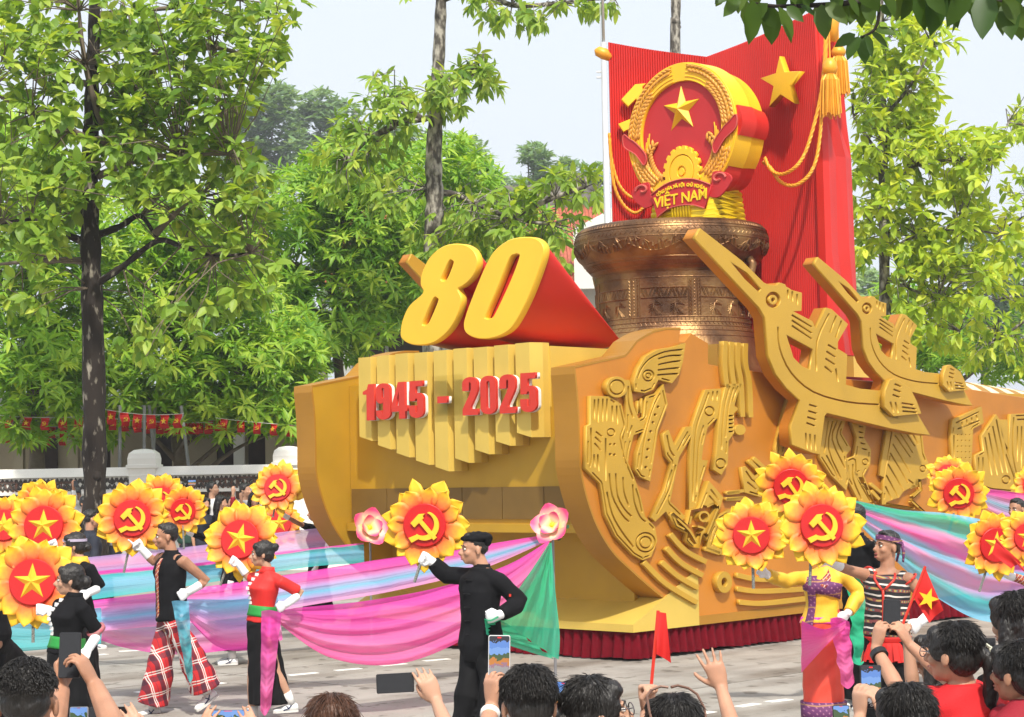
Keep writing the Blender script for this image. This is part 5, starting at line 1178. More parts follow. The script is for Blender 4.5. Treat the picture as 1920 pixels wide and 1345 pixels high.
# ================================================================== FLAG BACKDROP
bd = thing('flag_backdrop', 'tall ribbed red backdrop like two standing flags behind the drum', 'backdrop', fl(4.9, 2.6, 3.46))
va = (5.45, 3.02)
pl_ = (4.46, 4.12); pr = (4.72, .48)
def zat(uv, px, py):
    d = onplane(px, py, fl(uv[0], uv[1], 0), FU); return at(px, py, fl(uv[0], uv[1], 0).y).z
zL, zV, zR = zat(pl_, 1140, 80), zat(va, 1328, 108), zat(pr, 1530, 20)
ribm = red_paint
def ribbed(name, a, b, za, zb, n, zc0, lean=0.0):
    """corrugated sheet from a to b (u,v), top heights za..zb; standing on zc0"""
    A = fl(a[0], a[1], 0); Bp = fl(b[0], b[1], 0); d = (Bp - A); L = d.length; d.normalize(); nrm = d.cross(FZ)
    if nrm.dot(CAM - A) < 0: nrm = -nrm
    pr_ = []
    for k in range(n):
        for t, o in ((0, 0), (.18, .020), (.5, .028), (.82, .020)): pr_.append(((k + t) / n, o))
    pr_.append((1, 0))
    rows = 7; vs = []
    for r in range(rows + 1):
        s_ = r / rows
        for t, o in pr_:
            zt2 = za + (zb - za) * t; z = zc0 + (zt2 - zc0) * s_
            sway = .05 * math.sin(3.0 * s_ + 4 * t)
            vs.append(A + d * (L * t) + nrm * (o + sway) + d * lean * (1 - s_) * t + FZ * z)
    m_ = len(pr_); back = [v - nrm * .10 for v in vs]; vs2 = vs + back; N = len(vs)
    fs = [(r * m_ + i, r * m_ + i + 1, (r + 1) * m_ + i + 1, (r + 1) * m_ + i) for r in range(rows) for i in range(m_ - 1)]
    fs += [(N + r * m_ + i + 1, N + r * m_ + i, N + (r + 1) * m_ + i, N + (r + 1) * m_ + i + 1) for r in range(rows) for i in range(m_ - 1)]
    fs += [(rows * m_ + i, rows * m_ + i + 1, N + rows * m_ + i + 1, N + rows * m_ + i) for i in range(m_ - 1)]
    for i in (0, m_ - 1): fs += [(r * m_ + i, (r + 1) * m_ + i, N + (r + 1) * m_ + i, N + r * m_ + i) for r in range(rows)]
    me = fast_mesh(name, np.array([tuple(v) for v in vs2]), np.array(fs, dtype=np.int32)); return link_mesh(name, me, ribm, bd), (A, d, nrm, L)
_, FRL = ribbed('flag_wing', pl_, va, zL, zV, 40, 3.47)
_, FRR = ribbed('flag_wing', va, pr, zV, zR, 60, 3.47)
# smooth outer return that curls back, leaning outward to the foot
def uv_at(px, py):
    d_ = onplane(px, py, fl(0, pr[1], 0), FV) - P0; return d_.dot(FU), d_.z
edge_r = [uv_at(*p) for p in ((1560, 26), (1576, 110), (1588, 235), (1597, 300), (1604, 480), (1613, 668))]
rs = []
for k, (u1, z1) in enumerate(edge_r):
    z1 = min(z1, zR + .02) if k else zR + .03
    du = max(u1 - pr[0], .15); sw_ = .05 * math.sin(k * 1.3)
    P = [(0, -.01), (.12, -.05), (.38, -.07 - sw_), (.66, -.03 + sw_), (.90, -.04), (1.0, .02), (.96, .10), (.02, .12)]
    rs.append([fl(pr[0] + a * du, pr[1] + b, z1) for a, b in P])
mb = MB(); mb.rings(rs); mb.build('flag_return', red_paint, bd, smooth=False)
# star on the right wing
A, d, nrm, L = FRR
cP = onplane(1474, 153, A + nrm * .09, nrm)
star_b = basis(cP, d, FZ, nrm)
def wing_px(px, py): p = onplane(px, py, A + nrm * .09, nrm) - cP; return (p.dot(d), p.z)
sz = abs(wing_px(1474, 107)[1])
spx = [(1060 + x / 3.2017, y / 3.2017) for x, y in ((1318, 342), (1350, 436), (1442, 432), (1376, 514), (1410, 626), (1324, 572), (1256, 646), (1282, 522), (1202, 474), (1296, 444))]
link_mesh('flag_star', plate('flag_star', [[wing_px(*p) for p in spx]], .10, star_b, bevel=.006), yellow, bd)
A, d, nrm, L = FRL
cP = onplane(1208, 195, A + nrm * .09, nrm)
hb = basis(cP, d, FZ, nrm)
link_mesh('flag_hammer_and_sickle', hs_mesh('hs', .56, .10, hb), yellow, bd)
# gilded pole tips, cords and tassels
orange = mat('gold_orange_paint', (.80, .36, .03), .4, .1)
Pt = at(1140, 104, fl(*pl_, 0).y)
mb = MB(); mb.tube([Pt + (-FU * 0 + Vector((0.04, 0, -.05))), Pt + Vector((-.05, 0, .02)), Pt + Vector((-.16, 0, .07)), Pt + Vector((-.20, 0, .09))], [.05, .09, .075, .015], 10); mb.build('pole_tip', orange, bd, smooth=True)
Pt2 = at(1562, 45, fl(5.1, .3, 0).y - .2)
mb = MB(); mb.tube([Pt2 + Vector((0, 0, -.25)), Pt2, Pt2 + Vector((.05, 0, .14)), Pt2 + Vector((.08, 0, .26))], [.05, .085, .06, .01], 10); mb.build('pole_tip', orange, bd, smooth=True)
def cord(name, pts, r=.026):
    pts = catmull(pts, 10, False); P = [Vector(p) for p in pts]
    al = MB()
    for s_ in range(3):     # three twisted strands
        q_ = []
        for i, p in enumerate(P):
            dd = (P[min(i + 1, len(P) - 1)] - P[max(i - 1, 0)]).normalized(); x, y = perp(dd); a = i * .9 + s_ * 2.094
            q_.append(p + (x * math.cos(a) + y * math.sin(a)) * r * .5)
        al.tube(q_, r * .62, 5)
    return al.build(name, orange, bd, smooth=True)
YR = fl(4.72, .48, 0).y
def w3(px, py, off=.0): return tuple(at(px, py, YR - .28 + off))
cord('cord', [w3(1548, 66), w3(1545, 130), w3(1537, 190), w3(1522, 250), w3(1508, 290), w3(1490, 315), w3(1465, 327, .2), w3(1445, 318, .4), w3(1434, 296, .5)])
cord('cord', [w3(1550, 66), w3(1546, 140), w3(1541, 200), w3(1538, 250), w3(1530, 300), w3(1514, 332), w3(1488, 348, .1), w3(1462, 340, .3), w3(1445, 315, .4), w3(1431, 304, .6)])
YL = fl(*pl_, 0).y
def w4(px, py): return tuple(at(px, py, YL - .15))
cord('cord', [w4(1142, 250), w4(1147, 300), w4(1160, 345), w4(1180, 368), w4(1198, 370), w4(1212, 358)], .024)
cord('cord', [w4(1143, 260), w4(1150, 340), w4(1166, 380), w4(1188, 399), w4(1204, 392), w4(1212, 372)], .024)
def tassel(px, ytop, ybell, ybot, off):
    t = MB(); a = at(px, ytop, YR + off); b = at(px, ybell, YR + off); c = at(px + 2, ybot, YR + off); m_ = mpp(YR)
    t.tube([a, a + FZ * -.06, a.lerp(b, .55), a.lerp(b, .85), a.lerp(b, .92), b], [.05, .09, .105, .09, .05, .06], 14); o = t.build('tassel', orange, bd, smooth=True)
    f = MB()
    for k in range(34):
        an = 2 * math.pi * k / 34; rr = .085 + .015 * (k % 3); x = math.cos(an); y = math.sin(an)
        f.tube([b + Vector((x * .06, y * .06, .02)), b.lerp(c, .12) + Vector((x * rr, y * rr, 0)), b.lerp(c, .9 + .1 * rng.random()) + Vector((x * rr * 1.25, y * rr * 1.25, 0))], [.012, .014, .010], 4)
    f.build('tassel_fringe', orange, o)
    s_ = MB(); s_.tube([a + FZ * .5, a], .012, 5); s_.build('tassel_string', orange, o)
tassel(1556, 110, 142, 222, -.32); tassel(1572, 85, 108, 182, -.05)
# ================================================================== PEOPLE
ZV = Vector((0, 0, 1))
skin = mat('skin', (.45, .238, .152), .5, 0, .13, 14, bump=.05, bscale=120, spec=.35)
skin2 = mat('skin_tan', (.385, .195, .120), .5, 0, .13, 14, bump=.05, bscale=120, spec=.35)
skin3 = mat('skin_pale', (.475, .270, .180), .5, 0, .06, 9, bump=.04, bscale=120, spec=.35)
for s_ in (skin, skin2, skin3):
    b = bsdf(s_); b.inputs['Subsurface Weight'].default_value = .12; b.inputs['Subsurface Radius'].default_value = (.02, .008, .004)
hair_m = mat('black_hair', (.012, .010, .009), .42, 0, .4, 30, bump=.5, bscale=90, spec=.5, stretch=(1, 1, .25))
hair_br = mat('brown_hair', (.085, .035, .018), .4, 0, .35, 30, bump=.5, bscale=90, spec=.5, stretch=(1, 1, .25))
lip_m = mat('lips', (.42, .13, .11), .4); eye_m = mat('eye_white', (.65, .62, .58), .25); iris_m = mat('dark_iris', (.012, .008, .006), .15)
mouth_m = mat('open_mouth', (.10, .015, .015), .5)
glove_m = mat('white_glove', (.76, .76, .77), .8, 0, .05, 20, bump=.15, bscale=60)
shoe_m = mat('white_shoe', (.74, .74, .73), .5, 0, .04); sole_m = mat('shoe_sole', (.62, .61, .58), .7); navy = mat('navy_stripe', (.02, .03, .09), .5)
sock_m = mat('white_sock', (.74, .73, .71), .9)
blk = mat('black_cloth', (.0075, .0075, .009), .85, 0, .25, 8, bump=.15, bscale=200, spec=.15)
blk2 = mat('black_velvet_cloth', (.006, .006, .007), .8, 0, .25, 8, bump=.1, bscale=200, spec=.2)
red_sh = mat('red_blouse', (.62, .022, .018), .65, 0, .06, 6, bump=.1, bscale=150)
red_t = mat('red_tshirt', (.55, .012, .016), .8, 0, .08, 6, bump=.15, bscale=180)
maroon_t = mat('maroon_tshirt', (.28, .012, .025), .8, 0, .08, 6, bump=.15, bscale=180)
yel_sh = mat('yellow_silk_blouse', (.80, .47, .035), .5, 0, .08, 5, bump=.1, bscale=80)
green_sash = mat('green_sash', (.02, .26, .045), .6, 0, .08, 8)
coral = mat('coral_skirt', (.74, .075, .045), .6, 0, .07, 5, bump=.1, bscale=70)
whitec = mat('white_shirt', (.72, .72, .72), .8, 0, .06, 6)
navyc = mat('navy_suit', (.018, .022, .035), .8, 0, .15, 6)
pinkc = mat('hot_pink_chiffon', (.82, .055, .42), .55, 0, .08, 5)
greyc = mat('grey_shirt', (.30, .30, .31), .8, 0, .1, 6)
dgreen = mat('dark_green_cloth', (.02, .06, .045), .8, 0, .15, 6)

def nodes_of(name, rough=.75):
    m = bpy.data.materials.new(name); m.use_nodes = True; MATS[name] = m; t = m.node_tree; b = bsdf(m); b.inputs['Roughness'].default_value = rough; return m, t, b
def mth(t, op, a, b=None, c=None):
    n = t.nodes.new('ShaderNodeMath'); n.operation = op
    for i, x in enumerate((a, b, c)):
        if x is None: continue
        if isinstance(x, (int, float)): n.inputs[i].default_value = x
        else: t.links.new(x, n.inputs[i])
    return n.outputs[0]
def mixc(t, f, a, b):
    n = t.nodes.new('ShaderNodeMix'); n.data_type = 'RGBA'
    for i, x in ((0, f), (6, a), (7, b)):
        if isinstance(x, tuple): n.inputs[i].default_value = (*x, 1)
        elif isinstance(x, (int, float)): n.inputs[i].default_value = x
        else: t.links.new(x, n.inputs[i])
    return n.outputs[2]
def band(t, x, period, lo, hi):
    f = mth(t, 'FRACT', mth(t, 'DIVIDE', x, period)); return mth(t, 'MULTIPLY', mth(t, 'GREATER_THAN', f, lo), mth(t, 'LESS_THAN', f, hi))
def coords(t):
    tc = t.nodes.new('ShaderNodeTexCoord'); s_ = t.nodes.new('ShaderNodeSeparateXYZ'); nz = t.nodes.new('ShaderNodeTexNoise'); nz.inputs['Scale'].default_value = 5
    t.links.new(tc.outputs['Object'], nz.inputs['Vector']); ad = t.nodes.new('ShaderNodeMixRGB') if False else t.nodes.new('ShaderNodeVectorMath'); ad.operation = 'MULTIPLY_ADD'
    t.links.new(nz.outputs['Color'], ad.inputs[0]); ad.inputs[1].default_value = (.05, .05, .05); t.links.new(tc.outputs['Object'], ad.inputs[2]); t.links.new(ad.outputs[0], s_.inputs[0]); return s_.outputs
# red tartan: woven stripes
m, t, b = nodes_of('red_tartan'); o_ = coords(t); xx = mth(t, 'ADD', mth(t, 'MULTIPLY', o_[2], .34), mth(t, 'ADD', o_[0], mth(t, 'MULTIPLY', o_[1], .6))); zz = mth(t, 'SUBTRACT', o_[2], mth(t, 'MULTIPLY', o_[0], .28))
c = (.52, .018, .022)
c = mixc(t, mth(t, 'MULTIPLY', band(t, xx, .17, .0, .30), .75), c, (.02, .012, .03)); c = mixc(t, mth(t, 'MULTIPLY', band(t, zz, .20, .0, .26), .6), c, (.02, .012, .03))
for lo in (.34, .46): c = mixc(t, band(t, xx, .17, lo, lo + .06), c, (.70, .64, .60)); c = mixc(t, mth(t, 'MULTIPLY', band(t, zz, .20, lo, lo + .05), .85), c, (.70, .64, .60))
c = mixc(t, band(t, xx, .17, .75, .77), c, (.05, .02, .05)); t.links.new(c, b.inputs['Base Color']); tartan = m
# highland vest: black with woven white, red and yellow cross bands
m, t, b = nodes_of('striped_vest'); o_ = coords(t); zz = mth(t, 'ADD', o_[2], mth(t, 'MULTIPLY', o_[0], .12)); c = (.014, .012, .014)
c = mixc(t, band(t, zz, .088, .02, .17), c, (.66, .60, .55)); c = mixc(t, band(t, zz, .088, .50, .78), c, (.20, .05, .05))
c = mixc(t, mth(t, 'MULTIPLY', band(t, zz, .088, .56, .72), band(t, mth(t, 'ADD', o_[0], o_[1]), .036, .2, .6)), c, (.42, .30, .08)); c = mixc(t, mth(t, 'MULTIPLY', band(t, zz, .088, .56, .72), band(t, mth(t, 'ADD', o_[0], o_[1]), .036, .6, .8)), c, (.08, .20, .20)); t.links.new(c, b.inputs['Base Color']); vest_m = m
# purple brocade
m, t, b = nodes_of('purple_brocade'); o_ = coords(t); c = (.13, .030, .12)
c = mixc(t, mth(t, 'MULTIPLY', band(t, mth(t, 'ADD', o_[0], o_[2]), .05, .1, .4), band(t, mth(t, 'SUBTRACT', o_[0], o_[2]), .05, .1, .5)), c, (.34, .14, .24)); c = mixc(t, band(t, o_[2], .11, 0, .1), c, (.36, .18, .10)); t.links.new(c, b.inputs['Base Color']); brocade = m
m, t, b = nodes_of('embroidered_band'); o_ = coords(t); c = (.28, .04, .04)
c = mixc(t, mth(t, 'MULTIPLY', band(t, mth(t, 'ADD', o_[0], mth(t, 'MULTIPLY', o_[2], .7)), .03, .1, .5), band(t, o_[2], .035, .1, .6)), c, (.62, .26, .05)); c = mixc(t, band(t, mth(t, 'SUBTRACT', o_[0], o_[2]), .045, .1, .3), c, (.55, .42, .36)); t.links.new(c, b.inputs['Base Color']); embro = m

def vec(a): return Vector(a)
def frame(f, up=ZV):
    f = Vector(f).normalized(); r = f.cross(up).normalized(); u = r.cross(f).normalized(); return r, f, u
class Loc:
    """local frame helper: (right, forward, up)"""
    def __init__(s, o, f, up=ZV, k=1.0): s.o = Vector(o); s.r, s.f, s.u = frame(f, up); s.k = k
    def __call__(s, x, y, z): return s.o + (s.r * x + s.f * y + s.u * z) * s.k
    @property
    def B(s): return (s.r, s.f, s.u)
def head_prims(mb, H, fem=False, mouth=False):
    k = H.k; B = H.B
    E_ = lambda x, y, z, a, b, c: mb.ell(H(x, y, z), a * k, b * k, c * k, B, 14, 9)
    E_(0, -.010, .032, .076, .096, .088); E_(0, .020, -.035, .060 if not fem else .055, .068, .078)
    E_(0, .052, -.090, .026, .030, .022); E_(0, .035, -.078, .042, .045, .028)
    for s_ in (1, -1): E_(s_ * .036, .056, -.028, .026, .030, .026); E_(s_ * .080, -.012, -.012, .010, .019, .032); E_(s_ * .026, .080, .020, .022, .012, .010)
    mb.tube([H(0, .084, .014), H(0, .098, -.010), H(0, .112, -.030)], [.009 * k, .011 * k, .015 * k], 8, True); E_(0, .100, -.036, .019, .016, .011)
    E_(0, .088, -.060, .024, .014, .008); E_(0, .085, -.073 - (.012 if mouth else 0), .021, .014, .009)
def face_parts(body, H, fem, mouth=False):
    k = H.k; B = H.B
    for s_ in (1, -1):
        e = MB(); e.ell(H(s_ * .032, .0795, .001), .0155 * k, .010 * k, .0085 * k, B, 10, 6); eo = e.build('eye', eye_m, body, True)
        e = MB(); e.ell(H(s_ * .032, .0865, .001), .0075 * k, .0045 * k, .0075 * k, B, 8, 5); e.build('iris', iris_m, body, True)
        e = MB(); e.tube([H(s_ * .014, .0925, .022), H(s_ * .034, .0905, .0275), H(s_ * .053, .078, .021)], [.0035 * k, .0042 * k, .002 * k], 5); e.build('eyebrow', hair_m, body, True)
    e = MB(); e.ell(H(0, .0955, -.0595), .021 * k, .009 * k, .0055 * k, B, 10, 6); e.ell(H(0, .0925, -.0725 - (.012 if mouth else 0)), .018 * k, .009 * k, .0065 * k, B, 10, 6); e.build('lips', lip_m, body, True)
    if mouth: e = MB(); e.ell(H(0, .096, -.072), .014 * k, .007 * k, .009 * k, B, 10, 6); e.build('open_mouth', mouth_m, body, True)
def ell_ring(c, a, b, ax, bx_, n=18):
    return [c + ax * (a * math.cos(2 * math.pi * k / n)) + bx_ * (b * math.sin(2 * math.pi * k / n)) for k in range(n)]
SEC_M = [(-.20, .10, .09, 0), (0, .166, .118, 0), (.22, .152, .110, .004), (.5, .156, .116, .012), (.72, .176, .124, .014), (.88, .172, .108, .004), (.97, .105, .078, -.006), (1.06, .056, .056, 0)]
SEC_F = [(-.20, .11, .10, 0), (0, .168, .124, -.006), (.22, .136, .102, 0), (.36, .122, .094, .002), (.5, .132, .104, .010), (.68, .148, .132, .022), (.86, .146, .096, .002), (.97, .088, .068, -.006), (1.06, .047, .050, 0)]
def torso_rings(hip, neck, rH, rS, fem, infl, t0=-.2, t1=1.06, k=1.0, flare=0.0):
    S_ = SEC_F if fem else SEC_M; ax = (neck - hip); out = []
    ts = sorted(set([t0, t1] + [s_[0] for s_ in S_ if t0 < s_[0] < t1]))
    for t in ts:
        a = float(np.interp(t, [q[0] for q in S_], [q[1] for q in S_])) * k; b = float(np.interp(t, [q[0] for q in S_], [q[2] for q in S_])) * k; o = float(np.interp(t, [q[0] for q in S_], [q[3] for q in S_])) * k
        tt = min(max(t, 0), 1); r = rH.lerp(rS, tt).normalized(); u = ax.normalized(); f = u.cross(r).normalized()
        e = infl + flare * max(0, .45 - t)
        out.append(ell_ring(hip + ax * t + f * o, a + e, b + e, r, f))
    return out
def hand_prims(mb, w_, d, pn, thumb_s, kind, k=1.0, rod=None, fat=1.0):
    """palm, four unequal fingers, thumb. d: hand direction, pn: palm normal, thumb_s: +1/-1 side of the thumb along y"""
    d = Vector(d).normalized(); z = Vector(pn); z = (z - d * z.dot(d)).normalized(); y = z.cross(d).normalized() * thumb_s
    P = lambda a, b, c: w_ + (d * a + y * b + z * c) * k
    rings = []
    for a, hw, ht in ((-.012, .025, .020), (.015, .030, .018), (.05, .040, .0165), (.085, .042, .014), (.096, .038, .010)):
        rings.append(ell_ring(P(a, -.002, 0), hw * k * fat, ht * k * fat, y, z, 12))
    mb.rings(rings)
    spec = [(.031, .070, .0088), (.011, .079, .0090), (-.010, .073, .0086), (-.030, .056, .0076)]
    curls = {'fist': (75, 95, 60), 'open': (6, 9, 6), 'relaxed': (25, 35, 25), 'phone': (28, 48, 35), 'wave': (4, 8, 6), 'flat': (12, 18, 12), 'point': (70, 95, 60)}[kind]
    for i, (yy, ln, r) in enumerate(spec):
        c = curls if not (kind == 'point' and i == 0) else (8, 10, 6)
        spread = {'open': .30, 'wave': .26}.get(kind, .07) * (yy / .03)
        a = 0.0; p = P(.082, yy, 0.0); pts = [p]; rr = [r * k * fat * 1.05]
        for j, seg in enumerate((.46, .30, .24)):
            a += R(c[j] * (1 + .12 * (i - 1.5) * (1 if kind in ('relaxed', 'phone', 'flat') else 0))); dd = d * math.cos(a) + z * math.sin(a) + y * spread * math.cos(a)
            p = p + dd.normalized() * ln * seg * k; pts.append(p); rr.append(r * k * fat * (1 - .09 * (j + 1)))
        mb.tube(pts, rr, 8, True)
    if kind in ('fist', 'point'): tp = [P(.018, .024, .010), P(.048, .044, .028), P(.072, .030, .046), P(.080, .010, .050)]
    elif kind in ('open', 'wave'): tp = [P(.018, .022, .006), P(.040, .050, .014), P(.062, .070, .020), P(.082, .080, .022)]
    elif kind == 'phone': tp = [P(.018, .022, .008), P(.045, .045, .026), P(.072, .050, .044), P(.092, .044, .052)]
    else: tp = [P(.018, .022, .006), P(.048, .042, .018), P(.074, .044, .026), P(.092, .040, .028)]
    mb.tube(tp, [.0135 * k * fat, .0115 * k * fat, .0098 * k * fat, .0082 * k * fat], 8, True)
def shoe(parent, an, d, k=1.0, pitch=0.0):
    d = Vector((d[0], d[1], 0)).normalized(); f = (d * math.cos(pitch) - ZV * math.sin(pitch)).normalized(); r = f.cross(ZV).normalized(); u = r.cross(f)
    P = lambda x, y, z: an + (r * x + f * y + u * z) * k
    mb = MB()
    secs = [(-.065, .022, .020, -.048), (-.055, .034, .036, -.042), (-.01, .036, .046, -.036), (.05, .040, .034, -.048), (.11, .044, .026, -.056), (.155, .040, .022, -.060), (.18, .022, .014, -.064)]
    mb.rings([ell_ring(P(0, y, z), a * k, b * k, r, u, 12) for y, a, b, z in secs]); s_ = mb.build('shoe', shoe_m, parent, True)
    mb = MB(); mb.rings([[P(a * sx, y, zz_) for sx, zz_ in ((1.12, -.086), (1.12, -.068), (-1.12, -.068), (-1.12, -.086))] for y, a, b, z in secs]); mb.build('sole', sole_m, s_)
    for sd in (1, -1):
        mb = MB(); mb.tube([P(sd * .036, .005, -.020), P(sd * .043, .04, -.05), P(sd * .044, .085, -.062)], .0055 * k, 5); mb.tube([P(sd * .037, .055, -.022), P(sd * .043, .03, -.055)], .005 * k, 5); mb.build('shoe_stripe', navy, s_)
def hair_prims(mb, H, style):
    k = H.k; B = H.B; E_ = lambda x, y, z, a, b, c: mb.ell(H(x, y, z), a * k, b * k, c * k, B, 16, 10)
    if style in ('short', 'crop'):
        E_(0, -.020, .050, .083, .094, .082); E_(0, -.050, .0, .076, .062, .070); E_(0, .040, .092, .052, .040, .028)
        for s_ in (1, -1): E_(s_ * .072, -.005, .035, .014, .045, .045)
    elif style == 'crew':
        E_(0, -.018, .050, .080, .092, .082); E_(0, -.050, .010, .073, .058, .055); E_(0, .045, .098, .050, .034, .024)
    else:
        E_(0, -.022, .046, .086, .096, .086); E_(0, -.052, -.005, .080, .066, .080)
        for s_ in (1, -1): E_(s_ * .074, .010, .025, .016, .055, .055); E_(s_ * .040, .050, .072, .044, .036, .036)
        if style == 'bun': E_(0, -.125, .060, .038, .036, .040); E_(0, -.10, .05, .03, .04, .03)
        if style == 'lowbun': E_(0, -.125, -.015, .046, .036, .044)
        if style in ('pony', 'long'):
            if style == 'pony': mb.tube([H(.01, -.11, .02), H(.03, -.15, -.02), H(.04, -.15, -.12), H(.03, -.135, -.22), H(.02, -.12, -.28)], [.028 * k, .034 * k, .036 * k, .026 * k, .008 * k], 10, True)
            else:
                for s_ in (1, -1): mb.tube([H(s_ * .07, -.02, .0), H(s_ * .075, -.03, -.10), H(s_ * .07, -.05, -.22), H(s_ * .06, -.06, -.30)], [.035 * k, .04 * k, .04 * k, .02 * k], 10, True)
                mb.tube([H(0, -.07, .0), H(0, -.085, -.12), H(0, -.09, -.30)], [.07 * k, .075 * k, .05 * k], 10, True)
def strands(mb, H, n, L=.035, down=1.0, out=.25):
    for _ in range(n):
        th = random.random() * 6.28; ph = math.acos(random.uniform(-.25, 1)); nx, ny, nz_ = math.sin(ph) * math.cos(th), math.sin(ph) * math.sin(th), math.cos(ph)
        if (ny > .62 and nz_ < .55) or nz_ < .05: continue
        p = H(nx * .084, -.022 + ny * .097, .046 + nz_ * .087); nrm = (H.r * nx + H.f * ny + H.u * nz_).normalized()
        tg = (-H.u * down - H.f * .25 * down + H.f * .7 * max(0, ny)); tg = tg - nrm * tg.dot(nrm); tg = tg.normalized() + Vector((random.gauss(0, .13), random.gauss(0, .13), random.gauss(0, .08)))
        l = L * H.k * random.uniform(.6, 1.4); mb.tube([p - nrm * .004, p + (tg * .5 + nrm * out * .6) * l, p + (tg + nrm * out * .4) * l], [.0015 * H.k, .0013 * H.k, .0005], 3)

def person(label, Y, J, face=(-1, -.2, 0), bface=None, h=1.68, fem=False, sk=None, hair='short', hairm=None, group=None, top=None, bottom=None, gloves=False, hands=None, mouth=False, detail=1, feet=True, strand=0, cap=None, name='person', headup=None, fat=1.0):
    """J: joints in photo pixels (px, py[, depth offset]) round depth Y; what is not given is derived by standing posture"""
    sk = sk or skin; k = h / 1.68; bface = Vector(bface or face).normalized(); bface = Vector((bface.x, bface.y, 0)).normalized()
    W_ = lambda q_: at(q_[0], q_[1], Y + (q_[2] if len(q_) > 2 else 0))
    hc = W_(J['head']); rt = bface.cross(ZV).normalized()
    f3 = Vector(face).normalized()
    neck = W_(J['neck']) if 'neck' in J else hc - ZV * .185 * k - f3 * .02
    hip = W_(J['hip']) if 'hip' in J else Vector((neck.x, neck.y, neck.z - .50 * k))
    rS = rt.copy(); sw = (.165 if fem else .19) * k * fat
    sh = {}
    for s_, key in ((1, 'r'), (-1, 'l')): sh[key] = W_(J['sh_' + key]) if 'sh_' + key in J else neck + rt * (sw * s_) - ZV * .055 * k
    rS = (sh['r'] - sh['l']).normalized(); rH = rt
    el, wr = {}, {}
    for key, s_ in (('r', 1), ('l', -1)):
        el[key] = W_(J['el_' + key]) if 'el_' + key in J else sh[key] + rt * s_ * .06 * k - ZV * .27 * k - bface * .02
        wr[key] = W_(J['wr_' + key]) if 'wr_' + key in J else el[key] + bface * .06 * k - ZV * .24 * k
    lg = {}
    for key, s_ in (('r', 1), ('l', -1)):
        hp = hip + rt * (.085 * s_ * k) - ZV * .04 * k
        an = W_(J['an_' + key]) if 'an_' + key in J else Vector((hp.x + rt.x * .02 * s_, hp.y + rt.y * .02 * s_, .09))
        kn = W_(J['kn_' + key]) if 'kn_' + key in J else hp.lerp(an, .5) + bface * .03
        lg[key] = (hp, kn, an)
    root = thing(name, label, 'person', (hip.x, hip.y, min(lg['l'][2].z, lg['r'][2].z) - .09), group)
    H = Loc(hc, f3, ZV if headup is None else Vector(headup), k * 1.02)
    vx = (.0075 if detail == 2 else .009 if detail == 1 else .016)
    # ---- body: one continuous surface (fine for head and arms, coarser where clothes cover it)
    mb = MB(); head_prims(mb, H, fem, mouth)
    mb.tube([H(0, -.018, -.04), neck + ZV * .03, neck - ZV * .06], [(.048 if fem else .056) * k, (.046 if fem else .056) * k, .075 * k], 12)
    mb.rings(torso_rings(hip, neck, rH, rS, fem, -.004 if not fem else -.006, -.2, 1.06, k * fat))
    for key in 'rl':
        fk = .86 if fem else 1.0
        mb.tube([neck.lerp(sh[key], .5) - ZV * .01, sh[key], sh[key].lerp(el[key], .35), el[key], el[key].lerp(wr[key], .3), wr[key]], [.05 * k * fk, .056 * k * fk, .048 * k * fk, .039 * k * fk, .041 * k * fk, .027 * k * fk], 10, True)
        hp, kn, an = lg[key]; mb.tube([hp, hp.lerp(kn, .4), kn, kn.lerp(an, .3), an], [.088 * k, .078 * k, .054 * k, .056 * k, .036 * k], 10, True)
    hands = hands or {}
    hbs = {'r': MB(), 'l': MB()}
    for key in 'rl':
        hb = hbs[key]
        hd = hands.get(key, {}); d = Vector(hd['d']) if 'd' in hd else (wr[key] - el[key]); pn = Vector(hd.get('pn', -rt if key == 'r' else rt)); ts = hd.get('t', 1)
        tgt = hb if gloves else mb
        hand_prims(tgt, wr[key], d, pn, ts, hd.get('kind', 'relaxed'), k * hd.get('s', 1.0) * (.94 if fem else 1), fat=1.22 if gloves else 1.0)
        if gloves: hb.tube([wr[key].lerp(el[key], gloves if isinstance(gloves, float) else .28), wr[key].lerp(el[key], .1), wr[key] + d.normalized() * .02], [.041 * k, .037 * k, .032 * k], 10)
    if detail == 2:
        me = remesh(mb, .0048, 4, 'body', .38)
    else: me = remesh(mb, vx, 3, 'body')
    body = link_mesh('body', me, sk, root)
    if detail: face_parts(root, H, fem, mouth)
    if gloves:
        for key in 'rl': link_mesh('glove', remesh(hbs[key], .006, 2, 'glove'), glove_m, root)
    # ---- hair / cap
    if hair:
        hm = MB(); hair_prims(hm, H, hair); me = remesh(hm, .010 if detail < 2 else .007, 2, 'hair', fold=.0012 if detail == 2 else .003 if detail else 0, fold_scale=60)
        if strand:
            sm = MB(); strands(sm, H, strand * 3, .012 if hair == 'crew' else .032 if hair == 'short' else .042, 1.0, .5 if hair == 'crew' else .07 if hair == 'short' else .0); me = join_meshes('hair', [me, sm.mesh('s')]); me.polygons.foreach_set('use_smooth', np.full(len(me.polygons), True, dtype=bool))
        link_mesh('hair', me, hairm or hair_m, root)
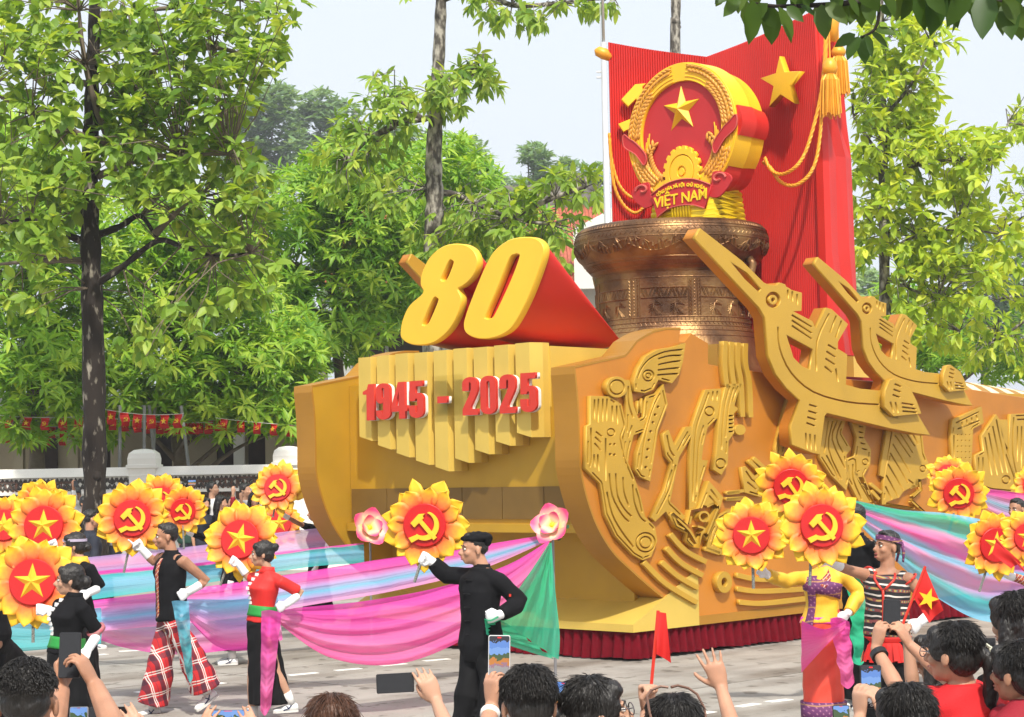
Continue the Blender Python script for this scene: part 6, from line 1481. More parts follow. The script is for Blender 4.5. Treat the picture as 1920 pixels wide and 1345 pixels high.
    # ---- top
    if top:
        infl = top.get('infl', .014); mb = MB()
        mb.rings(torso_rings(hip, neck, rH, rS, fem, infl, top.get('hem', -.12), top.get('neck', 1.035), k * fat, top.get('flare', .03)))
        for key in 'rl':
            fr = top.get('sl_' + key, top.get('sleeve', .5)); 
            if fr <= 0: 
                mb.ell(sh[key].lerp(neck, .25), .055 * k, .055 * k, .05 * k); continue
            sw_ = top.get('wide', .0); fk = .88 if fem else 1.0
            pts = [neck.lerp(sh[key], .45) - ZV * .012, sh[key], sh[key].lerp(el[key], min(fr, .5))]; rr = [.058 * k * fk, .067 * k * fk, (.060 + sw_ * .5) * k * fk]
            if fr > .5: pts.append(sh[key].lerp(el[key], min(fr, 1.0))); rr.append((.053 + sw_) * k * fk)
            if fr > 1.0: pts += [el[key].lerp(wr[key], .2 * (fr - 1)), el[key].lerp(wr[key], fr - 1.0)]; rr += [(.053 + sw_) * k * fk, (.042 + sw_ * 1.2) * k * fk]
            mb.tube(pts, rr, 12)
        me = remesh(mb, .011 if detail else .018, 2, 'top', fold=top.get('fold', .004), fold_scale=9, seed=len(label))
        tp = link_mesh(top.get('name', 'shirt'), me, top['m'], root)
        if top.get('collar'):
            c = MB(); u = (neck - hip).normalized(); rr_ = [ell_ring(neck + u * z_ - bface * .004, a * k, a * k, rS, u.cross(rS).normalized(), 18) for z_, a in ((-.02, .085), (.02, .066), (.045, .062), (.045, .058), (.0, .06))]
            c.rings(rr_); c.build('collar', top.get('collar') if not isinstance(top.get('collar'), bool) else top['m'], tp, True)
    # ---- bottom
    if bottom:
        kind = bottom['kind']; mb = MB()
        mb.rings(torso_rings(hip, neck, rH, rS, fem, .016, -.14, bottom.get('waist', .2), k * fat))
        if kind == 'pants':
            for key in 'rl':
                hp, kn, an = lg[key]; w0, w1 = bottom.get('w', (.085, .085)); e = kn.lerp(an, bottom.get('len', .95))
                mb.tube([hip.lerp(hp, .9), hp.lerp(kn, .45), kn, e], [.108 * k, .100 * k, w0 * k, w1 * k], 14)
            me = remesh(mb, .012 if detail else .02, 2, 'trousers', fold=bottom.get('fold', .010) * .55, fold_scale=7, seed=len(label))
        else:
            cm = lg['l'][2].lerp(lg['r'][2], .5); e = hip.lerp(Vector((cm.x, cm.y, max(cm.z, .05))), bottom.get('len', .92)); ax = (e - hip); fw = ZV.cross(rt).normalized(); rw = bottom.get('w', .24); dw = bottom.get('d', rw)
            rs = []
            for i in range(13):
                s_ = i / 12; c_ = hip + ax * s_ + ZV * .02; aa = (.172 + (rw - .172) * s_) * k; bb = (.13 + (dw - .13) * s_) * k; nfold = bottom.get('folds', 9); ring_ = []
                for q_ in range(54):
                    an_ = 2 * math.pi * q_ / 54; m_ = 1 + bottom.get('amp', .10) * s_ * math.sin(nfold * an_ + 2 * s_ + 1.3 * math.sin(2 * an_))
                    ring_.append(c_ + rt * (aa * m_ * math.cos(an_)) + fw * (bb * m_ * math.sin(an_)))
                rs.append(ring_)
            mb.rings(rs); me = remesh(mb, .012, 2, 'skirt', fold=.004, fold_scale=9)
        link_mesh(bottom.get('name', 'trousers' if kind == 'pants' else 'skirt'), me, bottom['m'], root)
    if feet:
        for key in 'rl':
            hp, kn, an = lg[key]; fd = J.get('fd_' + key, None); sd = Vector(fd) if fd else bface; shoe(root, an, sd, k, J.get('fp_' + key, 0))
            mb = MB(); mb.tube([an - ZV * .01, an.lerp(kn, .35)], [.042 * k, .052 * k], 10); mb.build('sock', sock_m, root, True)
    return root, dict(H=H, neck=neck, hip=hip, sh=sh, el=el, wr=wr, lg=lg, rt=rt, bf=bface, k=k, rS=rS, fem=fem)
def surf_front(D, t, ang=0.0, infl=.018):
    """a point on the torso front at spine fraction t, turned ang round the body (0 = front)"""
    S_ = SEC_F if D['fem'] else SEC_M; ax = D['neck'] - D['hip']; u = ax.normalized()
    a = float(np.interp(t, [q[0] for q in S_], [q[1] for q in S_])) * D['k'] + infl; b = float(np.interp(t, [q[0] for q in S_], [q[2] for q in S_])) * D['k'] + infl; o = float(np.interp(t, [q[0] for q in S_], [q[3] for q in S_])) * D['k']
    r = D['rt'].lerp(D['rS'], min(max(t, 0), 1)).normalized(); f = u.cross(r).normalized()
    n = (r * math.sin(ang) * b + f * math.cos(ang) * a).normalized()
    return D['hip'] + ax * t + f * o + r * (a * math.sin(ang)) + f * (b * math.cos(ang)), n, r, u
def patch(root, D, name, m, t0, t1, a0, a1, infl=.020, th=.008, nt=8, na=10, tilt=0.0):
    """a band of cloth lying on the torso"""
    rows = []
    for i in range(nt + 1):
        for lay in (0, 1): pass
    vs = []; fs = []
    for lay in (th, 0.0):
        for i in range(nt + 1):
            for j in range(na + 1):
                an = a0 + (a1 - a0) * j / na; t = t0 + (t1 - t0) * i / nt + tilt * (an - a0)
                p, n, r, u = surf_front(D, t, an, infl); vs.append(p + n * (lay + .003 * math.sin(9 * t + 5 * an)))
    q = (nt + 1) * (na + 1); w_ = na + 1
    for i in range(nt):
        for j in range(na):
            a = i * w_ + j; fs += [(a, a + 1, a + w_ + 1, a + w_), (q + a + 1, q + a, q + a + w_, q + a + w_ + 1)]
    for i in range(nt): fs += [(i * w_, (i + 1) * w_, q + (i + 1) * w_, q + i * w_), ((i + 1) * w_ - 1, q + (i + 1) * w_ - 1, q + (i + 2) * w_ - 1, (i + 2) * w_ - 1)]
    for j in range(na): fs += [(j, q + j, q + j + 1, j + 1), (nt * w_ + j, nt * w_ + j + 1, q + nt * w_ + j + 1, q + nt * w_ + j)]
    return link_mesh(name, fast_mesh(name, np.array([tuple(v) for v in vs]), fs, True), m, root)

# ------------------------------------------------------------------ flower placards
def petal_mat(name, base, mid, tip):
    m, t, b = nodes_of(name, .55); tc = t.nodes.new('ShaderNodeTexCoord'); s_ = t.nodes.new('ShaderNodeSeparateXYZ'); t.links.new(tc.outputs['Object'], s_.inputs[0])
    nz = t.nodes.new('ShaderNodeTexNoise'); nz.inputs['Scale'].default_value = 6; t.links.new(tc.outputs['Object'], nz.inputs['Vector'])
    f = mth(t, 'ADD', s_.outputs[1], mth(t, 'MULTIPLY', mth(t, 'SUBTRACT', nz.outputs['Fac'], .5), .25)); cr = t.nodes.new('ShaderNodeValToRGB')
    cr.color_ramp.elements[0].position = .48; cr.color_ramp.elements[0].color = (*base, 1); cr.color_ramp.elements[1].position = .82; cr.color_ramp.elements[1].color = (*tip, 1); e = cr.color_ramp.elements.new(.64); e.color = (*mid, 1)
    t.links.new(f, cr.inputs[0]); t.links.new(cr.outputs[0], b.inputs['Base Color']); return m
pet_m = petal_mat('flower_petal_print', (.74, .075, .022), (.76, .22, .028), (.78, .46, .012))
disc_m = mat('placard_red_disc', (.48, .007, .008), .45, 0, .06, 3)
star_y = mat('placard_gold', (.84, .46, .025), .4, 0, .06, 4)
stick_m = mat('mottled_stick', (.03, .05, .03), .5, 0, .8, 60, col2=(.35, .36, .33))
def petal_mesh(L0, L1, wd, lift, cup=.02, skew=0.0):
    """petal along +Y from L0 to L1, cupped, front towards +Z, with thickness"""
    rows = [(0, .40, 0), (.25, .86, .010), (.5, 1.0, .016), (.72, .84, .012), (.88, .40, 0), (1.0, .02, -.012)]; vs = []; 
    for lay in (.003, -.003):
        for t, w_, z in rows:
            y = L0 + (L1 - L0) * t
            for s_ in (-1, -.5, 0, .5, 1): vs.append((s_ * w_ * wd + skew * t * t, y - abs(s_) * .015, z * .5 + lift * t * t + lay - cup * (1 - abs(s_)) * (1 if abs(s_) < .1 else .4)))
    n = len(rows) * 5; fs = []
    for i in range(len(rows) - 1):
        for j in range(4): a = i * 5 + j; fs += [(a, a + 1, a + 6, a + 5), (n + a + 1, n + a, n + a + 5, n + a + 6)]
        for j in (0, 4): a = i * 5 + j; fs.append((a, a + 5, n + a + 5, n + a) if j == 0 else (a + 5, a, n + a, n + a + 5))
    fs += [tuple(range(4, -1, -1)) + tuple(range(n, n + 5)), tuple(range(n - 5, n)) + tuple(range(2 * n - 1, 2 * n - 6, -1))]
    me = fast_mesh('petal', vs, fs, True); me.materials.append(pet_m); return me
pet_f = [petal_mesh(.40, .95, .235, .03), petal_mesh(.40, .93, .22, .09, .03, .03), petal_mesh(.40, .98, .24, -.02, .008, -.03), petal_mesh(.40, .90, .23, .06, .035, -.02)]
pet_b = [petal_mesh(.45, 1.04, .22, -.02), petal_mesh(.45, 1.0, .19, .05, .03, .04), petal_mesh(.45, 1.06, .18, -.07, .01, -.04)]
dm_ = MB(); dm_.rings([[(r * math.cos(2 * math.pi * k / 40), r * math.sin(2 * math.pi * k / 40), z) for k in range(40)] for r, z in ((.46, -.05), (.485, -.02), (.485, .045), (.47, .055))]); disc_me = dm_.mesh('disc'); disc_me.materials.append(disc_m)
sp_ = star2((0, 0), .40, 0); star_me = fast_mesh('star', [(*p, .055) for p in sp_] + [(0, 0, .17)] + [(*p, .05) for p in sp_], [((i + 1) % 10, i, 10) for i in range(10)] + [(i, (i + 1) % 10, 11 + (i + 1) % 10, 11 + i) for i in range(10)]); star_me.materials.append(star_y)
hsme = hs_mesh('hammer_and_sickle', .50, .06, Matrix.Translation((0, 0, .056))); hsme.materials.append(star_y)
def flower(label, px, py, d_px, kind, tilt=0.0, nrm=(.05, -1, .08), rad=.32, stick=None, dY=0.0, roll=0.0, Y=None):
    Y = Y or rad * 2 * F_PX / d_px; c = at(px, py, Y); n = (Vector(nrm) + Vector((random.gauss(0, .10), 0, random.gauss(0, .08)))).normalized(); x = Vector((0, 0, 1)).cross(n).normalized(); y = n.cross(x)
    ca, sa = math.cos(roll), math.sin(roll); x, y = x * ca + y * sa, y * ca - x * sa
    Rr = d_px * .5 * mpp(Y)
    root = thing('flower_placard', label, 'flower sign', (0, 0, 0), 'yellow flower signs carried by the marchers')
    B = basis(c, x * Rr, y * Rr, n * Rr); root.matrix_world = B; root.matrix_basis = B; LOC[root.name] = Vector((0, 0, 0))
    N = 11; ph = random.random()
    for k in range(N):
        for me, off, zz_ in ((pet_f, 0, .012), (pet_b, .5, -.03)):
            o = bpy.data.objects.new('petal', random.choice(me)); COL.objects.link(o); o.parent = root
            s_ = random.uniform(.92, 1.06)
            o.matrix_local = Matrix.Rotation(2 * math.pi * (k + off + ph + random.uniform(-.12, .12)) / N, 4, 'Z') @ Matrix.Translation((0, 0, zz_ + .012 * (k % 2))) @ Matrix.Rotation(random.uniform(-.06, .06), 4, 'Y') @ Matrix.Diagonal((random.uniform(.9, 1.15), s_, 1, 1))
    o = bpy.data.objects.new('disc', disc_me); COL.objects.link(o); o.parent = root
    o.matrix_local = Matrix.Translation((0, 0, .03))
    e = bpy.data.objects.new('star' if kind == 'star' else 'hammer_and_sickle', star_me if kind == 'star' else hsme); COL.objects.link(e); e.parent = root; e.matrix_local = Matrix.Translation((0, 0, .03))
    if stick:    # pixel points of the stick's two ends
        Bi = B.inverted(); a = Bi @ at(stick[0], stick[1], Y - .0 + dY); b = Bi @ at(stick[2], stick[3], Y + dY)
        mb = MB(); mb.tube([a + Vector((0, 0, -.02)), b], .012 / Rr, 6); mb.build('handle', stick_m, root)
    return root
# ================================================================== MARCHERS
PG = 'marchers in folk dress carrying flower signs'
def tube_part(root, name, m, pts, r, n=8, smooth=True):
    mb = MB(); mb.tube(pts, r, n); return mb.build(name, m, root, smooth)
def clasps(root, D, m, t0, t1, n, ang, sz=(.019, .014)):
    for i in range(n):
        t = t0 + (t1 - t0) * i / (n - 1); p, nn, r, u = surf_front(D, t, ang, .017); mb = MB()
        B = Matrix((r, nn, u)).transposed(); mb.box(p + nn * .002, (sz[0] * 2, .012, sz[1] * 2), B); mb.build('clasp', m, root)
def sash(root, D, m, t0, t1, infl=.021, name='sash'):
    patch(root, D, name, m, t0, t1, 0, 2 * math.pi * .9999, infl, .012, 4, 40)

# man in black with beret
r5, D5 = person('man in black shirt and black beret marching with a hammer and sickle sign', 14.5, dict(head=(889, 1030), neck=(903, 1068), hip=(902, 1208), sh_l=(934, 1088, -.14), sh_r=(872, 1080, .12), el_l=(976, 1130, -.12), wr_l=(936, 1154, -.30), el_r=(836, 1079, .2), wr_r=(809, 1052, .16), an_l=(905, 1400, -.1), kn_l=(925, 1300, -.15), an_r=(868, 1402, .1), kn_r=(880, 1300, .0)),
    (-1, -.28, .03), (-.72, -.69, 0), 1.72, False, skin, 'crew', None, PG, dict(m=blk, sleeve=1.92, wide=.014, hem=-.22, fold=.004, collar=True, flare=.05), dict(kind='pants', m=blk2, w=(.105, .115), len=1.0, fold=.014), .2,
    dict(r=dict(kind='fist', d=(-.8, -.2, .35), pn=(-.1, -.9, -.3), t=1), l=dict(kind='fist', d=(-.9, -.2, -.1), pn=(.2, .8, .2), t=1)))
H5 = D5['H']; mb = MB(); mb.ell(H5(0, -.030, .085), .106, .116, .050, H5.B, 18, 8); mb.ell(H5(0, .010, .078), .094, .098, .034, H5.B, 18, 8); mb.ell(H5(.0, -.075, .060), .085, .06, .055, H5.B, 14, 8)
link_mesh('beret', remesh(mb, .010, 3, 'beret', fold=.003, fold_scale=30), blk, r5)
for t in (.86, .68, .50, .32, .14): p, n, r, u = surf_front(D5, t, .0, .016); tube_part(r5, 'frog_button', blk2, [p - r * .035, p + n * .010, p + r * .035], .006, 6)
p, n, r, u = surf_front(D5, .97, .0, .026); p2, *_ = surf_front(D5, -.1, .0, .03)
mb = MB(); q_ = Vector(D5['el']['l']).lerp(D5['sh']['l'], .35) + Vector((-.02, -.075, 0)); mb.box(q_, (.016, .008, .02)); mb.build('badge', red_letter, r5)
# woman in red blouse
r4, D4 = person('woman in red blouse, green sash and long black skirt marching with a star flower sign', 17.0, dict(head=(491, 1039), neck=(501, 1072), hip=(489, 1172), sh_l=(527, 1091, -.12), sh_r=(480, 1084, .12), el_l=(566, 1112, -.02), wr_l=(536, 1134, -.18), el_r=(466, 1084, .16), wr_r=(447, 1057, .14), an_l=(546, 1318, -.05), kn_l=(517, 1262, -.1), an_r=(474, 1352, .05), kn_r=(474, 1268, .0)),
    (-1, -.16, .0), (-.93, -.36, 0), 1.60, True, skin3, 'bun', None, PG, dict(m=red_sh, sleeve=.80, hem=.05, wide=.012, collar=True), dict(kind='skirt', m=blk2, w=.20, d=.20, len=.93, amp=.06, waist=.30), .72,
    dict(r=dict(kind='fist', d=(-.8, -.3, .45), pn=(-.1, -.9, .1), t=1), l=dict(kind='fist', d=(-.85, -.2, -.35), pn=(.2, .8, .2), t=1)))
sash(r4, D4, green_sash, .16, .36); clasps(r4, D4, whitec, .40, .93, 7, .28)
# man in tartan
r3, D3 = person('man in black sleeveless vest and red tartan trousers marching', 17.9, dict(head=(312, 1007), neck=(321, 1040), hip=(322, 1160), sh_l=(345, 1054, -.16), sh_r=(300, 1048, .14), el_l=(388, 1090, -.05), wr_l=(353, 1110, -.2), el_r=(288, 1054, .16), wr_r=(266, 1030, .12), an_l=(389, 1298, -.05), kn_l=(362, 1236, -.1), an_r=(287, 1326, .05), kn_r=(300, 1248, .0), fp_l=.55),
    (-1, -.22, .0), (-.85, -.53, 0), 1.76, False, skin2, 'crew', None, PG, dict(m=blk, sleeve=0, hem=-.04, collar=True, fold=.006), dict(kind='pants', m=tartan, w=(.122, .145), len=.90, fold=.018, waist=.1), .62,
    dict(r=dict(kind='point', d=(-.55, -.3, .75), pn=(.1, -.8, -.4), t=1), l=dict(kind='fist', d=(-.9, -.2, -.45), pn=(.2, .8, .2), t=1)))
patch(r3, D3, 'embroidered_placket', embro, -.02, .95, -.16, .06, .018, .008, 12, 4)
# woman in black near left
r1, D1 = person('woman in black blouse with white clasps and green sash at the lower left', 13.8, dict(head=(131, 1088), neck=(138, 1122), hip=(122, 1232), sh_l=(156, 1144, -.12), sh_r=(112, 1136, .12), el_l=(184, 1188, -.02), wr_l=(166, 1216, -.2), el_r=(112, 1154, .14), wr_r=(90, 1143, .1)),
    (-1, -.12, .02), (-.86, -.5, 0), 1.60, True, skin3, 'lowbun', None, PG, dict(m=blk, sleeve=.86, hem=.05, wide=.01, collar=True), dict(kind='skirt', m=blk2, w=.22, len=.95, waist=.3), .75,
    dict(r=dict(kind='fist', d=(-.95, -.25, .0), pn=(-.1, -.9, .1), t=1), l=dict(kind='fist', d=(-.5, -.2, -.8), pn=(.2, .8, .2), t=1)))
sash(r1, D1, green_sash, .14, .34); clasps(r1, D1, whitec, .38, .95, 8, .30)
q_ = D1['sh']['l'].lerp(D1['el']['l'], .80); q2 = D1['sh']['l'].lerp(D1['el']['l'], .93); tube_part(r1, 'cuff_trim', mat('cuff_trim', (.62, .40, .36), .7, 0, .5, 40, col2=(.5, .08, .12)), [q_, q2], [.074, .070], 14)
# woman behind her with a headband
r2, D2 = person('woman with headband and yellow neck scarf half hidden behind the woman with the green sash', 16.5, dict(head=(138, 1024), neck=(150, 1054), hip=(150, 1160), sh_l=(168, 1066, -.12), sh_r=(132, 1062, .12), el_l=(188, 1102, -.05), wr_l=(166, 1112, -.2), el_r=(120, 1060, .12), wr_r=(104, 1030, .12)),
    (-1, -.1, 0), None, 1.60, True, skin3, 'lowbun', None, PG, dict(m=blk, sleeve=1.0, hem=.0, wide=.008), dict(kind='skirt', m=blk2, w=.2, len=.95), .75, dict(r=dict(kind='fist', pn=(-.1, -.9, .1)), l=dict(kind='fist')))
H2_ = D2['H']; mb = MB(); mb.rings([ell_ring(H2_(0, -.012, .052 + z), .083 + o, .101 + o, H2_.r, (H2_.f + H2_.u * .0).normalized(), 28) for z, o in ((-.012, 0), (-.012, .006), (.012, .006), (.012, 0))]); mb.build('headband', mat('lilac_headband', (.42, .36, .48), .6), r2)
u = ZV; mb = MB(); mb.rings([ell_ring(D2['neck'] + u * z, a, a, D2['rS'], u.cross(D2['rS']).normalized(), 18) for z, a in ((-.03, .10), (.02, .075), (.05, .066), (.05, .05))]); mb.build('neck_scarf', yel_sh, r2, True)
# woman in yellow with the shawl
r6, D6 = person('woman in yellow blouse, coral skirt and pink shawl, face hidden by a flower sign', 15.2, dict(head=(1541, 1024), neck=(1544, 1066), hip=(1540, 1170), sh_r=(1512, 1082, .04), sh_l=(1580, 1080, -.04), el_r=(1474, 1090, -.14), wr_r=(1438, 1078, -.3), el_l=(1613, 1112, .0), wr_l=(1590, 1150, -.14)),
    (-.5, -.86, .05), (-.35, -.94, 0), 1.60, True, skin3, 'lowbun', None, PG, dict(m=yel_sh, sleeve=1.95, hem=.02, wide=.016, fold=.005), dict(kind='skirt', m=coral, w=.172, d=.15, len=.93, amp=.05, waist=.28), .2,
    dict(r=dict(kind='fist', d=(-.8, -.2, .55), pn=(-.1, -.9, .0)), l=dict(kind='fist', d=(-.6, -.2, -.6), pn=(-.5, .6, .1))))
patch(r6, D6, 'brocade_sash', brocade, .44, .70, -1.5, 1.2, .019, .007, 4, 24, tilt=.07)
patch(r6, D6, 'brocade_panel', brocade, -.08, .88, .22, .68, .024, .007, 12, 6)
patch(r6, D6, 'embroidered_collar', embro, .74, .99, -.5, .0, .019, .006, 5, 5, tilt=-.35)
cm_ = D6['lg']['l'][2].lerp(D6['lg']['r'][2], .5); hem = D6['hip'].lerp(cm_, .93); mb = MB(); fw = ZV.cross(D6['rt']).normalized()
mb.rings([ell_ring(D6['hip'].lerp(cm_, s_) , a, a * .86, D6['rt'], fw, 32) for s_, a in ((.72, .178), (.72, .188), (.93, .184), (.93, .175))]); mb.build('skirt_border', brocade, r6, True)
patch(r6, D6, 'waist_shawl', pinkc, .02, .13, 0, 6.28, .016, .004, 4, 40)
# young man with headband
r7, D7 = person('young man with woven headband and striped sleeveless vest singing behind a flower sign', 14.6, dict(head=(1663, 1026), neck=(1664, 1070), hip=(1664, 1186), sh_r=(1628, 1080, .04), sh_l=(1703, 1086, -.08), el_r=(1588, 1068, -.1), wr_r=(1554, 1052, -.26), el_l=(1754, 1142, -.08), wr_l=(1726, 1166, -.22)),
    (-.90, -.42, .14), (-.42, -.9, 0), 1.70, False, skin2, 'crew', None, PG, dict(m=vest_m, sleeve=0, hem=-.16, fold=.005, neck=.94), dict(kind='pants', m=blk2, w=(.10, .10), len=.95), .65,
    dict(r=dict(kind='fist', d=(-.85, -.2, .45), pn=(-.1, -.9, -.1)), l=dict(kind='fist', d=(-.75, -.2, -.6), pn=(-.4, .7, .1))), mouth=True)
H7 = D7['H']; mb = MB(); mb.rings([ell_ring(H7(0, -.012, .056 + z) , .087 + o, .104 + o, H7.r, (H7.f + H7.u * .12).normalized(), 30) for z, o in ((-.017, 0), (-.017, .006), (.017, .006), (.017, 0))]); mb.build('headband', brocade, r7)
for s_ in (-.02, .02): tube_part(r7, 'headband_tail', brocade, [H7(s_, -.115, .05), H7(s_ * 1.5, -.135, -.02), H7(s_ * 2, -.13, -.10)], [.014, .013, .008], 6)
patch(r7, D7, 'red_placket', red_letter, -.12, .70, -.05, .05, .017, .008, 8, 2); 
for a0, a1 in ((-.05, -.62), (.05, .62)):
    pp = [surf_front(D7, .70 + .27 * i / 5, a0 + (a1 - a0) * i / 5, .019)[0] for i in range(6)]; tube_part(r7, 'vest_piping', red_letter, pp, .010, 6)
for key in 'lr':
    c = D7['sh'][key]; d = (D7['el'][key] - c).normalized(); x, y = perp(d); mb = MB(); mb.tube([c + d * .01 + (x * math.cos(a) + y * math.sin(a)) * .068 for a in [i * .33 for i in range(20)]], .009, 6); mb.build('arm_piping', red_letter, r7, True)
frg = mat('red_fringe', (.62, .02, .015), .7, 0, .1, 8); band_ = patch(r7, D7, 'fringe_band', frg, -.16, -.06, 0, 6.28, .030, .010, 3, 36)
for i in range(46):
    a = 2 * math.pi * i / 46; p, n, r, u = surf_front(D7, -.15, a, .040); l = .13 + .03 * random.random(); mb = MB(); tg = Vector((n.y, -n.x, 0)).normalized() * .016
    e = p - ZV * l + n * (.02 + .03 * random.random()) + tg * random.uniform(-.6, .6); mb.hexa([p - tg, p + tg, p + tg + n * .005, p - tg + n * .005, e - tg * 1.1, e + tg * 1.1, e + tg * 1.1 + n * .005, e - tg * 1.1 + n * .005][:8]); mb.build('fringe_strip', frg, band_)
# marcher in black behind them
r8, D8 = person('marcher in black standing behind the woman in yellow and the striped vest', 17.2, dict(head=(1600, 972), neck=(1606, 1008), hip=(1612, 1124), el_l=(1650, 1080, 0), wr_l=(1630, 1120, -.15), el_r=(1560, 1020, -.1), wr_r=(1520, 985, -.2)), (-1, .1, 0), (-.9, -.4, 0), 1.76, False, skin2, 'crew', None, PG, dict(m=blk, sleeve=1.9, hem=-.2, collar=True), dict(kind='pants', m=blk2, w=(.115, .13), len=.98), .2, dict(r=dict(kind='fist')))
# right edge marchers
r9, D9 = person('young man at the right edge looking over a hammer and sickle flower sign', 21.0, dict(head=(1906, 956), neck=(1917, 986), hip=(1925, 1080), el_r=(1856, 1010, -.1), wr_r=(1812, 976, -.2), sh_r=(1892, 996, .1)), (-.75, -.65, 0), (-.7, -.7, 0), 1.70, False, skin2, 'crew', None, PG, dict(m=blk, sleeve=1.75, hem=-.1), dict(kind='pants', m=blk2), .3, dict(r=dict(kind='fist', d=(-.7, -.2, .6), pn=(-.1, -.9, 0))))
r10, D10 = person('marcher at the right edge whose patterned sleeve holds a star flower sign', 17.0, dict(head=(1996, 1024), neck=(2004, 1060), hip=(2004, 1180), el_r=(1936, 1096, -.1), wr_r=(1884, 1076, -.25), sh_r=(1980, 1074, .1)), (-1, -.2, 0), None, 1.66, True, skin3, 'lowbun', None, PG, dict(m=embro, sleeve=1.8, hem=0), dict(kind='skirt', m=blk2), .3, dict(r=dict(kind='fist', d=(-.85, -.2, .4), pn=(-.1, -.9, 0))))
# far marchers beyond the bow of the float
r11, D11 = person('marcher half hidden by the left prow with bare forearm raised to a flower sign', 26.5, dict(head=(592, 962), neck=(594, 988), hip=(596, 1062), el_r=(560, 982, -.1), wr_r=(532, 966, -.2), sh_r=(582, 990, .1)), (-1, -.2, 0), None, 1.66, True, skin2, 'lowbun', None, PG, dict(m=blk, sleeve=.7, hem=0), dict(kind='skirt', m=blk2), .35, dict(r=dict(kind='point', d=(-.6, -.2, .75), pn=(-.1, -.9, 0))))
r12, D12 = person('marcher hidden behind the tall star sign with black sleeve raised to a small flower sign', 22.5, dict(head=(432, 990), neck=(434, 1012), hip=(434, 1098), el_r=(386, 1010, -.1), wr_r=(352, 998, -.2), sh_r=(418, 1018, .1)), (-1, -.2, 0), None, 1.64, True, skin3, 'lowbun', None, PG, dict(m=blk, sleeve=1.7, hem=0), dict(kind='skirt', m=blk2), .3, dict(r=dict(kind='fist', d=(-.8, -.2, .5), pn=(-.1, -.9, 0))))
r13, D13 = person('marcher striding out of view at the left edge with one white shoe showing', 15.0, dict(head=(-28, 1032), neck=(-22, 1070), hip=(-12, 1190), an_l=(66, 1292, 1.8), kn_l=(30, 1240, .9)), (-1, -.2, 0), None, 1.70, False, skin2, 'crew', None, PG, dict(m=blk, sleeve=1.8, hem=-.1), dict(kind='pants', m=blk2, w=(.10, .10)), .3)
# ------------------------------------------------------------------ flower signs
flower('star flower sign lowest at the left edge, held by the woman with the green sash', 62, 1092, 178, 'star', stick=(62, 1130, 62, 1205), Y=14.1)
flower('star flower sign above the lowest left one, before the woman with the headband', 83, 986, 152, 'star', stick=(100, 1010, 102, 1060), Y=16.85)
flower('flower sign cut by the left edge showing half a red disc', 8, 985, 120, 'star', Y=18.5, stick=(8, 1000, 8, 1090))
flower('flower sign peeking over the star signs at the left', 76, 950, 110, 'hammer', Y=19.5, stick=(76, 960, 80, 1060))
flower('hammer and sickle flower sign held up by the man in tartan', 248, 972, 142, 'hammer', stick=(246, 1010, 232, 1074), Y=18.2, nrm=(.12, -1, .06))
flower('small hammer and sickle flower sign held by the hidden black sleeve', 343, 958, 96, 'hammer', Y=22.0, stick=(343, 985, 345, 1030))
flower('flower sign mostly hidden behind two hammer signs right of the dark trunk', 302, 938, 104, 'hammer', Y=24.5, stick=(302, 950, 302, 1020))
flower('star flower sign held by the woman in the red blouse', 451, 1012, 150, 'star', stick=(431, 1044, 413, 1098), Y=17.3, nrm=(-.25, -1, .1), roll=-.22)
flower('hammer and sickle flower sign next to the left prow of the float', 521, 915, 104, 'hammer', Y=25.9, stick=(516, 940, 512, 970), roll=.1)
flower('flower sign hidden behind the sign next to the left prow', 524, 982, 90, 'star', Y=27.2, stick=(520, 990, 520, 1030))
flower('hammer and sickle flower sign held by the man in the black beret', 797, 985, 166, 'hammer', stick=(798, 1026, 777, 1092), Y=14.85, nrm=(-.05, -1, .06))
flower('star flower sign held by the woman in yellow', 1409, 1004, 142, 'star', stick=(1411, 1044, 1413, 1104), Y=14.8)
flower('hammer and sickle flower sign covering the face of the woman in yellow', 1540, 986, 166, 'hammer', stick=(1522, 1030, 1518, 1098), Y=14.15, nrm=(.0, -1, .05))
flower('hammer and sickle flower sign rising behind the pair in front of the bird relief', 1483, 912, 136, 'hammer', Y=16.8, stick=(1500, 950, 1510, 1010), roll=-.12)
flower('hammer and sickle flower sign raised by the young man at the right edge', 1797, 925, 118, 'hammer', stick=(1789, 962, 1776, 1008), Y=20.5, roll=.08)
flower('yellow flower sign peeking out behind the sign near the rear of the float', 1778, 892, 84, 'star', Y=22.5, stick=(1780, 900, 1782, 960))
flower('star flower sign partly covered by a waving red flag at the right', 1866, 1022, 132, 'star', stick=(1852, 1062, 1836, 1110), Y=16.5, roll=-.1)
flower('yellow flower sign cut by the right edge over the star sign', 1928, 1008, 110, 'star', Y=15.8, stick=(1928, 1020, 1928, 1090))
flower('yellow flower sign at the right edge above the young man', 1938, 912, 84, 'star', Y=22.5, stick=(1938, 920, 1938, 980))

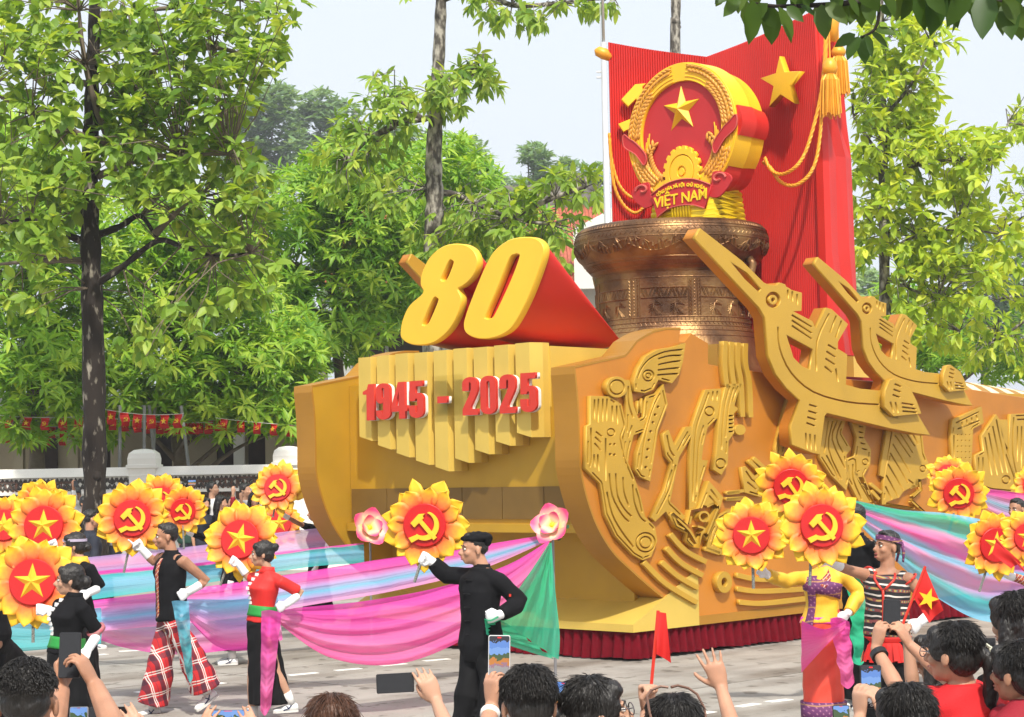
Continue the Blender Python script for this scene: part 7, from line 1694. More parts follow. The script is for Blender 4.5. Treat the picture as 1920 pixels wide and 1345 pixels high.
# ================================================================== SILK STREAMERS
def silk_mat(name, stops, alpha=.30):
    m = bpy.data.materials.new(name); m.use_nodes = True; t = m.node_tree; b = bsdf(m); out = t.nodes['Material Output']; MATS[name] = m
    a = t.nodes.new('ShaderNodeAttribute'); a.attribute_name = 'tint'; cr = t.nodes.new('ShaderNodeValToRGB')
    cr.color_ramp.elements[0].position = stops[0][0]; cr.color_ramp.elements[0].color = (*stops[0][1], 1); cr.color_ramp.elements[1].position = stops[-1][0]; cr.color_ramp.elements[1].color = (*stops[-1][1], 1)
    for p, c in stops[1:-1]: e = cr.color_ramp.elements.new(p); e.color = (*c, 1)
    tc = t.nodes.new('ShaderNodeTexCoord'); nz = t.nodes.new('ShaderNodeTexNoise'); nz.inputs['Scale'].default_value = 2.2; nz.inputs['Detail'].default_value = 4; t.links.new(tc.outputs['Object'], nz.inputs['Vector'])
    wv = mth(t, 'SINE', mth(t, 'ADD', mth(t, 'MULTIPLY', a.outputs['Fac'], 85.0), mth(t, 'MULTIPLY', nz.outputs['Fac'], 14.0))); bp = t.nodes.new('ShaderNodeBump'); bp.inputs['Strength'].default_value = .28; bp.inputs['Distance'].default_value = .008; t.links.new(wv, bp.inputs['Height']); t.links.new(bp.outputs[0], b.inputs['Normal'])
    t.links.new(mth(t, 'ADD', a.outputs['Fac'], mth(t, 'MULTIPLY', mth(t, 'SUBTRACT', nz.outputs['Fac'], .5), .16)), cr.inputs[0]); t.links.new(cr.outputs[0], b.inputs['Base Color']); b.inputs['Roughness'].default_value = .6; b.inputs['Specular IOR Level'].default_value = .2
    tr = t.nodes.new('ShaderNodeBsdfTranslucent'); t.links.new(cr.outputs[0], tr.inputs[0]); m1 = t.nodes.new('ShaderNodeMixShader'); m1.inputs[0].default_value = .5; t.links.new(bp.outputs[0], tr.inputs['Normal'])
    t.links.new(b.outputs[0], m1.inputs[1]); t.links.new(tr.outputs[0], m1.inputs[2])
    tp = t.nodes.new('ShaderNodeBsdfTransparent'); m2 = t.nodes.new('ShaderNodeMixShader'); m2.inputs[0].default_value = alpha
    t.links.new(m1.outputs[0], m2.inputs[1]); t.links.new(tp.outputs[0], m2.inputs[2]); t.links.new(m2.outputs[0], out.inputs[0]); return m
PK, LP, LIL, SB_, TE, GR, MAG = (.92, .13, .50), (.90, .36, .64), (.60, .42, .78), (.22, .60, .84), (.07, .56, .58), (.04, .55, .30), (.92, .09, .54)
silk_pink = silk_mat('pink_silk', [(0, MAG), (.3, PK), (.7, (.93, .24, .54)), (1, (.95, .14, .44))], .14)
silk_band = silk_mat('pink_lilac_silk', [(0, MAG), (.25, PK), (.45, LIL), (.62, SB_), (.8, LIL), (1, LP)], .18)
silk_blue = silk_mat('blue_lilac_silk', [(0, SB_), (.2, (.30, .52, .74)), (.5, LIL), (.75, LP), (.92, PK), (1, MAG)], .24)
silk_teal = silk_mat('teal_blue_silk', [(0, MAG), (.06, PK), (.12, TE), (.4, SB_), (.7, (.16, .5, .66)), (1, TE)], .2)
silk_lil = silk_mat('lilac_silk', [(0, LIL), (.5, LP), (.8, LIL), (.9, MAG), (1, MAG)], .25)
silk_green = silk_mat('green_silk', [(0, (.02, .42, .20)), (.5, (.04, .55, .28)), (1, (.06, .60, .36))], .12)
silk_right = silk_mat('many_coloured_silk', [(0, SB_), (.06, GR), (.22, TE), (.28, LP), (.42, PK), (.48, SB_), (.54, SB_), (.60, LP), (.70, LIL), (.80, TE), (.96, SB_), (1, SB_)], .16)
silk_aqua = silk_mat('aqua_silk', [(0, SB_), (.5, (.10, .52, .60)), (1, TE)], .2)
SG = 'silk streamers spread between the marchers'
def silk(label, top, bot, m, folds=9, amp=.05, nu=60, nv=36, pinch=0.0, name='silk_streamer', sag=0.0):
    T = [Vector(p) for p in catmull([tuple(at(*p)) for p in top], 12, False)]; B = [Vector(p) for p in catmull([tuple(at(*p)) for p in bot], 12, False)]
    def samp(P, t):
        L = [0]; 
        for a, b in zip(P[:-1], P[1:]): L.append(L[-1] + (b - a).length)
        x = t * L[-1]; i = min(np.searchsorted(L, x, side='right') - 1, len(P) - 2); i = max(i, 0); return P[i].lerp(P[i + 1], (x - L[i]) / max(L[i + 1] - L[i], 1e-6))
    vs = []; tint = []; ph = random.random() * 6
    TT = [samp(T, i / nu) for i in range(nu + 1)]; BB = [samp(B, i / nu) for i in range(nu + 1)]
    for i in range(nu + 1):
        u_ = i / nu; wdt = (TT[i] - BB[i]).length
        for j in range(nv + 1):
            v_ = j / nv; p = TT[i].lerp(BB[i], v_)
            a = amp * min(1, wdt * 1.2) * (math.sin(folds * v_ * 3.1 + ph + 1.6 * math.sin(2.2 * u_ + ph) + 2 * u_) + .5 * math.sin(folds * 2.3 * v_ + 3 * u_ + 2 * math.sin(4 * u_)) + .25 * math.sin(folds * 5.1 * v_ - 5 * u_))
            p = p + Vector((.1, -1, .15)) * a - ZV * (sag * math.sin(math.pi * u_) * v_); vs.append(p); tint.append(v_ + .015 * math.sin(9 * u_))
    w_ = nv + 1; idx = np.array([(i * w_ + j, i * w_ + j + 1, (i + 1) * w_ + j + 1, (i + 1) * w_ + j) for i in range(nu) for j in range(nv)], dtype=np.int32)
    me = fast_mesh(name, np.array([tuple(v) for v in vs]), idx, True, tint=tint); o = link_mesh(name, me, m); return tag(o, label, 'silk cloth', SG)
silk('broad hot pink silk sweeping from the right prow flower to the red bloused woman', [(1029, 1014, 20.2), (950, 1060, 18.9), (820, 1102, 18.0), (680, 1128, 17.5), (560, 1140, 17.2), (507, 1149, 16.95)], [(1031, 1020, 20.1), (1005, 1085, 19), (910, 1175, 18.1), (760, 1243, 17.5), (620, 1234, 17.2), (514, 1162, 16.95)], silk_pink, 8, .05)
silk('pink and lilac silk band above the broad pink one from the right prow flower', [(1029, 1002, 20.6), (880, 1026, 20), (720, 1048, 19.6), (560, 1074, 19.4), (400, 1098, 19.2), (160, 1128, 19)], [(1030, 1013, 20.5), (900, 1068, 19.8), (740, 1108, 19.4), (600, 1132, 19.2), (420, 1162, 19.0), (160, 1186, 18.8)], silk_band, 7, .03)
silk('pale blue and lilac silk hanging between the tartan man and the red bloused woman', [(334, 1124, 17.9), (400, 1124, 17.9), (450, 1124, 18), (520, 1118, 18.2)], [(336, 1140, 17.9), (400, 1208, 18), (460, 1220, 18.1), (530, 1200, 18.2)], silk_blue, 8, .04, 40)
silk('lilac and pink silk spread behind the tartan man down to the road', [(470, 1118, 19.2), (340, 1122, 19.3), (230, 1126, 19.3), (150, 1130, 19.2)], [(470, 1214, 18.9), (340, 1228, 19), (230, 1214, 19), (140, 1180, 18.9)], silk_blue, 8, .04, 40)
silk('teal blue silk band with pink hem from the left prow flower to the left marchers', [(682, 1018, 24.2), (590, 1028, 23.6), (460, 1046, 23), (320, 1062, 22.6), (150, 1076, 22.3)], [(683, 1056, 24.0), (590, 1062, 23.4), (460, 1082, 22.8), (320, 1104, 22.3), (150, 1128, 22)], silk_teal, 6, .03)
silk('lilac silk band behind the teal one beside the left prow', [(606, 990, 26), (500, 1002, 25.4), (380, 1022, 25), (160, 1046, 24.6)], [(640, 1028, 25.6), (500, 1044, 25), (380, 1060, 24.6), (150, 1080, 24.2)], silk_lil, 6, .03)
silk('aqua silk low at the left edge behind the green sashed woman', [(-30, 1140, 17.5), (60, 1150, 17.4), (190, 1140, 17.4)], [(-30, 1226, 17.2), (60, 1220, 17.2), (190, 1208, 17.2)], silk_aqua, 6, .04, 30)
silk('green silk falling from the right prow flower to the beret man and the road', [(1030, 1018, 20.0), (1002, 1062, 18.4), (966, 1112, 16.2), (928, 1156, 14.45)], [(1034, 1018, 20.0), (1042, 1110, 19.6), (1048, 1190, 19.2), (1046, 1238, 18.9)], silk_green, 8, .06, 40)
silk('green silk bunch gathered at the hip of the beret man', [(908, 1160, 14.1), (920, 1162, 14.05), (932, 1156, 14.1)], [(912, 1190, 14.15), (950, 1208, 15.5), (1040, 1236, 18.7)], silk_green, 9, .05, 30)
silk('narrow blue cloth hanging from the hand of the tartan man', [(322, 1128, 17.55), (336, 1126, 17.5), (354, 1128, 17.55)], [(352, 1276, 17.5), (357, 1280, 17.45), (362, 1272, 17.5)], silk_aqua, 7, .03, 24, 40)
silk('narrow magenta cloth hanging from the hip of the red bloused woman', [(490, 1146, 16.75), (506, 1144, 16.6), (528, 1150, 16.7)], [(488, 1332, 16.7), (497, 1342, 16.6), (508, 1325, 16.7)], silk_pink, 7, .03, 24, 40)
silk('magenta shawl end hanging from the waist of the woman in yellow', [(1556, 1160, 14.9), (1576, 1158, 14.85), (1592, 1166, 14.9)], [(1578, 1282, 14.85), (1590, 1292, 14.8), (1602, 1280, 14.9)], silk_pink, 7, .03, 24, 40)
silk('sheer pink shawl drawn across the hips of the woman in yellow', [(1586, 1164, 14.82), (1545, 1180, 14.75), (1503, 1164, 14.9)], [(1586, 1176, 14.82), (1545, 1215, 14.75), (1502, 1262, 14.9)], silk_pink, 6, .015, 24, 24)
silk('green cloth hanging behind the woman in yellow', [(1588, 1085, 16.2), (1606, 1080, 16.2), (1622, 1090, 16.2)], [(1600, 1240, 16.1), (1612, 1248, 16.1), (1626, 1236, 16.1)], silk_green, 7, .04, 24, 40)
silk('many coloured silk sweeping from behind the black clad marcher to the right edge', [(1602, 938, 18.6), (1690, 955, 18.4), (1780, 962, 18.3), (1880, 985, 18.2), (1990, 1020, 18)], [(1612, 985, 18.6), (1680, 1052, 18.4), (1770, 1128, 18.3), (1860, 1168, 18.2), (1990, 1150, 18)], silk_right, 8, .05)
silk('green and pink silk band behind the young man at the right edge', [(1836, 916, 22.5), (1880, 920, 22.3), (1990, 936, 22)], [(1832, 944, 22.5), (1885, 970, 22.3), (1990, 990, 22)], silk_band, 6, .03, 30)
# cloth lotus flowers fixed on poles beside the prows
lot_m = None
m, t, b = nodes_of('lotus_petal', .5); tc = t.nodes.new('ShaderNodeTexCoord'); s_ = t.nodes.new('ShaderNodeSeparateXYZ'); t.links.new(tc.outputs['Object'], s_.inputs[0]); cr = t.nodes.new('ShaderNodeValToRGB')
cr.color_ramp.elements[0].position = .05; cr.color_ramp.elements[0].color = (.85, .60, .05, 1); cr.color_ramp.elements[1].position = .85; cr.color_ramp.elements[1].color = (.80, .06, .20, 1); e = cr.color_ramp.elements.new(.42); e.color = (.86, .60, .38, 1)
t.links.new(s_.outputs[1], cr.inputs[0]); t.links.new(cr.outputs[0], b.inputs['Base Color']); lot_m = m
def lot_petal():
    vs = []; n_ = 7; 
    for i in range(n_ + 1):
        tt = i / n_; w_ = .48 * math.sin(math.pi * (tt * .86 + .10)) ** .8
        for s_ in (-1, -.5, 0, .5, 1): vs.append((s_ * w_, tt, .22 * tt * tt + .12 * abs(s_) * w_ + .03 * math.sin(7 * s_ + 4 * tt)))
    return fast_mesh('petal', vs, np.array([(i * 5 + j, i * 5 + j + 1, i * 5 + j + 6, i * 5 + j + 5) for i in range(n_) for j in range(4)], dtype=np.int32), True)
lp_me = lot_petal(); lp_me.materials.append(lot_m)
def lotus(label, px, py, Y, d_px, n, roll):
    c = at(px, py, Y); nv = Vector(n).normalized(); x = ZV.cross(nv).normalized(); y = nv.cross(x); s_ = d_px * .5 * mpp(Y)
    root = thing('cloth_flower', label, 'fabric flower', (0, 0, 0), 'pink and yellow cloth flowers tying the silks to the float'); B = basis(c, x * s_, y * s_, nv * s_); root.matrix_world = B; root.matrix_basis = B
    for lay, (n_, sc_l, lift) in enumerate(((5, 1.08, .08), (4, .72, .42))):
        for k in range(n_):
            o = bpy.data.objects.new('petal', lp_me); COL.objects.link(o); o.parent = root
            o.matrix_local = Matrix.Rotation(2 * math.pi * (k + lay * .5) / n_ + roll, 4, 'Z') @ Matrix.Rotation(lift, 4, 'X') @ Matrix.Diagonal((sc_l * 1.1, sc_l, sc_l, 1)) @ Matrix.Translation((0, .04, .03 * k % 2 * .1))
    mb = MB(); mb.ell((0, 0, .06), .14, .14, .10); mb.build('flower_centre', lemon, root, True)
    g = MB()
    for k in range(5): a = k * 1.3; g.rings([[Vector((math.cos(a) * r - math.sin(a) * w_ * .1, math.sin(a) * r + math.cos(a) * w_ * .1, -.18 - .1 * r)) for w_ in (-1, 1)] + [Vector((math.cos(a) * r + math.sin(a) * .0, math.sin(a) * r, -.21 - .1 * r))] for r in (.1, .5, .8)])
    g.build('leaf_tuft', mat('dark_green_leaf', (.03, .10, .03), .6), root)
    return root
lotus('pink and yellow cloth flower tied in front of the right prow', 1036, 985, 20.3, 74, (-.5, -.95, .4), .3)
lotus('pink and yellow cloth flower tied in front of the left prow', 693, 990, 24.2, 68, (.5, -.95, .35), 1.0)
# carrying poles for them
for (px, py, Y, lab) in ((1036, 1000, 20.45, 'slim pole holding the cloth flower before the right prow'), (694, 1004, 24.35, 'slim pole holding the cloth flower before the left prow')):
    p = at(px, py, Y); mb = MB(); mb.tube([(p.x, p.y, 0), (p.x, p.y, p.z)], .016, 7); tag(mb.build('flower_pole', prop_m), lab, 'pole', 'slim poles under the cloth flowers')

# ================================================================== FAR SPECTATORS
FG = 'spectators along the far wall'
def spec(label, px, py, face, shirt, fem=False, Y=32.2, z=.60, up=None, hair='short', k=1.66, cap=False):
    hc = at(px, py, Y); J = dict(head=(px, py)); 
    hip = Vector((hc.x, Y, hc.z - .68)); f_ = lambda p: None
    kw = dict(h=k)
    # joints through world positions: pixel rows from the height differences
    def pxl(v): d = v - CAM; zc = d.dot(_F); return (CX + F_PX * d.dot(_R) / zc, CY - F_PX * d.dot(_U) / zc, v.y - Y)
    J['hip'] = pxl(hip)
    for key, s_ in (('l', -1), ('r', 1)):
        J['an_' + key] = pxl(Vector((hc.x + .08 * s_, Y, z + .09))); J['kn_' + key] = pxl(Vector((hc.x + .09 * s_, Y - .02, (z + hip.z) / 2)))
    hands = {}
    if up:
        key, (ax, ay) = up; w_ = at(ax, ay, Y - .25); J['wr_' + key] = pxl(w_); J['el_' + key] = pxl(w_.lerp(hc, .3) - ZV * .22); hands = {key: dict(kind='phone', d=(0, -.1, 1), pn=(0, 1, 0))}
    r, D = person(label, Y, J, face, None, k, fem, random.choice([skin, skin3, skin2]), hair, None, FG, dict(m=shirt, sleeve=random.choice([.6, 1.8]), hem=-.1), dict(kind='pants', m=navyc, w=(.075, .07)), False, hands, False, 0, True)
    if cap:
        H = D['H']; mb = MB(); mb.ell(H(0, -.01, .06), .088, .104, .075, H.B, 14, 8); mb.ell(H(0, .105, .05), .06, .06, .012, H.B, 12, 6); mb.build('cap', mat('grey_cap', (.05, .055, .06), .8), r, True)
    return r, D
sa, Da = spec('spectator in grey cap and white sleeve filming over the crowd left of the dark trunk', 143, 929, (.3, -.9, .1), whitec, up=('l', (138, 913)), cap=True)
spec('man with short black hair and white shirt looking right before the white wall', 399, 917, (.95, -.3, .1), whitec)
spec('dark haired woman in black below the white shirted man', 415, 943, (.9, -.4, 0), blk, True, 31.9, .35, hair='long')
spec('man in white with raised fingers before the lattice window', 460, 920, (.9, -.4, 0), whitec, up=('r', (452, 936)))
spec('spectator with one bare arm stretched up right of the white shirted man', 434, 944, (.4, -.9, .1), maroon_t, up=('l', (437, 925)), Y=31.9, z=.35)
spec('spectator holding a blue phone high behind the small hammer sign', 352, 940, (.1, -1, .1), dgreen, up=('l', (360, 915)))
spec('spectator in dark top between the star sign and the white shirted man', 384, 946, (.6, -.7, 0), navyc, True, 31.9, .35, hair='long')
spec('spectator with face turned right peering past the trunk', 160, 944, (.8, -.5, 0), blk, False, 31.7, .35)
spec('spectator in red before the post next to the left prow', 476, 938, (.5, -.8, 0), red_t, True, 31.9, .35, hair='long')
spec('spectator behind the left edge flower signs', 28, 942, (.6, -.7, 0), greyc, False, 32.2, .45)
spec('spectator in grey behind the hammer sign of the tartan man', 214, 944, (.5, -.8, 0), greyc, True, 32.0, .45, hair='long')
person('man in dark navy suit seen from behind before the dark trunk', 25.0, dict(head=(171, 974)), (.75, .45, 0), (.75, .45, 0), 1.72, False, skin, 'crew', None, FG, dict(m=navyc, sleeve=1.9, hem=-.2, collar=True), dict(kind='pants', m=navyc), False, {}, False, 1)

# ================================================================== PHONES AND HAND FLAGS
screen_pic = None
def phone_screen(name, seedv):
    m, t, b = nodes_of(name, .15); tc = t.nodes.new('ShaderNodeTexCoord'); s_ = t.nodes.new('ShaderNodeSeparateXYZ'); t.links.new(tc.outputs['Object'], s_.inputs[0])
    nz = t.nodes.new('ShaderNodeTexNoise'); nz.inputs['Scale'].default_value = 70; mp = t.nodes.new('ShaderNodeMapping'); mp.inputs['Location'].default_value = (seedv, seedv, 0); t.links.new(tc.outputs['Object'], mp.inputs[0]); t.links.new(mp.outputs[0], nz.inputs['Vector'])
    y = mth(t, 'ADD', mth(t, 'ADD', mth(t, 'MULTIPLY', s_.outputs[2], 6.6), .5), mth(t, 'MULTIPLY', mth(t, 'SUBTRACT', nz.outputs['Fac'], .5), .30)); cr = t.nodes.new('ShaderNodeValToRGB'); cr.color_ramp.interpolation = 'CONSTANT'
    el = cr.color_ramp.elements; el[0].position = 0; el[0].color = (.01, .01, .012, 1); el[1].position = .86; el[1].color = (.02, .02, .025, 1)
    for p, c in ((.13, (.30, .28, .27)), (.30, (.30, .16, .20)), (.36, (.50, .18, .03)), (.46, (.05, .09, .03)), (.58, (.16, .30, .62)), (.72, (.10, .22, .55))): e = el.new(p); e.color = (*c, 1)
    t.links.new(y, cr.inputs[0]); b.inputs['Base Color'].default_value = (.01, .01, .012, 1); t.links.new(cr.outputs[0], b.inputs['Emission Color']); b.inputs['Emission Strength'].default_value = 1.0; return m
scr = [phone_screen('phone_screen', 1.3), phone_screen('phone_screen_two', 4.1)]
dark_scr = mat('dark_phone_glass', (.012, .012, .014), .12, 0, .2, 3, spec=.6); case_m = mat('phone_case', (.02, .02, .022), .35); case_w = mat('pale_phone_case', (.55, .55, .55), .35); rec_m = mat('record_red', (.7, .02, .02), .4)
def phone(label, px, py, Y, w_px, h_px, n=(0, -1, .1), roll=0.0, on=0, case=None):
    """w_px, h_px: apparent size in photo pixels"""
    c = at(px, py, Y); nv = Vector(n).normalized(); x = ZV.cross(nv).normalized(); y = nv.cross(x); x, y = x * math.cos(roll) + y * math.sin(roll), y * math.cos(roll) - x * math.sin(roll)
    hw, hh = w_px * .5 * mpp(Y), h_px * .5 * mpp(Y); root = thing('smartphone', label, 'phone', c, 'phones held up by the spectators')
    B = basis(c, x, y, nv); r_ = .18 * min(hw, hh)
    link_mesh('phone_case', plate('phone_case', [rrect(-hw, -hh, hw, hh, r_)], .010, B @ Matrix.Translation((0, 0, -.006)), bevel=.0015), case or case_m, root)
    e = .92; me = plate('screen', [rrect(-hw * e, -hh * (1 - (1 - e) * min(hw, hh) / max(hw, hh) * 1.0), hw * e, hh * (1 - (1 - e) * min(hw, hh) / max(hw, hh)), r_ * .8)], .0012, B @ Matrix.Translation((0, 0, .0042)))
    link_mesh('screen', me, scr[on % 2] if on >= 0 else dark_scr, root)
    if on >= 0:
        link_mesh('record_mark', plate('record_mark', [rrect(-hw * .18, hh * .86, hw * .18, hh * .92, hh * .02)], .0006, B @ Matrix.Translation((0, 0, .0056))), rec_m, root)
        link_mesh('shutter_ring', plate('shutter_ring', [circle2((0, -hh * .84), min(hw, hh) * .13, 16), circle2((0, -hh * .84), min(hw, hh) * .08, 16)], .0006, B @ Matrix.Translation((0, 0, .0056))), white_edge, root)
    return root
def hand_flag(label, corners, Y, stick, starred=False):
    c0 = at(*corners[0], Y); root = thing('hand_flag', label, 'hand flag', c0, 'little red flags waved by hand')
    P = [at(x, y, Y) for x, y in corners]; n_ = 10; vs = []
    for i in range(n_ + 1):
        for j in range(n_ + 1):
            a, b = i / n_, j / n_; p = P[0].lerp(P[1], a).lerp(P[3].lerp(P[2], a), b); vs.append(p + Vector((0, -1, 0)) * (.012 * math.sin(5 * a + 2 * b) * b))
    m_ = n_ + 1; link_mesh('flag_cloth', fast_mesh('flag_cloth', np.array([tuple(v) for v in vs]), np.array([(i * m_ + j, i * m_ + j + 1, (i + 1) * m_ + j + 1, (i + 1) * m_ + j) for i in range(n_) for j in range(n_)], dtype=np.int32), True), flag_red, root)
    a, b = at(stick[0], stick[1], Y), at(stick[2], stick[3], Y); mb = MB(); mb.tube([a, b], .006, 6); mb.build('stick', red_letter, root)
    if starred:
        cen = (P[0] + P[1] + P[2] + P[3]) / 4; ax = (P[1] - P[0]).normalized(); n = Vector((0, -1, 0)); r_ = .24 * (P[3] - P[0]).length
        link_mesh('star', plate('star', [star2((0, 0), r_, .35)], .002, basis(cen + Vector((0, -.018, 0)), (1, 0, 0), (0, 0, 1))), yellow, root)
    return root
# ================================================================== NEAR SPECTATORS
NG = 'spectators in the front row'
def near(label, Y, J, face, h=1.62, fem=False, sk=None, hair='short', hairm=None, top=None, hands=None, strand=500, bface=None, headup=None):
    return person(label, Y, J, face, bface, h, fem, sk, hair, hairm, NG, dict(m=top or greyc, sleeve=.55, hem=-.1, fold=.006), dict(kind='pants', m=navyc, w=(.08, .08)), False, hands, False, 2, True, strand, headup=headup)
AW = (-.25, .97, .05)   # looking away from the camera, towards the float
# bottom left: cropped head, phone in both hands
near('man with cropped black hair at the lower left filming with both hands raised', 5.5, dict(head=(52, 1318), el_l=(96, 1372, .30), wr_l=(116, 1296, .55), el_r=(224, 1388, .25), wr_r=(178, 1285, .50)), (-.1, .98, .1), 1.68, False, skin2, 'crew', None, greyc, dict(l=dict(kind='phone', d=(-.15, .1, .9), pn=(.9, .1, .15), t=-1), r=dict(kind='phone', d=(-.45, .0, .85), pn=(-.85, .2, -.25), t=1)), 900)
phone('black phone held upright by the cropped haired man at the lower left', 131, 1229, 6.02, 40, 84, (.05, -1, .12), -.02, -1)
# brown hair top
near('spectator with brown hair whose crown shows at the bottom edge', 6.2, dict(head=(622, 1368)), AW, 1.55, True, skin3, 'long', hair_br, maroon_t, {}, 400)
# landscape phone
near('spectator below the frame with one arm raised to a landscape phone', 6.3, dict(head=(905, 1470), el_l=(852, 1400, .2), wr_l=(818, 1315, .4), sh_l=(870, 1540, .0)), AW, 1.55, True, skin3, 'long', None, whitec, dict(l=dict(kind='flat', d=(-.42, .05, .9), pn=(-.3, .93, .2), t=-1, s=1.0)), 100)
phone('black phone held sideways before the road, its screen dim', 741, 1281, 6.72, 70, 36, (.05, -1, .1), .03, -1)
# upright phone with bright screen, wrist band
r_, D_ = near('man with thick black hair and a white wrist band filming with one raised hand', 5.9, dict(head=(991, 1322), el_l=(898, 1425, .25), wr_l=(922, 1326, .48)), (-.15, .98, .05), 1.62, False, skin, 'short', None, navyc, dict(l=dict(kind='phone', d=(-.02, .05, 1), pn=(.75, .6, .1), t=-1)), 1100)
tube_part(r_, 'wrist_band', white_edge, [D_['wr']['l'].lerp(D_['el']['l'], .10), D_['wr']['l'].lerp(D_['el']['l'], .17)], .034, 14)
phone('pale edged phone with bright screen held upright before the beret man', 936, 1233, 6.42, 41, 82, (.03, -1, .1), -.03, 0, case_w)
phone('phone with lit screen half hidden behind the thick black hair', 1054, 1308, 6.6, 30, 58, (-.05, -1, .1), -.08, 1)
near('spectator hidden behind the thick haired man holding a phone', 6.4, dict(head=(1068, 1440), el_r=(1062, 1420, .1), wr_r=(1058, 1352, .25)), AW, 1.5, False, skin, 'short', None, greyc, dict(r=dict(kind='phone', d=(0, .05, 1), pn=(0, .9, .1))), 0)
# woman with glasses
r_, D_ = near('woman with black hair and thin rimmed glasses turned to the right', 6.0, dict(head=(1120, 1338), el_r=(1210, 1420, .1), wr_r=(1213, 1332, .2)), (.88, .25, .12), 1.58, True, skin3, 'lowbun', None, whitec, dict(r=dict(kind='fist', d=(.0, .05, 1), pn=(.5, -.75, .1), t=1)), 700, bface=(.3, .95, 0))
H = D_['H']; gm = mat('glasses_rim', (.10, .09, .10), .3, .3); lensm = glass
mb = MB()
for s_ in (1, -1):
    mb.tube([H(s_ * (.036 + .027 * math.cos(a)), .108, .0 + .021 * math.sin(a)) for a in [i * .449 for i in range(15)]], .0022, 5); mb.tube([H(s_ * .062, .104, .006), H(s_ * .080, .05, .010), H(s_ * .083, -.01, .006)], .0022, 5)
mb.tube([H(-.01, .110, .004), H(.01, .110, .004)], .0022, 5); mb.build('glasses', gm, r_)
hand_flag('folded plain red flag held up over the woman with glasses', [(1232, 1147), (1249, 1150), (1258, 1243), (1230, 1226)], 6.25, (1234, 1145, 1217, 1330))
# sunglasses on top of a head
r_, D_ = near('spectator with brown sunglasses pushed up on black hair at the bottom edge', 5.9, dict(head=(1262, 1372)), AW, 1.55, True, skin, 'long', None, dgreen, {}, 500)
H = D_['H']; br = mat('brown_glasses', (.16, .085, .06), .3, .2); mb = MB()
for s_ in (1, -1): mb.tube([H(s_ * .005, .03, .142), H(s_ * .03, .035, .146), H(s_ * .066, .03, .136), H(s_ * .088, .005, .118), H(s_ * .096, -.04, .08), H(s_ * .094, -.06, .05)], .0045, 6)
mb.build('sunglasses', br, r_)
# waving hand
near('spectator below the frame waving an open hand', 6.2, dict(head=(1432, 1500), el_l=(1385, 1402, .15), wr_l=(1352, 1290, .30), sh_l=(1420, 1540, 0)), AW, 1.5, True, skin, 'long', None, maroon_t, dict(l=dict(kind='wave', d=(-.30, .05, .95), pn=(.1, .98, .1), t=-1, s=1.06)), 0)
# phone pair right of centre
near('black haired spectator low at the bottom filming with both hands', 6.0, dict(head=(1698, 1352), el_l=(1598, 1412, .2), wr_l=(1612, 1345, .42), el_r=(1676, 1420, .2), wr_r=(1660, 1346, .40)), AW, 1.58, True, skin3, 'long', None, blk, dict(l=dict(kind='phone', d=(.02, .05, 1), pn=(.8, .55, .1), t=-1), r=dict(kind='phone', d=(-.3, .05, .9), pn=(-.7, .6, .1), t=1)), 700)
phone('phone with bright blue sky on its screen held low at the right', 1633, 1288, 6.5, 39, 80, (.02, -1, .1), -.03, 0)
phone('phone at the bottom edge left of the blue screened one', 1577, 1340, 6.2, 31, 34, (0, -1, .1), .0, 1)
# woman in red shirt, pony tail and clip
rR, DR = near('woman in red shirt with black pony tail and pale hair clip raising a phone', 7.1, dict(head=(1786, 1226), neck=(1806, 1290), hip=(1828, 1545), sh_l=(1728, 1312, .05), sh_r=(1868, 1322, .05), el_l=(1686, 1296, .32), wr_l=(1642, 1216, .50), el_r=(1776, 1272, .42), wr_r=(1706, 1210, .52)), (-.72, .66, .06), 1.60, True, skin, 'pony', None, red_t, dict(l=dict(kind='phone', d=(.22, .0, .95), pn=(.8, .5, .1), t=-1), r=dict(kind='phone', d=(-.45, .0, .85), pn=(-.75, .5, .1), t=1)), 900, bface=(-.3, .95, 0))
H = DR['H']; clip = mat('pale_hair_clip', (.62, .62, .50), .25); mb = MB()
c0 = [H(.062, -.10, .045), H(.085, -.115, .03), H(.088, -.13, -.045), H(.07, -.118, -.055), H(.058, -.108, -.02), H(.062, -.10, .045)]
mb.tube(c0, .0075, 6); mb.build('hair_clip', clip, rR)
mb = MB(); w0, w1 = DR['wr']['l'], DR['el']['l']; mb.tube([w0.lerp(w1, .10), w0.lerp(w1, .20)], .036, 14); mb.build('watch_band', case_m, rR)
mb = MB()
for s_ in (1, -1): mb.tube([H(s_ * (.036 + .026 * math.cos(a)), .108, .02 * math.sin(a)) for a in [i * .449 for i in range(15)]], .002, 5); mb.tube([H(s_ * .06, .105, .004), H(s_ * .08, .04, .008), H(s_ * .083, -.01, .004)], .002, 5)
mb.build('glasses', gm, rR)
phone('black phone held high by the woman in the red shirt', 1672, 1158, 7.65, 33, 66, (.15, -1, .1), -.10, -1)
hand_flag('small red flag with yellow star tilted above the black phone at the right', [(1734, 1063), (1710, 1116), (1742, 1168), (1768, 1144)], 7.9, (1735, 1062, 1692, 1172), True)
near('spectator mostly hidden behind the woman in red, fist holding the flag stick', 7.9, dict(head=(1756, 1234), el_l=(1712, 1290, .0), wr_l=(1702, 1206, .0)), (-.6, .75, 0), 1.5, True, skin3, 'long', None, whitec, dict(l=dict(kind='fist', d=(-.25, -.1, .95), pn=(.6, -.7, 0), t=1)), 0)
hand_flag('red flag swept across the star sign at the right edge', [(1868, 1012), (1860, 1038), (1895, 1066), (1915, 1056)], 9.5, (1866, 1010, 1925, 1075))
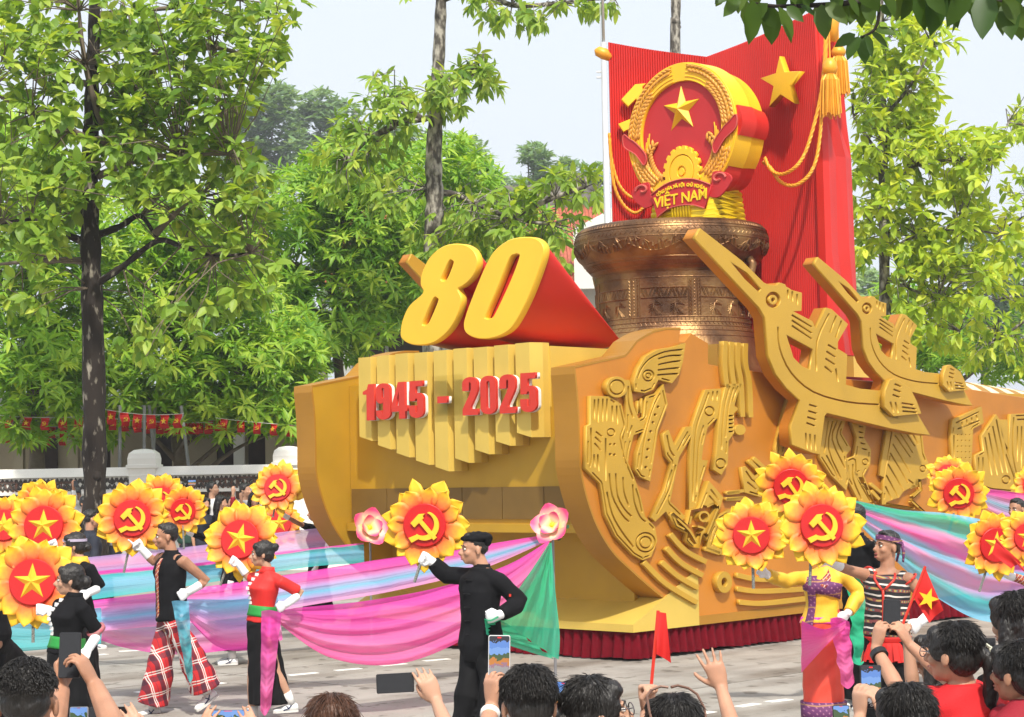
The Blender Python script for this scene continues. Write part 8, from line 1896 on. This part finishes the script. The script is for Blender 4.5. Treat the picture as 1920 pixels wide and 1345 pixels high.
# far right pair
near('spectator with long black hair standing at the right edge', 7.6, dict(head=(1904, 1168)), (-.5, .85, 0), 1.66, True, skin3, 'long', None, blk, {}, 700)
near('woman in maroon shirt with hair tied low at the right edge', 6.9, dict(head=(1908, 1262), neck=(1930, 1316), el_l=(1868, 1330, .3), wr_l=(1790, 1256, .5), sh_l=(1880, 1350, .05)), (-.62, .76, .05), 1.58, True, skin2, 'lowbun', None, maroon_t, dict(l=dict(kind='flat', d=(-.7, .1, .6), pn=(.3, .9, .1), t=-1)), 900)
phone('dark phone held sideways behind the woman in red at the right', 1836, 1212, 7.5, 60, 30, (-.2, -1, .1), .0, -1)
# hands and phones along the bottom left
near('spectator below the frame holding a phone sideways under the tartan man', 6.0, dict(head=(330, 1510), el_r=(286, 1440, .1), wr_r=(268, 1386, .25), el_l=(190, 1450, .1), wr_l=(180, 1404, .25), sh_l=(270, 1540, 0), sh_r=(390, 1540, 0)), AW, 1.5, True, skin3, 'long', None, greyc, dict(r=dict(kind='flat', d=(-.5, .0, .8), pn=(-.4, .9, .1), t=1), l=dict(kind='flat', d=(.3, 0, .9), pn=(.4, .9, 0), t=-1)), 0)
phone('phone held sideways at the bottom edge under the tartan man', 206, 1346, 6.35, 78, 40, (0, -1, .1), .0, -1)
phone('phone at the bottom edge beside the cropped haired man', 148, 1346, 6.15, 34, 40, (0, -1, .1), .0, 1, case_w)
near('spectator below the frame holding a phone sideways under the red bloused woman', 6.0, dict(head=(436, 1500), el_r=(500, 1450, .1), wr_r=(482, 1394, .25), el_l=(350, 1450, .1), wr_l=(374, 1394, .25)), AW, 1.5, True, skin, 'long', None, whitec, dict(r=dict(kind='flat', d=(-.4, .0, .9), pn=(-.4, .9, .1), t=1), l=dict(kind='flat', d=(.4, 0, .9), pn=(.4, .9, 0), t=-1)), 0)
phone('phone held sideways at the bottom edge under the red bloused woman', 428, 1350, 6.4, 84, 36, (0, -1, .1), .0, 1)
# blue phone of a far spectator, grey phone of the capped one
phone('tiny blue phone held high before the white wall', 360, 905, 31.9, 15, 9, (0, -1, .1), 0, 0)
phone('tiny dark phone held high left of the dark trunk', 142, 907, 31.9, 8, 12, (0, -1, .1), 0, -1)

# ================================================================== AIR
hz = MB(); hz.box((10, 125, 24.0), (420, 262, 52.0)); hm = bpy.data.materials.new('haze'); hm.use_nodes = True; t = hm.node_tree; t.nodes.clear()
vo = t.nodes.new('ShaderNodeVolumePrincipled'); vo.inputs['Color'].default_value = (.93, .96, 1, 1); vo.inputs['Density'].default_value = .0008; vo.inputs['Anisotropy'].default_value = .2
out = t.nodes.new('ShaderNodeOutputMaterial'); t.links.new(vo.outputs[0], out.inputs['Volume']); tag(hz.build('haze', hm), kind='stuff')
